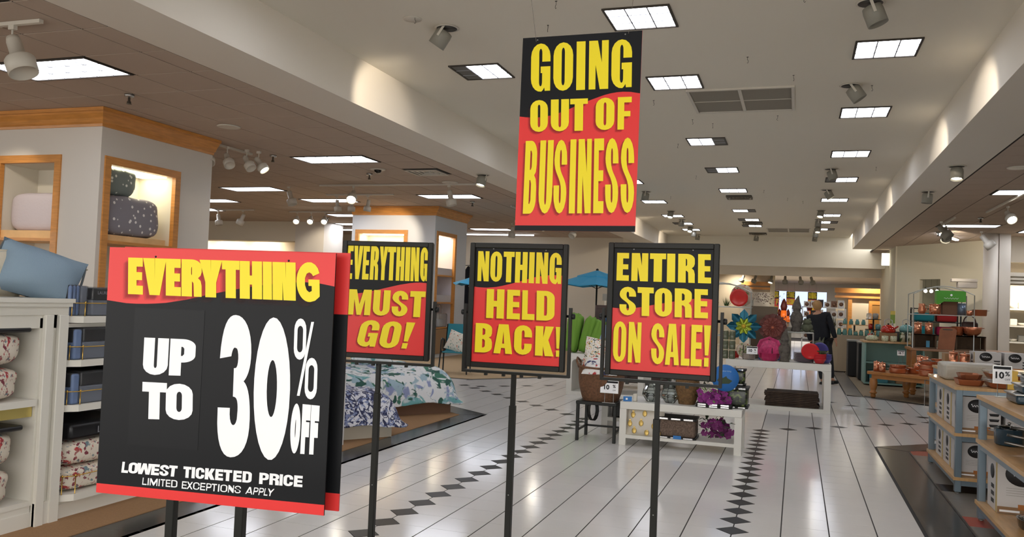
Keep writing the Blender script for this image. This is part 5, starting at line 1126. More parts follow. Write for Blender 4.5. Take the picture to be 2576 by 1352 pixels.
# ------------------------------------------------------------ black stool with wicker basket
t = thing('black_stool', 'square black metal stool carrying the wicker basket', 'stool', (-1.98, 8.92, 0))
for sx in (-.2, .2):
    for sy in (-.2, .2): MB().rbox(sx-.016, sx+.016, sy-.016, sy+.016, 0, .39, .003, 1).obj('leg', BLACKM, t)
for sy in (-.2, .2): MB().box(-.184, .184, sy-.01, sy+.01, .1, .12).obj('stretcher', BLACKM, t) if sy > 0 else None
MB().box(-.21, -.19, -.184, .184, .1, .12).obj('stretcher', BLACKM, t); MB().box(.19, .21, -.184, .184, .1, .12).obj('stretcher', BLACKM, t)
MB().rbox(-.22, .22, -.22, .22, .385, .42, .005, 1).obj('seat', BLACKM, t)
WICK = mat('wicker_brown', '6a4a33', .8, vary=.35, vscale=38, bump=.9, bscale=60)
def basket(lab, x, y, z, r0, r1, h, m, seed=1, handles=True, sq=3.2):
    t = thing('wicker_basket', lab, 'basket', (x, y, z)); n = 40; rows = 14; vs = []; fs = []
    for j in range(rows+1):
        q = j/rows; r = r0+(r1-r0)*q+.02*math.sin(q*PI)
        for i in range(n):
            a = 2*PI*i/n; c, s_ = math.cos(a), math.sin(a); k = (abs(c)**sq+abs(s_)**sq)**(-1/sq)
            b_ = 1+.02*math.sin(a*20+(j % 2)*PI)
            vs.append((r*k*c*b_, r*k*s_*b_, h*q))
    for j in range(rows):
        for i in range(n): fs.append((j*n+i, j*n+(i+1) % n, (j+1)*n+(i+1) % n, (j+1)*n+i))
    fs.append(tuple(range(n))[::-1])
    mb = MB(); mb.add(vs, fs, False); o = mb.obj('woven_body', m, t); s_ = o.modifiers.new('t', 'SOLIDIFY'); s_.thickness = .012; s_.offset = -1
    ring = []
    for i in range(n):
        a = 2*PI*i/n; c, s_ = math.cos(a), math.sin(a); k = (abs(c)**sq+abs(s_)**sq)**(-1/sq); ring.append((r1*k*c, r1*k*s_, h+.012*math.cos(2*a)))
    MB().tube(ring, .014, 6, close=True).obj('rim', m, t)
    if handles:
        for sx in (-1, 1): MB().tube([(sx*r1, -.08, h-.02), (sx*(r1+.03), -.07, h+.05), (sx*(r1+.04), 0, h+.08), (sx*(r1+.03), .07, h+.05), (sx*r1, .08, h-.02)], .012, 6).obj('handle', m, t)
    return t
basket('large brown wicker basket on the black stool, filled with pillows', -1.98, 8.93, .421, .185, .235, .36, WICK)
FLAM = blotch('tropical_print_cloth', 'e2ddd3', ['3d5a52', 'd5614a', '2f4b45', 'c9a23a'], 13, .8, 'noise', dist=1.8, thr=.60)
pillow('white tropical fern and flamingo pillow standing in the wicker basket', FLAM, .38, .36, .13, (-2.0, 8.93, .90), (-.15, .12, .05), 15)
pillow('white pillow with yellow and blue fruit print lying low in the basket', blotch('toucan_print_cloth', 'dedcd8', ['d9c23a', '2f3560', 'b33a3a'], 8, .8, 'noise', thr=.62), .38, .3, .12, (-1.96, 8.8, .79), (-1.0, .0, .05), 16)
def tag10(lab, x, y, z, w, h, leg, rz=0, base=True, tilt=0):
    t = thing('price_sign', lab, 'sign', (x, y, z), rz)
    MB().box(-w/2, w/2, 0, .006, leg, leg+h).obj('holder', STEEL, t)
    MB().box(-w/2+.004, w/2-.004, -.0015, 0, leg+.004, leg+h-.004).obj('card', WHT, t)
    MB().box(-w/2+.006, w/2-.006, -.0025, -.0015, leg+h*.80, leg+h*.95).obj('black_header', BLK, t)
    text('10', h*.50, BLK, 'lettering', t, (-w*.17, -.003, leg+h*.45), (PI/2, 0, 0), bold=.0022)
    text('%', h*.34, BLK, 'lettering', t, (w*.27, -.003, leg+h*.55), (PI/2, 0, 0), bold=.001)
    text('OFF', h*.15, BLK, 'lettering', t, (w*.27, -.003, leg+h*.24), (PI/2, 0, 0))
    if leg > .01:
        for sx in (-1, 1): MB().tube([(sx*w*.24, .003, 0), (sx*w*.24, .003, leg)], .003, 6).obj('leg', STEEL, t)
        if base: MB().box(-w*.35, w*.35, -.02, .03, 0, .003).obj('foot', STEEL, t)
    return t
tag10('small 10% OFF sign on two thin legs by the wicker basket', -1.845, 8.705, .421, .195, .135, .10)
# ------------------------------------------------------------ white bench with shelf
t = thing('display_bench', 'low white open bench with lower shelf full of garden goods', 'bench', (-1.72, 8.68, 0))
W, D, H_ = 1.23, .55, .45
MB().rbox(0, W, 0, D, H_-.075, H_, .004, 1).obj('benchtop', LACQ, t)
for x in (0, W-.07):
    for y in (0, D-.07): MB().box(x, x+.07, y, y+.07, 0, H_-.075).obj('leg', LACQ, t)
MB().box(.07, W-.07, .0, D, .075, .11).obj('shelf', LACQ, t)
bx, by, bt, bs = -1.72, 8.68, .451, .111
t = thing('blue_card', 'small blue and white card at the left corner of the white bench', 'card', (bx+.07, by+.04, bt), .4); MB().box(-.045, .045, 0, .004, 0, .05).obj('card_face', mat('sky_blue_card', '2f77bd', .5), t); MB().box(-.02, .0, -.001, 0, .015, .035).obj('white_mark', WHT, t)
tag(MB().rbox(-.02, .02, -.02, .02, 0, .08, .006, 2).obj('candle_tube', mat('off_white', 'cfcabd', .6), loc=(bx+.14, by+.09, bt)), 'small off white candle box on the bench beside the blue card', 'candle')
DGL = mat('dark_glass', 'b9c0bb', .05, trans=.95)
for k, x in enumerate((.29, .49)):
    t = thing('terrarium', '%s of two faceted glass terrariums on the white bench' % ['left', 'right'][k], 'terrarium', (bx+x, by+.2, bt), .3*k)
    MB().lathe([(.045, 0), (.095, .07), (.085, .12), (.04, .19)], (0, 0, 0), 6, smooth=False).obj('glass_body', DGL, t)
    fr = MB(); pr = [(.045, 0), (.095, .07), (.085, .12), (.04, .19)]
    for i in range(6):
        a = 2*PI*i/6; fr.tube([(r*math.cos(a), r*math.sin(a), z) for r, z in pr], .0025, 4)
    for r, z in pr: fr.tube([(r*math.cos(2*PI*i/6), r*math.sin(2*PI*i/6), z) for i in range(6)], .0025, 4, close=True)
    fr.obj('wire_frame', BLACKM, t); MB().sphere((0, 0, .045), .035, 12, 8).obj('white_bulb', WHT, t)
def plant(name, lab, cat, x, y, z, m, n=40, r=.12, h=.18, seed=1, leaf=.05, pot=None, blade=False, flowers=None):
    t = thing(name, lab, cat, (x, y, z)); rnd = random.Random(seed)
    if pot: MB().lathe([(r*.45, 0), (r*.6, h*.4), (r*.55, h*.4), (.0001, h*.38)], (0, 0, 0), 16).obj('pot', pot, t)
    f = MB()
    for k in range(n):
        a = rnd.uniform(0, 2*PI); rr = r*rnd.uniform(.1, 1); zz = h*rnd.uniform(.25, 1)
        b_ = Vector((rr*.3*math.cos(a), rr*.3*math.sin(a), h*.2 if not blade else 0)); c = Vector((rr*math.cos(a), rr*math.sin(a), zz)); s_ = leaf*rnd.uniform(.6, 1.2)
        d = Vector((math.cos(a+rnd.uniform(-1, 1)), math.sin(a+rnd.uniform(-1, 1)), rnd.uniform(-.4, .6))).normalized(); e = d.cross(Vector((0, 0, 1))).normalized()
        if blade: f.add([b_+e*.004, b_-e*.004, c], [(0, 1, 2)])
        else: f.add([c, c+d*s_+e*s_*.35, c+d*s_*1.7, c+d*s_-e*s_*.35], [(0, 1, 2, 3)], True)
    o = f.obj('foliage', m, t); o['kind'] = 'stuff'
    if flowers:
        fm, nf, fs_ = flowers
        for q in range(nf):
            a = rnd.uniform(0, 2*PI); rr = r*rnd.uniform(.2, 1.0); c = Vector((rr*math.cos(a), rr*math.sin(a)*.8-.02, h*rnd.uniform(.25, .95))); g_ = MB()
            for p_ in range(5):
                b = 2*PI*p_/5+rnd.uniform(0, 1); dv = Vector((math.cos(b), -.35, math.sin(b)))*fs_; side = Vector((-math.sin(b), -.1, math.cos(b)))*fs_*.55
                g_.add([c, c+dv*.6+side, c+dv*1.05, c+dv*.6-side], [(0, 1, 2, 3)], True)
            g_.obj('orchid_bloom', fm, t)
    return t
GLEAF = mat('dark_leaf_green', '33442b', .6); GLEAF2 = mat('mid_leaf_green', '5c7a36', .6); MAG = mat('magenta_petal', '8a2c80', .6, vary=.2, vscale=20); MAG2 = mat('dark_magenta_petal', '6a1a5c', .6, vary=.2, vscale=20)
basket('tall narrow brown basket on the bench behind the sign pole', bx+.66, by+.22, bt, .085, .115, .3, mat('wicker_tan_brown', '6e5232', .8, vary=.35, vscale=40, bump=.9, bscale=60), handles=False, sq=2.2)
plant('artificial_plant', 'dark artificial succulent between the terrarium and the basket', 'plant', bx+.46, by+.38, bt, GLEAF, 60, .14, .3, 3, .05)
plant('artificial_plant', 'grey green artificial shrub right of the tall basket', 'plant', bx+.82, by+.25, bt, mat('grey_leaf', '4a4f3f', .7), 60, .1, .26, 4, .04)
def tray(lab, x, y, z, w, d, h, clothm, flowersm=None, seed=1, top=True):
    """goods wrapped in film between ribbed black plastic end strips"""
    t = thing('packed_bundle', lab, 'bundle', (x, y, z))
    MB().rbox(-w/2, w/2, -d/2, d/2, .012, h, .03, 3).obj('wrapped_goods', clothm, t)
    for zz in ((.0, .02), (h-.012, h+.012)):
        MB().rbox(-w/2-.01, w/2+.01, -d/2-.015, d/2+.01, zz[0], zz[1], .008, 2).obj('plastic_strip', BLACKP, t)
        for k in range(3):
            x0 = -w/2+.01+k*(w/3); MB().rbox(x0, x0+w/3-.03, -d/2-.02, -d/2-.014, zz[0]+.003, zz[1]-.003, .002, 1).obj('chrome_rib', mat('chrome_strip', 'e2e2e2', .12, metal=1), t)
    return t
FILMG = blotch('leafy_film', '2c3227', ['4c5a35', '1c1f1a', '6c7a44'], 18, .25, 'noise', thr=.56)
tray('film wrapped leafy bundle with chrome ribs on top of the bench, right', bx+1.12, by+.3, bt, .3, .3, .2, FILMG)
t = tray('upright leafy film bundle standing behind the blue disc', bx+1.1, by+.42, bt+.215, .26, .12, .16, FILMG)
plant('orchid_cluster', 'magenta artificial orchids lying on the bench top at right', 'flowers', bx+.93, by+.1, bt, GLEAF2, 50, .17, .18, 5, .035, flowers=(MAG, 26, .036))
tray('black tray with chrome ribs under the magenta orchids', bx+.95, by+.16, bt, .34, .24, .03, BLACKP)
t = thing('round_card_sign', 'blue round card sign with a pineapple plant picture, right of the fourth sign', 'sign', (-.665, 8.72, .63)); 
MB().lathe([(.0001, 0), (.135, 0), (.135, .006), (.0001, .006)], (0, 0, 0), 40, Matrix.Translation((0, 0, .13)) @ Matrix.Rotation(PI/2, 4, 'X')).obj('disc', mat('disc_blue', '2a6cb4', .5), t)
text('outdoor living', .02, mat('pale_print', 'a8c6e0', .5), 'lettering', t, (0, -.0075, .2), (PI/2, 0, 0))
MB().prism([(-.07, -.02), (-.02, -.05), (.05, -.045), (.08, -.015), (.03, .01), (.02, .03), (-.01, .01), (-.05, .012)], .006, .0075, Matrix.Translation((-.01, 0, .12)) @ Matrix.Rotation(PI/2, 4, 'X')).obj('printed_picture', GLEAF, t)
# on the lower shelf
PINE = mat('cream_satin', 'cfc8bb', .7)
p = pillow('cream pillow with gold foil pineapples on the bench shelf', PINE, .4, .31, .15, (bx+.26, by+.06, bs+.135), (-.18, 0, 0), 21)
GOLD = mat('gold_foil', 'd3b469', .38, metal=.7)
for k, (u, v) in enumerate(((-.12, .07), (0, .09), (.12, .06), (-.15, -.02), (-.03, -.01), (.1, -.03), (-.1, -.09), (.03, -.1), (.15, -.1))):
    g_ = MB(); yy = -.075*max(0.05, (1-abs(u/.2)**2.6)*(1-abs(v/.155)**2.6))**.55-.004
    g_.lathe([(.001, -.034), (.019, -.022), (.024, 0), (.019, .02), (.001, .03)], (u, yy, v-.006), 8, sy=.25)
    for q in (-1, 0, 1): g_.add([(u-.006, yy, v+.018), (u+.006, yy, v+.018), (u+q*.014, yy-.002, v+.045)], [(0, 1, 2)])
    g_.obj('gold_pineapple', GOLD, p)
tray('mottled grey brown blanket pack with chrome ribs on the bench shelf', bx+.585, by+.16, bs, .38, .3, .2, mat('mottled_blanket', '6d5c50', .95, vary=.4, vscale=90, bump=.5, bscale=120))
tag(MB().box(-.04, .04, 0, .003, 0, .035).obj('blue_label', mat('sky_blue_card', '2f77bd', .5), loc=(bx+.6, by-.016, bs)), 'blue label on the front lip of the bench shelf', 'label')
plant('orchid_cluster', 'dark magenta artificial orchids spilling from the bench shelf', 'flowers', bx+.97, by+.1, bs, GLEAF, 110, .19, .23, 9, .045, flowers=(MAG2, 24, .038))
t = thing('white_side_table', 'white cube table behind the black stool, partly hidden', 'table', (-2.05, 9.3, 0))
MB().box(0, .07, 0, .45, 0, .36).obj('leg_panel', LACQ, t); MB().box(0, .6, 0, .45, .36, .40).obj('tabletop', LACQ, t); MB().box(.53, .6, 0, .45, 0, .36).obj('leg_panel', LACQ, t); MB().box(.07, .53, 0, .45, .15, .19).obj('shelf', LACQ, t)
tag(MB().rbox(-.2, .2, -.15, .15, 0, .15, .01, 2).obj('storage_box', BLACKP, loc=(-1.74, 9.5, .191)), 'black box on the shelf of the hidden white cube table', 'box')
t = thing('coiled_wire', 'coil of black wire hanging between the stool legs', 'wire', (-2.12, 9.1, .146))
for k in range(5): MB().tube([(.05*math.cos(a)+.008*k, .02*math.sin(a*2)*.3, .13+.11*math.sin(a)) for a in [2*PI*q/14 for q in range(14)]], .004, 5, close=True).obj('wire_loop', BLACKM, t)
# ------------------------------------------------------------ centre waterfall table with garden goods
waterfall('long white waterfall display table with garden gnomes and plates', -.98, .49, 12.86, 13.75, .705, .1)
tb = .707; Y0 = 12.9
MAT_ = mat('brown_rubber_mat', '43352b', .8, vary=.4, vscale=14, bump=.5, bscale=50)
m0 = None
for k in range(9):
    z = .056+.024*k; w_ = .74+.02*math.sin(k*2.1)
    mb = MB().rbox(-w_/2, w_/2, 0, .42, 0, .022, .006, 1).obj('doormat', MAT_, loc=(-.04+.012*math.sin(k*1.7), 12.9+.01*math.cos(k), z), rot=(0, 0, .02*math.sin(k)))
    tag(mb, 'brown doormat, %s from the bottom of the stack in the white table' % ORD[k] if k < 8 else 'brown doormat with relief pattern on top of the stack', 'doormat', 'doormats stacked in the white table')
# wire rack
WIREW = mat('white_wire', 'b9bcb4', .4)
def wire_rack(lab, x, y, z, w, d, h, shelves, arch=.12):
    t = thing('wire_rack', lab, 'rack', (x, y, z)); r = .009
    for a in (0, w):
        for b in (0, d): MB().tube([(a, b, 0), (a, b, h)], r, 6).obj('upright', WIREW, t)
    for b in (0, d): MB().tube([(0, b, h)]+[(w*q/8, b, h+arch*math.sin(PI*q/8)) for q in range(1, 8)]+[(w, b, h)], r, 6).obj('arch', WIREW, t)
    for s_ in shelves:
        f = MB()
        for b in (0, d): f.tube([(0, b, s_), (w, b, s_)], r*.9, 6)
        for a in (0, w): f.tube([(a, 0, s_), (a, d, s_)], r*.9, 6)
        for q in range(1, 12): f.tube([(w*q/12, 0, s_), (w*q/12, d, s_)], .003, 4)
        f.obj('wire_shelf', WIREW, t)
    return t
wire_rack('white arched wire rack of garden goods beside the fourth sign', -1.5, 13.0, tb, .85, .5, 1.0, [.33, .77-.0], .13)
def plate(lab, x, y, z, r, m, tilt=(-1.35, 0, 0), name='plate', cat='plate', deep=.02, group=None, n=28):
    o = MB().lathe([(.0001, .004), (r*.6, .004), (r*.8, deep*.6), (r, deep), (r, deep+.004), (r*.78, deep*.6+.005), (r*.58, .009), (.0001, .009)], (0, 0, 0), n).obj(name, m, loc=(x, y, z), rot=tilt)
    return tag(o, lab, cat, group)
REDM = mat('coral_red_melamine', 'c9302c', .2); PINKM = mat('hot_pink_glaze', 'b42a5c', .2, vary=.2, vscale=18); PURP = mat('periwinkle_melamine', '5a569c', .25); 
FLP = blotch('floral_melamine', 'c9b9a5', ['a52f3b', '7a8a5c', 'd7d2c0'], 14, .25, 'noise', thr=.58)
def up(r): return r
plate('large floral melamine tray standing on the wire rack', -.80, 13.32, tb+.79+.17, .17, FLP, (-1.4+PI*1.0, 0, 0), 'serving_tray', 'tray')
plate('coral red round tray leaning on the floral tray in the wire rack', -.84, 13.2, tb+.785+.135, .135, REDM, (PI-1.38, 0, 0), 'serving_tray', 'tray')
for k, x in enumerate((-1.2, -1.36)): plate('%s coral bowl on the upper wire rack shelf' % ['right', 'left'][k], x, 13.15, tb+.785, .07, mat('coral_glaze', 'c0504a', .25), (0, 0, 0), 'bowl', 'bowl', .045)
# teal metal flower
def metal_flower(lab, x, y, z, r, n, inner, outer, cen, rings=2):
    t = thing('metal_flower', lab, 'ornament', (x, y, z)); 
    for q in range(rings):
        rr = r*((1, .5) if n < 10 else (1, .74, .45))[q]; m = outer if q == 0 else inner; nn = n
        for k in range(nn):
            a = 2*PI*(k+.5*q)/nn; w_ = rr*(.30 if n < 10 else .27); c, s_ = math.cos(a), math.sin(a)
            P = lambda u, v, d: (c*u*rr-s_*v*w_, -.02*q-d, s_*u*rr+c*v*w_)
            tw_ = .8 if n < 10 else 1.0; ux = .75 if n < 10 else .9
            vs = [P(.1, 0, .01), P(.4, -.9, .03), P(ux, -tw_, .03), P(1.02 if n < 10 else 1.0, 0, .0), P(ux, tw_, .03), P(.4, .9, .03), P(.55, 0, .0)]
            MB().add(vs, [(0, 1, 6), (1, 2, 6), (2, 3, 6), (3, 4, 6), (4, 5, 6), (5, 0, 6)], True).obj('petal', m, t)
    MB().sphere((0, -.04, 0), r*.14, 12, 8, (1, .5, 1)).obj('flower_centre', cen, t)
    MB().tube([(0, .01, 0), (0, .03, -(z-tb))], .006, 6).obj('stake', BLACKM, t)
    return t
metal_flower('shiny teal metal garden flower with yellow green centre', -.74, 12.93, 1.20, .25, 8, mat('green_gold_enamel', '8a9a2a', .25, metal=.6), mat('teal_enamel', '0b4a5c', .22, metal=.6), mat('yellow_enamel', 'b99a2a', .3, metal=.4))
metal_flower('round rust red metal flower medallion', -.33, 12.95, 1.20, .205, 12, mat('rust_red_metal', '7a4038', .5, metal=.3), mat('dark_rust_metal', '5f342e', .5, metal=.3), mat('orange_enamel', 'b9603c', .4), 3)
# plates and bowls on the table
def stack(lab0, x, y, z, r, n, m, dz, name='plate', cat='plate', group=None, deep=.02):
    for k in range(n):
        tag(plate('', x, y, z+dz*k, r, m, (0, 0, 0), name, cat, deep), lab0 % (ORD[k] if k < 12 else 'topmost'), cat, group)
for o_ in (): pass
plate('floral dinner plate standing behind the left 10% OFF sign', -.72, 12.98, tb+.14, .12, FLP, (PI-1.3, 0, 0))
stack('white salad plate, %s from the bottom, under the floral plate', -.66, 12.98, tb, .1, 7, mat('cream_melamine', 'b9aca2', .3), .012, group='plates stacked left of the pink bowl')
tag10('10% OFF sign standing among the plates on the centre table', -.61, 12.87, tb, .16, .115, .085)
def octbowl(lab, x, y, z, r, m, tilt): return tag(MB().lathe([(.0001, .0), (r*.7, .0), (r*.95, .04), (r, .055), (r*.93, .05), (r*.68, .012), (.0001, .012)], (0, 0, 0), 8, smooth=False).obj('serving_platter', m, loc=(x, y, z), rot=tilt), lab, 'platter')
octbowl('large pink glass platter standing upright at the centre of the table', -.37, 12.98, tb+.19, .19, mat('pink_glass', 'cf4f80', .12, vary=.25, vscale=30), (PI-1.3, 0, 0))
for k in range(5): octbowl('pink platter, %s from the bottom of the low stack' % ORD[k], -.37, 12.98, tb+.014*k, .15, PINKM, (0, 0, 0))
tag(MB().rbox(-.17, .17, 0, .03, 0, .24, .005, 1).obj('blue_box', mat('royal_blue_card', '1f5fa8', .5), loc=(-.36, 13.22, tb)), 'royal blue gift box behind the pink platter', 'box')
stack('grey melamine plate, %s from the bottom of the stack behind the red plate', .12, 13.08, tb, .15, 10, mat('grey_mauve_melamine', '7d6f78', .3), .013, group='grey plates on the centre table')
p = plate('glossy red plate reading happy, leaning on the plate stack', .2, 12.9, tb+.18, .125, mat('glossy_red', 'd2262b', .12), (PI-1.25, 0, .0))
text('happy', .075, mat('pink_print', 'e9a8a0', .4), 'lettering', p, (0, 0, .012), (0, 0, 0)).rotation_euler = (PI, 0, 0)
for c in p.children: c.location = (0, 0, .0035); c.rotation_euler = (PI, 0, 0)
plate('periwinkle plate behind the glossy red one', .33, 12.99, tb+.2, .12, PURP, (PI-1.25, 0, .0))
stack('red melamine bowl, %s from the bottom', .33, 12.96, tb, .095, 4, mat('strawberry_red', 'c42a33', .25), .022, 'bowl', 'bowl', 'red bowls on the centre table', .07)
stack('periwinkle bowl, %s from the bottom', .42, 13.12, tb, .085, 4, PURP, .022, 'bowl', 'bowl', 'periwinkle bowls on the centre table', .06)
octbowl('leaf pattern bowl with pale rim on top of the red bowls', .34, 12.97, tb+.135, .11, blotch('leaf_glaze', '3d4a30', ['b9b05a', 'cfc8b0'], 12, .25, 'noise', thr=.58), (0, 0, 0))
for k in range(3): plate('red drinking cup %s at the left of the centre table' % ['front', 'behind it', 'farther left'][k], -.90+.03*k, 12.95+.12*k, tb, .038, REDM, (0, 0, 0), 'cup', 'cup', .1)
# statues
STONE = mat('grey_stone', '5d5750', .8, vary=.3, vscale=20, bump=.6, bscale=60)
def gnome(lab, x, y, z, s):
    t = thing('garden_gnome', lab, 'statue', (x, y, z))
    MB().lathe([(.0001, 0), (.07*s, .0), (.075*s, .02*s), (.06*s, .1*s), (.085*s, .2*s), (.09*s, .3*s), (.06*s, .4*s), (.03*s, .43*s)], (0, 0, 0), 16, sx=1.45, sy=1.1).obj('body', STONE, t)
    for sx in (-1, 1):
        MB().sphere((sx*.035*s, -.035*s, .02*s), .035*s, 10, 6, (1, 1.5, .7)).obj('boot', STONE, t)
        MB().tube([(sx*.075*s, 0, .35*s), (sx*.1*s, -.03*s, .26*s), (sx*.05*s, -.08*s, .2*s)], [.03*s, .028*s, .022*s], 8).obj('arm', STONE, t)
    MB().sphere((0, -.01*s, .45*s), .08*s, 12, 9).obj('head', STONE, t)
    MB().lathe([(.0001, -.14*s), (.045*s, -.06*s), (.08*s, .0)], (0, -.06*s, .43*s), 10, sy=.5).obj('beard', STONE, t)
    MB().sphere((0, -.075*s, .45*s), .016*s, 8, 6).obj('nose', STONE, t)
    MB().tube([(0, 0, .47*s), (0, .005*s, .55*s), (.005*s, .01*s, .63*s), (.025*s, .01*s, .72*s), (.03*s, .01*s, .75*s)], [.105*s, .085*s, .055*s, .02*s, .004*s], 12).obj('hat', STONE, t)
    return t
t = wire_rack('small white wire riser carrying the tall gnome and frog statues', -.12, 13.1, tb, .36, .24, .43, [.43], 0.0)
gnome('tall grey stone gnome with pointed hat on the wire riser', .0, 13.22, tb+.441, .72)
gnome('grey stone gnome standing on the table below the riser', -.155, 12.93, tb, .66)
t = thing('frog_statue', 'squat grey green stone frog statue beside the tall gnome', 'statue', (.15, 13.2, tb+.441))
SG2 = mat('mossy_stone', '565a48', .85, vary=.25, vscale=20, bump=.5, bscale=50)
MB().sphere((0, 0, .07), .085, 14, 9, (1, 1, .85)).obj('body', SG2, t); MB().sphere((0, -.03, .15), .055, 12, 8, (1.15, 1, .8)).obj('head', SG2, t)
for sx in (-1, 1):
    MB().sphere((sx*.03, -.05, .19), .018, 8, 6).obj('eye', SG2, t); MB().sphere((sx*.07, -.05, .02), .03, 8, 5, (1, 1.6, .6)).obj('foot', SG2, t)
t = thing('rabbit_statue', 'dark stone animal statue behind the purple plate', 'statue', (.37, 13.35, tb))
MB().sphere((0, 0, .13), .1, 14, 9, (1, 1.2, 1.3)).obj('body', SG2, t); MB().sphere((-.05, -.03, .27), .06, 12, 8, (1.3, 1, .8)).obj('head', SG2, t)
for sx in (-1, 1): MB().tube([(sx*.02-.02, 0, .3), (sx*.03-.0, .02, .37)], [.02, .006], 6).obj('ear', SG2, t)
for k in range(6):
    t = thing('glass_jar_candle', '%s from below of the stacked olive candle jars beside the wire rack' % ORD[k], 'candle', (-1.0+.10*(k % 2), 12.93, tb+.143*(k//2)))
    MB().lathe([(.0001, 0), (.045, 0), (.047, .01), (.047, .11), (.04, .12)], (0, 0, 0), 16).obj('jar', mat('olive_glass', '5f6450', .15), t); MB().lathe([(.044, .12), (.044, .14), (.0001, .142)], (0, 0, 0), 16).obj('lid', mat('cream_lid', 'b9b296', .5), t)
plant('artificial_plant', 'low dried brown flower bunch behind the rust medallion', 'plant', -.48, 13.5, tb+.8, mat('dried_mauve', '6f574e', .8), 320, .3, .2, 31, .03)
tag(MB().rbox(-.2, .2, -.12, .12, 0, .8, .01, 1).obj('brown_planter', mat('brown_planter_wood', '6f6250', .7), loc=(-.48, 13.5, tb)), 'tall brown planter box under the dried flowers', 'planter')
plant('artificial_plant', 'small green grass pot in the upper left of the wire rack', 'plant', -1.03, 13.3, tb+.785, mat('grass_green', '3c5a2c', .7), 60, .1, .16, 33, .02, blade=True)
plant('artificial_plant', 'dark blue flower bunch between the medallion and the tall gnome', 'plant', -.17, 13.55, tb+.5, mat('ink_blue_petal', '252c52', .7), 60, .12, .14, 34, .03)
tag(MB().rbox(-.1, .1, -.1, .1, 0, .5, .01, 1).obj('white_planter', mat('grey_white_planter', 'a3a090', .6), loc=(-.17, 13.55, tb)), 'pale box under the dark blue flower bunch', 'planter')
# ------------------------------------------------------------ right: steel and wood gondolas with cookware
BSTEEL = mat('blue_grey_steel', '7d8d98', .3, metal=.55); OAKS = mat('pale_oak_shelf', 'c29a68', .4, vary=.12, vscale=6, stretch=(6, 1, 1), coat=.15)
def rack_unit(lab, x, y, w, d, levels):
    t = thing('shelf_unit', lab, 'shelving', (x, y, 0))
    top = levels[0]
    for a in (0, w-.05):
        for b in (0, d-.05): MB().rbox(a, a+.05, b, b+.05, .012, top-.005, .003, 1).obj('post', BSTEEL, t); MB().lathe([(.018, 0), (.014, .006), (.006, .012)], (a+.025, b+.025, 0), 10).obj('foot', STEEL, t)
    for z in levels:
        MB().box(-.012, w+.01, -.01, d+.01, z-.026, z).obj('shelf_board', OAKS, t)
        MB().box(.05, w-.05, .004, .02, z-.07, z-.027).box(.05, w-.05, d-.02, d-.004, z-.07, z-.027).box(.004, .02, .05, d-.05, z-.07, z-.027).obj('shelf_rail', BSTEEL, t)
    return t
rack_unit('second steel and oak shelf unit, past the navy pans', 1.28, 7.86, .95, 1.5, (.885, .50, .135))
rack_unit('nearest steel and oak shelf unit at the right edge', 1.28, 5.2, .95, 1.76, (.905, .585, .14))
BOXW = mat('white_carton', 'bdb9b6', .5); OVAL = mat('logo_black', '2b2a2b', .5); KRAFT = mat('photo_brown', '8a6a4a', .6); YELW = mat('mustard_yellow', 'c79f35', .6)
def cookbox(lab, x, y, z, w, d, h, side=True, big=1.0, rz=0, group=None, yellow=True):
    """white cookware carton: oval mark with script, printed picture band, side print"""
    t = thing('cookware_box', lab, 'box', (x, y, z), rz, group)
    MB().box(0, w, 0, d, 0, h).obj('carton', BOXW, t)
    r = min(w, h)*.24*big
    MB().lathe([(r, 0), (r, .001), (.0001, .001)], (0, 0, 0), 28, Matrix.Translation((w*.42, -.0005, h*.75)) @ Matrix.Rotation(PI/2, 4, 'X') @ Matrix.Scale(.78, 4, (0, 1, 0))).obj('oval_mark', OVAL, t)
    pts = [(w*.42-r*.65+r*1.3*k/22, -.0025, h*.75+r*.13*math.sin(k*1.35)+(r*.12 if k in (0, 1, 9) else 0)) for k in range(23)]
    MB().tube(pts, r*.035, 4).obj('script_logo', WHT, t)
    MB().box(0.001, w-.001, -.0008, 0, .001, h*.13).obj('printed_wood', KRAFT, t)
    MB().box(w*.35, w*.75, -.0016, -.0009, h*.09, h*.19).obj('printed_food', mat('food_orange', 'a5652c', .6), t)
    MB().box(w*.04, w*.38, -.0018, -.0009, h*.03, h*.07).obj('caption_strip', WHT, t)
    for k in range(4): MB().box(w*.15, w*(.55+.05*(k % 2)), -.0012, -.0003, h*(.48-.045*k), h*(.487-.045*k)).obj('small_print', GREYP, t)
    for k in range(3): MB().lathe([(w*.10, 0), (w*.13, h*.07), (w*.125, h*.07), (.0001, h*.06)], (0, 0, 0), 12, Matrix.Translation((w*.84, -.001, h*(.2+.15*k))) @ Matrix.Scale(.02, 4, (0, 1, 0))).obj('printed_pan', OVAL, t)
    if side:
        M = Matrix.Translation((0, d*.5, 0)) @ Matrix.Rotation(-PI/2, 4, 'Z')
        rr = min(d, h)*.2
        MB().lathe([(rr, 0), (rr, .001), (.0001, .001)], (0, 0, 0), 24, M @ Matrix.Translation((0, -.0005, h*.72)) @ Matrix.Rotation(PI/2, 4, 'X') @ Matrix.Scale(.85, 4, (0, 1, 0))).obj('oval_mark', OVAL, t)
        for k in range(3): MB().box(-d*.12, d*.18, -.0008, 0, h*(.12+.14*k), h*(.2+.14*k), M).obj('printed_pan', OVAL, t)
        if yellow: MB().box(d*.35, d*.499, -.0007, 0, .001, h-.001, M).obj('yellow_strip', mat('pale_yellow_strip', 'b7a26a', .6), t)
    return t
B = 'second shelf unit'
for k in range(3):
    cookbox('white cookware carton, %s from the front on the middle shelf of the second unit' % ORD[k], 1.325, 7.93+.42*k, .502, .30, .4, .30)
    cookbox('white cookware carton, %s from the front on the bottom shelf of the second unit' % ORD[k], 1.325, 7.93+.42*k, .137, .30, .4, .28)
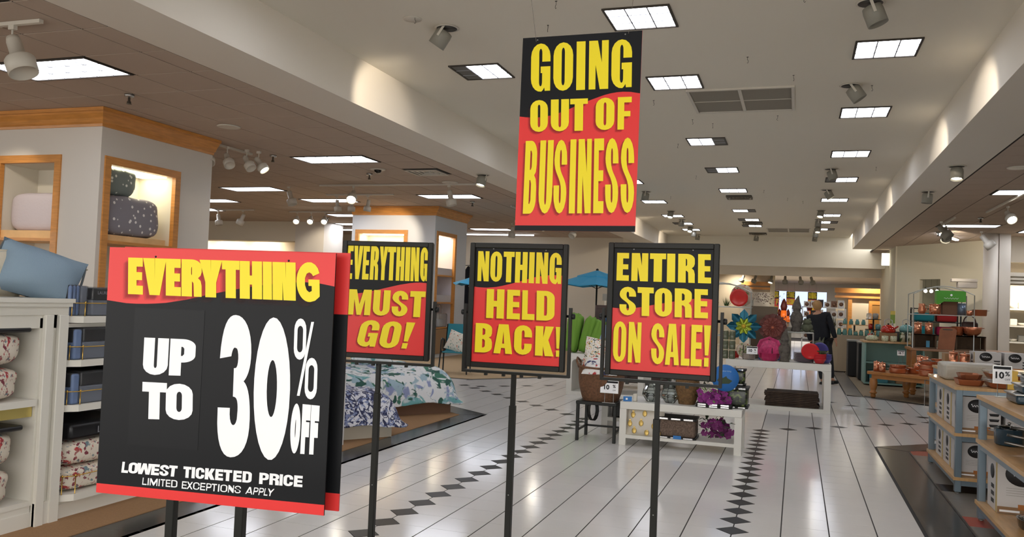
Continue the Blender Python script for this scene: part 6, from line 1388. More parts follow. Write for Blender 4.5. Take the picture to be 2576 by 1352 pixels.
cookbox('white cookware carton right of the first on the middle shelf of the second unit', 1.66, 7.93, .502, .3, .4, .3, False)
cookbox('white cookware carton right of the first on the bottom shelf of the second unit', 1.66, 7.93, .137, .3, .4, .28, False)
tag(MB().rbox(0, .27, 0, .2, 0, .012, .003, 1).obj('yellow_card', YELW, loc=(1.34, 7.875-.0, .1365)), 'mustard yellow card lying at the front of the bottom shelf', 'card') if False else None
cookbox('large white cookware carton with big oval mark on the bottom shelf, nearest unit', 1.33, 6.56, .142, .36, .3, .36, True, 1.2)
cookbox('white carton right of the large one on the bottom shelf, nearest unit', 1.72, 6.56, .142, .36, .3, .34, False)
# copper pans with lids and yellow sleeves on top of the second unit
COPB = mat('matte_copper_pan', 'b0704f', .32, metal=.6); PLID = mat('clear_lid', 'd8dcd9', .1, trans=.8, alpha=.55)
def copan(lab, x, y, z, w, d, h, sleeve, lid=True):
    t = thing('baking_pan', lab, 'pan', (x, y, z))
    n = MB(); zs = [(0, .82), (.004, .86), (h*.8, .98), (h, 1.0), (h, .96), (.008, .80)]
    for q, (zz, k) in enumerate(zs):
        W, D = w*k/2, d*k/2; c = .03
        n.v += [(-W+c, -D, zz), (W-c, -D, zz), (W, -D+c, zz), (W, D-c, zz), (W-c, D, zz), (-W+c, D, zz), (-W, D-c, zz), (-W, -D+c, zz)]
    for q in range(len(zs)-1):
        for i in range(8): n.f.append((q*8+i, q*8+(i+1) % 8, (q+1)*8+(i+1) % 8, (q+1)*8+i)); n.sm.append(False)
    n.f += [tuple(range(8))[::-1], tuple(40+i for i in range(8))]; n.sm += [False, False]
    n.obj('pan_body', COPB, t)
    if lid: MB().rbox(-w/2-.006, w/2+.006, -d/2-.006, d/2+.006, h, h+.028, .012, 2).obj('lid', PLID, t)
    if sleeve: MB().box(-w*.12, w*.15, -d/2-.012, d/2+.012, -.0, h+.031).obj('yellow_sleeve', mat('yellow_sleeve', 'd9b04a', .5), t)
    return t
copan('copper baking pan, lower of the two without sleeve on the second unit', 1.42, 8.15, .887, .20, .30, .05, False, False)
copan('copper baking pan stacked on top of the bare lower one', 1.425, 8.16, .938, .17, .26, .045, False, False)
copan('copper pan with clear lid and yellow sleeve, lower of the pair', 1.70, 8.04, .887, .34, .30, .045, True)
copan('copper pan with clear lid and yellow sleeve, upper of the pair', 1.69, 8.05, .962, .32, .28, .045, True)
copan('copper pan right of the yellow sleeved pair', 2.02, 8.1, .887, .22, .3, .06, False)
t = thing('film_bag', 'crumpled clear film wrapped grey package at the back of the second unit', 'package', (1.3, 8.62, .887))
MB().rbox(0, .5, 0, .42, 0, .15, .025, 2).obj('film', mat('cloudy_film', 'c4beb0', .25, trans=.2, bump=.8, bscale=14), t)
# navy pans on the nearest unit
NVY = mat('navy_enamel', '27404f', .25, coat=.3); 
def navy_dish(lab, x, y, z, w, d, h, lid=True):
    t = thing('baking_dish', lab, 'pan', (x, y, z))
    MB().rbox(-w/2, w/2, -d/2, d/2, 0, h, .02, 3).obj('dish_body', NVY, t); MB().rbox(-w/2-.012, w/2+.012, -d/2-.012, d/2+.012, h-.008, h+.004, .004, 1).obj('rim', STEEL, t)
    if lid:
        MB().rbox(-w/2+.005, w/2-.005, -d/2+.005, d/2-.005, h+.004, h+.02, .008, 2).obj('lid', GLS, t)
        MB().lathe([(.006, h+.02), (.006, h+.04), (.02, h+.045), (.018, h+.055), (.0001, h+.058)], (0, 0, 0), 12).obj('knob', mat('pale_gold', 'c9a86a', .3, metal=.9), t)
    return t
navy_dish('navy baking dish, lowest of three at the right edge of the nearest unit', 1.60, 6.5, .907, .42, .3, .065, False)
navy_dish('navy baking dish, middle of three stacked at the right edge', 1.61, 6.5, .977, .36, .27, .055, False)
navy_dish('navy baking dish with glass lid, top of the stack at the right edge', 1.62, 6.52, 1.037, .3, .25, .045, True)
t = tag10('tall 10% OFF sign on two chrome legs on the nearest shelf unit', 1.41, 6.86, .907, .12, .13, .095, rz=-.25)
def potpan(lab, x, y, z, r, h, m, hd, rz=0, lid=False, name='saucepan', cat='pan'):
    t = thing(name, lab, cat, (x, y, z), rz)
    MB().lathe([(.0001, 0), (r*.86, 0), (r*.95, .01), (r, h), (r*1.03, h+.003), (r*.97, h+.003), (r*.9, .012), (.0001, .01)], (0, 0, 0), 28).obj('pan_body', m, t)
    if hd: MB().tube([(-r, 0, h*.8), (-r-.05, 0, h*.95), (-r-hd, 0, h*1.25)], [.006, .008, .009], 8).obj('handle', STEEL, t); MB().sphere((-r-.004, 0, h*.8), .012, 8, 6, (1, 1.6, .8)).obj('handle_rivet', STEEL, t)
    else:
        for s_ in (-1, 1): MB().tube([(s_*r, -.03, h*.85), (s_*(r+.03), -.025, h*.9), (s_*(r+.03), .025, h*.9), (s_*r, .03, h*.85)], .004, 6).obj('loop_handle', STEEL, t)
    if lid:
        MB().lathe([(r, h), (r*.7, h+.02), (.0001, h+.03)], (0, 0, 0), 24).obj('lid', GLS, t); MB().lathe([(.006, h+.028), (.014, h+.045), (.0001, h+.05)], (0, 0, 0), 10).obj('knob', STEEL, t)
    return t
potpan('navy square-sided saucepan at the left of the middle shelf, nearest unit', 1.43, 6.72, .587, .095, .11, NVY, 0, 0, True)
for k in range(4):
    potpan('navy frying pan with steel handle, %s from the bottom of the nested stack' % ORD[k], 1.61+.01*k, 6.3, .587+.055*k, .12-.004*k, .05, NVY if k else mat('brown_enamel', '2e1d1a', .2, coat=.3), .17, -.25+.12*k)
potpan('dark glossy frying pan with glass lid at the bottom right corner', 1.53, 6.16, .142, .165, .06, mat('dark_brown_pan', '1f1614', .15, coat=.4), .14, 2.6, True)
# unit behind with cartons
rack_unit('third steel and oak shelf unit behind the copper pans', 1.55, 10.35, 1.2, .7, (.885, .45))
cookbox('white carton with oval mark, left of the pair behind the copper pans', 1.87, 10.42, .887, .26, .3, .2, True, 1.3)
cookbox('white carton with oval mark, right of the pair behind the copper pans', 2.16, 10.42, .887, .24, .3, .2, False, 1.3)
tag(MB().rbox(0, .22, 0, .2, 0, .16, .004, 1).obj('cardboard_box', CARD, loc=(1.6, 10.6, .887)), 'plain cardboard box left of the cartons behind the copper pans', 'box')
def canister(lab, x, y, z, r, h, m=COPPER, knob=True):
    t = thing('canister', lab, 'canister', (x, y, z))
    MB().lathe([(.0001, 0), (r, 0), (r, h), (.0001, h)], (0, 0, 0), 24).obj('canister_body', m, t)
    MB().lathe([(r*1.03, h+.0005), (r*1.03, h+.012), (r*.9, h+.02), (.0001, h+.022)], (0, 0, 0), 24).obj('lid', m, t)
    if knob: MB().lathe([(.005, h+.021), (.01, h+.035), (.0001, h+.04)], (0, 0, 0), 10).obj('knob', m, t)
    return t
canister('copper canister, left of two beside the white cartons', 1.66, 10.42, .887+.0, .045, .17)
canister('copper canister, right of two beside the white cartons', 1.77, 10.4, .887, .05, .155)
# ------------------------------------------------------------ turned leg table with copper pans
HONEY = mat('honey_pine', 'a8703a', .4, vary=.12, vscale=7, coat=.2)
ta = math.atan2(-.583, .813); A = (1.18, 15.84)
t = thing('turned_leg_table', 'low honey pine table with fat turned legs carrying copper pans', 'table', (A[0], A[1], .004), ta)
MB().rbox(0, 1.7, 0, 1.40, .40, .455, .008, 1).obj('tabletop', HONEY, t); MB().box(.06, 1.64, .05, 1.36, .33, .40).obj('apron', HONEY, t)
LEGP = [(.0001, 0), (.035, 0), (.045, .03), (.038, .06), (.06, .075), (.066, .09), (.04, .11), (.048, .14), (.064, .20), (.068, .26), (.06, .31), (.065, .33)]
for (a, b) in ((.08, .08), (.08, 1.36), (.5, 1.36), (.3, .75), (1.6, .08), (1.6, 1.36)): MB().lathe(LEGP, (a, b, 0), 18).obj('turned_leg', HONEY, t)
def tw(a, b):   # table coordinates to world
    c, s_ = math.cos(ta), math.sin(ta); return A[0]+a*c-b*s_, A[1]+a*s_+b*c
def onT(f, lab, a, b, z, *r, **k):
    x, y = tw(a, b); return f(lab, x, y, z, *r, **k)
TZ = .461
onT(canister, 'tall copper canister at the left corner of the pine table', .12, .1, TZ, .05, .15)
onT(canister, 'second copper canister beside the corner one on the pine table', .24, .07, TZ, .055, .14)
def cpan(lab, x, y, z, r, h, m=COPPER, lid=False, hd=0): 
    return potpan(lab, x, y, z, r, h, m, hd, 0, lid, 'copper_pan', 'pan')
onT(cpan, 'wide copper pan, bottom of the left stack on the pine table', .47, .16, TZ, .14, .08)
onT(cpan, 'shallow copper pan on top of the left stack', .47, .16, TZ+.085, .13, .05, COPPERD)
onT(cpan, 'copper saute pan behind the left stack', .62, .42, TZ, .13, .09)
onT(cpan, 'copper pot, bottom of the tall stack on the pine table', 1.0, .16, TZ, .15, .09)
onT(cpan, 'copper pot, middle of the tall stack on the pine table', 1.0, .16, TZ+.095, .145, .08)
onT(cpan, 'copper pot with steel lid, top of the tall stack', 1.0, .16, TZ+.18, .12, .06, COPPERD, True)
onT(canister, 'large copper canister right of the tall pan stack', 1.27, .1, TZ, .085, .17)
onT(canister, 'copper canister behind the gondola corner on the pine table', 1.48, .1, TZ, .06, .15)
tg = thing('hang_tag', 'white tag hanging on the copper canister, right', 'tag', (tw(1.4, .02)[0], tw(1.4, .02)[1], TZ+.03)); MB().box(-.03, .03, 0, .003, 0, .13).obj('card', WHT, tg)
onT(tag10, 'small 10% OFF sign in front of the teal unit on the pine table', .3, .55, TZ, .12, .09, .28)
# riser bench on the table
x, y = tw(.45, .62)
t = thing('riser_bench', 'small pine riser on the turned leg table', 'riser', (x, y, TZ), ta)
MB().rbox(0, 1.1, 0, .5, .10, .135, .004, 1).obj('riser_top', HONEY, t)
for a in (.04, 1.02): MB().box(a, a+.04, .04, .46, 0, .10).obj('leg', HONEY, t)
RZ = TZ+.137
for k, (a, b, r, h) in enumerate(((.52, .78, .055, .14), (.65, .72, .05, .13), (.8, .8, .09, .12), (.98, .85, .1, .15))):
    onT(canister if k < 2 else cpan, 'copper %s, %s from the left on the pine riser' % ('canister' if k < 2 else 'pot', ORD[k]), a, b, RZ, r, h)
t = thing('wire_basket', 'round copper wire basket on the pine riser', 'basket', (tw(1.22, .82)[0], tw(1.22, .82)[1], RZ))
f = MB()
for q in range(5): f.tube([((.10+.008*q)*math.cos(2*PI*i/16), (.10+.008*q)*math.sin(2*PI*i/16), .004+.04*q) for i in range(16)], .003, 4, close=True)
for i in range(16):
    a = 2*PI*i/16; f.tube([(.10*math.cos(a), .10*math.sin(a), 0), (.132*math.cos(a), .132*math.sin(a), .165)], .002, 4)
o = f.obj('copper_wire', COPPER, t); o['kind'] = 'stuff'
t = thing('copper_jug', 'small glowing copper sugar pot below the brown board', 'jug', (tw(.62, .52)[0], tw(.62, .52)[1], TZ)); MB().lathe([(.0001, 0), (.05, 0), (.06, .04), (.045, .09), (.0001, .11)], (0, 0, .08), 16).obj('jug_body', COPPER, t); MB().box(-.07, .07, -.07, .07, 0, .08).obj('stand', HONEY, t)
t = thing('copper_dish', 'flat copper cake stand catching light beside the cutting board', 'dish', (2.3, 15.55, TZ+.14)); 
MB().lathe([(.0001, .10), (.09, .10), (.095, .107), (.0001, .107)], (0, 0, 0), 24).lathe([(.05, 0), (.012, .01), (.012, .10)], (0, 0, 0), 14).obj('stand', COPPER, t)
tag(MB().rbox(-.15, .15, -.1, .1, 0, .138, .003, 1).obj('wooden_block', HONEY, loc=(2.3, 15.55, TZ)), 'pine block under the copper cake stand', 'riser')
# back display table with crates and arched rack
t = thing('display_table', 'dark pine table behind the copper goods, carrying crates and the arched rack', 'table', (2.0, 17.06, .004)); MB().rbox(0, 1.75, 0, .84, .80, .85, .005, 1).obj('tabletop', HONEY, t)
for a in (.03, 1.64):
    for b in (.03, .73): MB().box(a, a+.08, b, b+.08, 0, .80).obj('leg', HONEY, t)
CR = mat('crate_brown_wood', '5f4a36', .7, vary=.25, vscale=9)
def crate(lab, x, y, z, w, d, h, n=3):
    t = thing('wooden_crate', lab, 'crate', (x, y, z))
    for zz in (0, h-.02):
        MB().box(0, w, 0, .02, zz, zz+.02).box(0, w, d-.02, d, zz, zz+.02).obj('frame_bar', CR, t)
    MB().box(0, w, 0, d, h-.018, h).obj('top_board', CR, t); MB().box(0.02, w-.02, .02, d-.01, 0.002, .014).obj('bottom_board', CR, t); MB().box(.02, w-.02, d-.012, d-.002, .02, h-.02).obj('back_board', CR, t)
    for sx in (0, w-.02):
        for q in range(n): MB().box(sx, sx+.02, .02+q*(d-.04)/n, .02+(q+1)*(d-.04)/n-.015, .02, h-.02).obj('slat', CR, t)
    return t
crate('dark wooden crate, left, under the copper canisters', 2.05, 17.0, .855, .38, .4, .26)
crate('dark wooden crate, right, under the hammered copper bowl', 2.75, 17.0, .855, .48, .4, .26)
t = thing('black_price_card', 'blue and black card inside the left wooden crate', 'card', (2.3, 17.1, .875)); MB().box(-.03, .03, 0, .004, 0, .12).obj('card_face', mat('cyan_card', '4f9ac0', .5), t)
canister('tall copper canister, left of two on the left crate', 2.13, 17.12, 1.117, .065, .19)
canister('tall copper canister, right of two on the left crate', 2.31, 17.1, 1.117, .065, .19)
tb_ = thing('cutting_board', 'wooden cutting board with handle slot leaning between the crates', 'cutting board', (2.58, 16.9, .856))
bo = MB().prism([(-.15, 0), (.12, 0), (.17, .36), (.13, .40), (-.08, .40), (-.11, .36)], 0, .025, Matrix.Rotation(PI/2-.22, 4, 'X')); bo.obj('board', mat('walnut_board', '8a5536', .45, vary=.15), tb_)
MB().prism([(-.06, .355), (.10, .355), (.10, .372), (-.06, .372)], .0255, .027, Matrix.Rotation(PI/2-.22, 4, 'X')).obj('handle_slot', DARKG, tb_)
for k in range(4): cpan('hammered copper bowl nested left of the big one, %s from the bottom' % ORD[k], 2.78, 17.12, 1.117+.03*k, .1, .07, COPPERD)
t = thing('copper_bowl', 'large hammered copper bowl on the right wooden crate', 'bowl', (3.02, 17.08, 1.117)); MB().lathe([(.0001, 0), (.07, 0), (.13, .05), (.15, .12), (.16, .165), (.15, .165), (.12, .06), (.0001, .02)], (0, 0, 0), 28).obj('bowl_body', COPPERD, t)
for s_ in (-1, 1): MB().tube([(s_*.15, -.03, .14), (s_*.19, -.02, .15), (s_*.19, .02, .15), (s_*.15, .03, .14)], .006, 6).obj('handle', COPPER, t)
t = thing('leather_bag', 'dark brown bag with a round handle opening behind the copper bowl', 'bag', (3.02, 17.35, 1.117)); MB().rbox(-.14, .14, -.05, .05, 0, .26, .05, 3).obj('bag_body', mat('dark_leather', '3a2119', .4), t); MB().tube([(.1*math.cos(PI*k/10), 0, .24+.13*math.sin(PI*k/10)) for k in range(11)], .012, 6).obj('handle', mat('dark_leather', '3a2119', .4), t)
wire_rack('large white arched wire rack holding copper jugs and the green box', 2.03, 16.99, .856, 1.0, .75, 1.0, [.62], .15)
RZ2 = .856+.632
t = thing('copper_pitcher', 'copper pitcher at the left of the arched rack shelf', 'pitcher', (2.2, 17.2, RZ2)); MB().lathe([(.0001, 0), (.05, 0), (.07, .06), (.05, .14), (.06, .19), (.055, .19), (.0001, .1)], (0, 0, 0), 20).obj('pitcher_body', COPPERD, t); MB().tube([(.05, 0, .16), (.10, 0, .14), (.07, 0, .06)], .006, 6).obj('handle', COPPER, t)
canister('wide copper ice bucket on the arched rack shelf', 2.42, 17.2, RZ2, .1, .17)
tag(MB().rbox(-.13, .13, -.1, .1, 0, .24, .004, 1).obj('cardboard_box', mat('dark_cardboard', '6a4a35', .8), loc=(2.67, 17.3, RZ2)), 'brown cardboard box under the bright green one on the arched rack', 'box')
t = thing('green_box', 'bright green open fronted carton with white script on the arched rack', 'box', (2.68, 17.28, RZ2+.242)); GB = mat('lime_green_card', '4a9a2a', .5)
MB().box(-.24, .24, -.13, .13, .0, .2).obj('carton', GB, t); MB().prism([(-.24, -.08), (-.12, 0), (-.24, 0)], 0, .26, Matrix.Translation((0, .13, 0)) @ Matrix.Rotation(PI/2, 4, 'X')).obj('side_flap', GB, t)
MB().tube([(-.12+.24*k/24, -.132, .06+.01*math.sin(k*1.4)) for k in range(25)], .0035, 4).obj('script_logo', WHT, t); MB().sphere((0, -.131, .12), .02, 10, 6, (1, .1, 1)).obj('apple_mark', WHT, t)
t = canister('blue grey canister right of the brown box on the rack shelf', 2.86, 17.2, RZ2, .07, .2, mat('steel_blue_enamel', '6a7886', .3, metal=.4))
t = thing('copper_mug_set', 'hammered copper mug at the right front of the rack shelf', 'mug', (2.96, 17.05, RZ2)); MB().lathe([(.0001, 0), (.045, 0), (.05, .09), (.045, .09), (.0001, .01)], (0, 0, 0), 18).obj('mug_body', COPPERD, t); MB().tube([(.048, 0, .075), (.085, 0, .07), (.08, 0, .03), (.048, 0, .02)], .005, 6).obj('handle', COPPER, t)
cpan('shallow copper bowl overhanging the rack shelf at right', 3.14, 17.12, RZ2, .12, .11, COPPERD)
# black framed shelf of bright towels behind
t = thing('towel_shelf', 'black framed shelf of folded towels behind the arched rack', 'shelving', (2.45, 20.6, .004))
for a in (0, .95): MB().box(a, a+.03, 0, .03, 0, 1.62).box(a, a+.03, .4, .43, 0, 1.62).obj('upright', BLACKM, t)
for z in (1.59, 1.3, 1.0, .7, .4): MB().box(0, .98, 0, .43, z, z+.02).obj('shelf', BLACKM, t)
cols = [('teal', '2a8a94'), ('teal', '2a8a94'), ('magenta', 'a8204c'), ('grey', '6a6866'), ('red', 'a52a2a'), ('cream', 'b5ab94')]
for i, (x_, z, c) in enumerate(((.05, 1.322, 0), (.05, 1.022, 1), (.5, 1.022, 2), (.5, 1.322, 4), (.05, .722, 3), (.5, .722, 5))):
    nm, hx = cols[c]; tag(MB().rbox(0, .4, .03, .38, 0, .19, .04, 2).obj('folded_towels', mat(nm+'_towel', hx, .95), loc=(2.45+x_, 20.6, z+.004)), '%s folded towels on the %s shelf of the black frame, %s' % (nm, {1.322: 'top', 1.022: 'middle', .722: 'lower'}[z], 'left' if x_ < .1 else 'right'), 'towel')
# ------------------------------------------------------------ teal unit with kettles
TEALW = mat('duck_egg_paint', '7fa39b', .5)
t = thing('teal_display_unit', 'duck egg blue display unit with a pale oak top', 'shelving', (1.32, 18.4, .004))
MB().rbox(-.04, 1.14, -.04, .84, .86, .9, .005, 1).obj('worktop', OAKS, t)
MB().box(0, .03, 0, .8, .06, .86).obj('side_panel', TEALW, t); MB().box(1.07, 1.1, 0, .8, .06, .86).obj('side_panel', TEALW, t); MB().box(.03, 1.07, .38, .41, .06, .86).obj('divider_panel', TEALW, t)
MB().box(0, 1.1, 0, .8, .03, .06).obj('base_board', TEALW, t); MB().box(.03, 1.07, .0, .38, .45, .475).obj('shelf', TEALW, t)
for q in range(2): MB().rbox(.1+.5*q, .45+.5*q, .03, .3, .061, .3, .01, 1).obj('stored_box', [mat('blue_teal_box', '3f7f8a', .6), CARD][q], t)
OZ = .905
SPOT = blotch('spotted_glaze', 'c9c8a8', ['2c3a22', '5c8a3a'], 30, .25, 'vor', thr=.22)
t = thing('casserole', 'green spotted casserole with knob on the teal unit', 'casserole', (1.46, 18.5, OZ)); MB().lathe([(.0001, 0), (.09, 0), (.12, .03), (.12, .06), (.09, .1), (.0001, .12)], (0, 0, 0), 24).obj('dish_body', SPOT, t); MB().tube([(-.03, 0, .12), (-.025, 0, .16), (.025, 0, .16), (.03, 0, .12)], .006, 6).obj('handle', STEEL, t)
for k in range(2): tag(MB().lathe([(.0001, 0), (.06, 0), (.065, .02), (.065, .11), (.06, .11), (.0001, .02)], (0, 0, 0), 20).obj('spotted_jar', SPOT, loc=(1.70+.16*k, 18.47, OZ)), '%s white jar with green spots beside the casserole' % ['left', 'right'][k], 'jar')
for k in range(3): tag(MB().lathe([(.0001, 0), (.055, 0), (.055, .13), (.04, .145), (.055, .15), (.055, .2), (.0001, .2)], (0, 0, 0), 18).obj('striped_canister', blotch('green_band_glaze', 'b9b69a', ['35512f'], 9, .3, 'noise', thr=.5), loc=(2.02+.13*k, 18.5, OZ)), '%s green banded canister on the teal unit' % ['left', 'middle', 'right'][k], 'canister')
tag(MB().rbox(-.16, .16, -.1, .1, 0, .17, .004, 1).obj('cardboard_riser', CARD, loc=(1.78, 18.72, OZ)), 'brown card riser under the red kettle', 'riser')
def kettle(lab, x, y, z, m, s=1.0):
    t = thing('kettle', lab, 'kettle', (x, y, z)); MB().lathe([(.0001, 0), (.1*s, 0), (.115*s, .03*s), (.10*s, .09*s), (.05*s, .125*s), (.0001, .13*s)], (0, 0, 0), 24).obj('kettle_body', m, t)
    MB().sphere((0, 0, .14*s), .015*s, 8, 6).obj('knob', BLACKP, t); MB().tube([(.09*s, 0, .07*s), (.15*s, 0, .11*s)], [.02*s, .012*s], 8).obj('spout', m, t)
    MB().tube([(-.06*s, 0, .11*s), (-.055*s, 0, .2*s), (0, 0, .225*s), (.055*s, 0, .2*s), (.06*s, 0, .11*s)], .007*s, 6).obj('handle', STEEL, t)
kettle('glossy red kettle on the card riser of the teal unit', 1.78, 18.72, OZ+.172, mat('kettle_red', 'b82c1c', .12, coat=.5), 1.25)
tag(MB().rbox(-.2, .2, -.1, .1, 0, .2, .004, 1).obj('dark_riser', DARKG, loc=(2.12, 18.8, OZ)), 'dark riser block under the aqua kettle', 'riser')
kettle('aqua kettle on the dark riser of the teal unit', 2.12, 18.8, OZ+.202, mat('kettle_aqua', '6fa3a0', .15, coat=.5), 1.15)
t = thing('tiered_stand', 'black tiered stand of small kitchen goods left of the red kettle', 'stand', (1.52, 19.0, OZ))
MB().lathe([(.015, 0), (.015, .42)], (0, 0, 0), 8).obj('pole', BLACKM, t)
for z, r in ((.0, .17), (.2, .16), (.42, .15)): MB().lathe([(.0001, z), (r, z), (r, z+.015), (.0001, z+.016)], (0, 0, 0), 20).obj('tier', BLACKM, t)
for k, (a, z, m) in enumerate(((0, .217, 'kettle_aqua'), (2, .217, 'kettle_red'), (4, .017, 'kettle_red'), (1, .437, 'steel_blue_enamel'), (3.4, .437, 'clear_plastic'), (5, .437, 'grey_plastic'))):
    tag(MB().lathe([(.0001, 0), (.045, 0), (.055, .06), (.05, .11), (.0001, .12)], (0, 0, 0), 12).obj('kitchen_jar', MATS[m], loc=(1.52+.09*math.cos(a), 19.0+.09*math.sin(a), OZ+z)), '%s small jar on the black tiered stand' % ORD[k], 'jar')
t = thing('green_packet', 'tall narrow green and yellow packet on a stand behind the red kettle', 'packet', (1.9, 19.12, OZ)); MB().box(-.045, .045, 0, .05, .36, .62).obj('packet_body', mat('green_packet_print', '7f9a3a', .4), t); MB().box(-.045, .045, -.001, 0, .54, .62).obj('yellow_top', mat('yellow_packet_top', 'd9c25a', .4), t); MB().lathe([(.01, 0), (.01, .36)], (0, .02, 0), 8).obj('pole', BLACKM, t)
for k in range(2):
    t = thing('black_display_box', '%s black display cabinet beside the carpet aisle' % ['nearer', 'farther'][k], 'cabinet', (1.28-.16*k, 19.5+.9*k, .004)); MB().box(0, .35, 0, .6, .03, .8).obj('cabinet_body', BLACKP, t); MB().box(-.01, .36, -.01, .61, .8, .83).obj('top_panel', mat('grey_top', '8a8880', .4), t)
    MB().box(-.002, 0, .05, .55, .1, .42).obj('door', DARKG, t); MB().box(-.002, 0, .05, .55, .44, .76).obj('door', DARKG, t)
# ------------------------------------------------------------ draped table with aqua jars
CLOTH = mat('beige_tablecloth', 'a4937a', .9, bump=.3, bscale=10)
t = thing('draped_table', 'table under a beige floor length cloth with aqua glassware', 'table', (.55, 21.9, .0))
cl = MB(); pts = []
for k in range(56):
    u = k/56*4; W, D = 1.45, .8
    p_ = [(u*W, 0), (W, (u-1)*D), (W-(u-2)*W, D), (0, D-(u-3)*D)][int(u)]; pts.append(p_)
vs = []; fs = []; N = len(pts)
for q, z in enumerate((.90, .86, .5, .02)):
    for k, p_ in enumerate(pts):
        e = 1+(.035*q/3)*math.sin(k*1.9); vs.append(((p_[0]-.725)*e+.725, (p_[1]-.4)*e+.4, z))
for q in range(3):
    for k in range(N): fs.append((q*N+(k+1) % N, q*N+k, (q+1)*N+k, (q+1)*N+(k+1) % N))
fs.append(tuple(range(N))); cl.add(vs, fs, False); cl.obj('tablecloth', CLOTH, t)
AQ = mat('aqua_glass', '6fa39c', .15, trans=.4); 
JZ = .902
rnd = random.Random(5)
for k in range(11):
    x = .62+.125*k; h = rnd.uniform(.09, .16)
    t = thing('aqua_jar', '%s from the left of the aqua jars along the beige cloth' % (ORD[k] if k < 11 else 'last'), 'jar', (x, 22.0+.04*(k % 2), JZ), 0, 'aqua jars on the beige cloth')
    MB().lathe([(.0001, 0), (.045, 0), (.052, .02), (.05, h*.7), (.035, h*.85), (.038, h), (.0001, h)], (0, 0, 0), 14).obj('jar_body', AQ, t); MB().lathe([(.04, h), (.04, h+.02), (.0001, h+.021)], (0, 0, 0), 14).obj('lid', mat('cork_lid', 'b39a72', .8), t)
for k in range(1):
    t = thing('cake_stand_shelf', 'raised oak board of aqua jars on a black post, on the beige cloth', 'shelf', (1.35-.02*k, 22.22+.25*k, JZ)); z = .24+.22*k; MB().box(-.3+.05*k, .3-.05*k, -.1, .1, z, z+.02).obj('shelf_board', OAKS, t); MB().box(-.02, .02, -.02, .02, 0, z).obj('post', BLACKM, t)
    for q in range(4-k): tag(MB().lathe([(.0001, 0), (.04, 0), (.05, .02), (.045, .08), (.03, .1), (.035, .13), (.0001, .13)], (0, 0, 0), 12).obj('aqua_jar', AQ, loc=(1.13+.05*k+.14*q, 22.16+.25*k, JZ+z+.0205)), '%s aqua jar from the left on the raised oak board' % ORD[q], 'jar', 'aqua jars on the oak boards') if k == 0 or True else None
plant('tall_grass', 'tall dark green ornamental grass behind the person, on the beige cloth', 'plant', .86, 22.5, JZ, mat('reed_green', '35492c', .7), 160, .16, .62, 51, .03, blade=True)
plant('tall_grass', 'second tall grass with pale top beside the first', 'plant', .72, 22.35, JZ, mat('reed_green2', '4d6440', .7), 120, .12, .55, 52, .03, blade=True)
plant('white_flowers', 'white paper flower bunch at the right end of the beige cloth', 'flowers', 1.9, 22.05, JZ, mat('paper_white', 'd2cfc6', .7), 50, .1, .12, 53, .04)
# white product shelf beyond
t = thing('product_shelf', 'white stepped shelf of boxed tableware below the far window', 'shelving', (.15, 27.0, 0)); 
for k, z in enumerate((.6, .95, 1.25, 1.55)): MB().box(0, 1.25, 0, .3, z, z+.03).obj('shelf', LACQ, t)
MB().box(0, .03, 0, .3, 0, 1.58).obj('side_panel', LACQ, t); MB().box(1.22, 1.25, 0, .3, 0, 1.58).obj('side_panel', LACQ, t)
BOXC = [mat('white_print_box', 'd6d2cc', .5), mat('brown_print_box', '7f5b45', .5), mat('black_print_box', '2a2626', .5)]
for r_, z in enumerate((.631, .981, 1.281, 1.581)):
    for k in range(6):
        h = .16+.06*((k*7+r_*3) % 3)/2; m = BOXC[(k+2*r_) % 3] if (k+r_) % 2 else BOXC[0]
        o = tag(MB().box(0, .17, 0, .18, 0, h).obj('tableware_box', m, loc=(.2+.195*k, 27.05, z)), '%s box from the left on the %s row of the white product shelf' % (ORD[k], ['lowest', 'second', 'third', 'top'][r_]), 'box', 'boxed tableware on the white shelf')
        MB().lathe([(.0001, 0), (.05, 0), (.06, .002), (.0001, .003)], (0, 0, 0), 14, Matrix.Translation((.085, -.001, h*.45)) @ Matrix.Rotation(PI/2, 4, 'X')).obj('printed_picture', BOXC[1], o)
# signs in the far window
def glyph_line(parent, s_, x0, x1, z0, z1, m, st=.4, bt=.2, y=-.006):
    n = len(s_); g_ = MB()
    ln = dict(st=st, bt=bt, L=[])
    wd = (x1-x0)/n
    for k, ch in enumerate(s_):
        if ch == ' ': continue
        a, b = x0+wd*k+wd*.06, x0+wd*(k+1)-wd*.06; ln['L'].append([ch, [a+.5, z1+.5], [b+.5, z1+.5], [b+.5, z0+.5], [a+.5, z0+.5]])
    g_ = lay(ln, 1.0, 1.0) if False else None
    mb = MB()
    for L in ln['L']:
        (ax, az), (bx_, _), _, (_, cz) = L[1:5]
        for outer, holes in glyph(L[0], st, bt):
            P_ = lambda p: (ax-.5+(bx_-ax)*p[0], cz-.5+(az-cz)*p[1])
            loops = [[Vector((*P_(p), 0)) for p in lp] for lp in [outer]+holes]; flat = [v for lp in loops for v in lp]
            mb.add([(v.x, y, v.y) for v in flat], [tuple(t_) for t_ in geometry.tessellate_polygon(loops)])
    return mb.obj('lettering', m, parent)
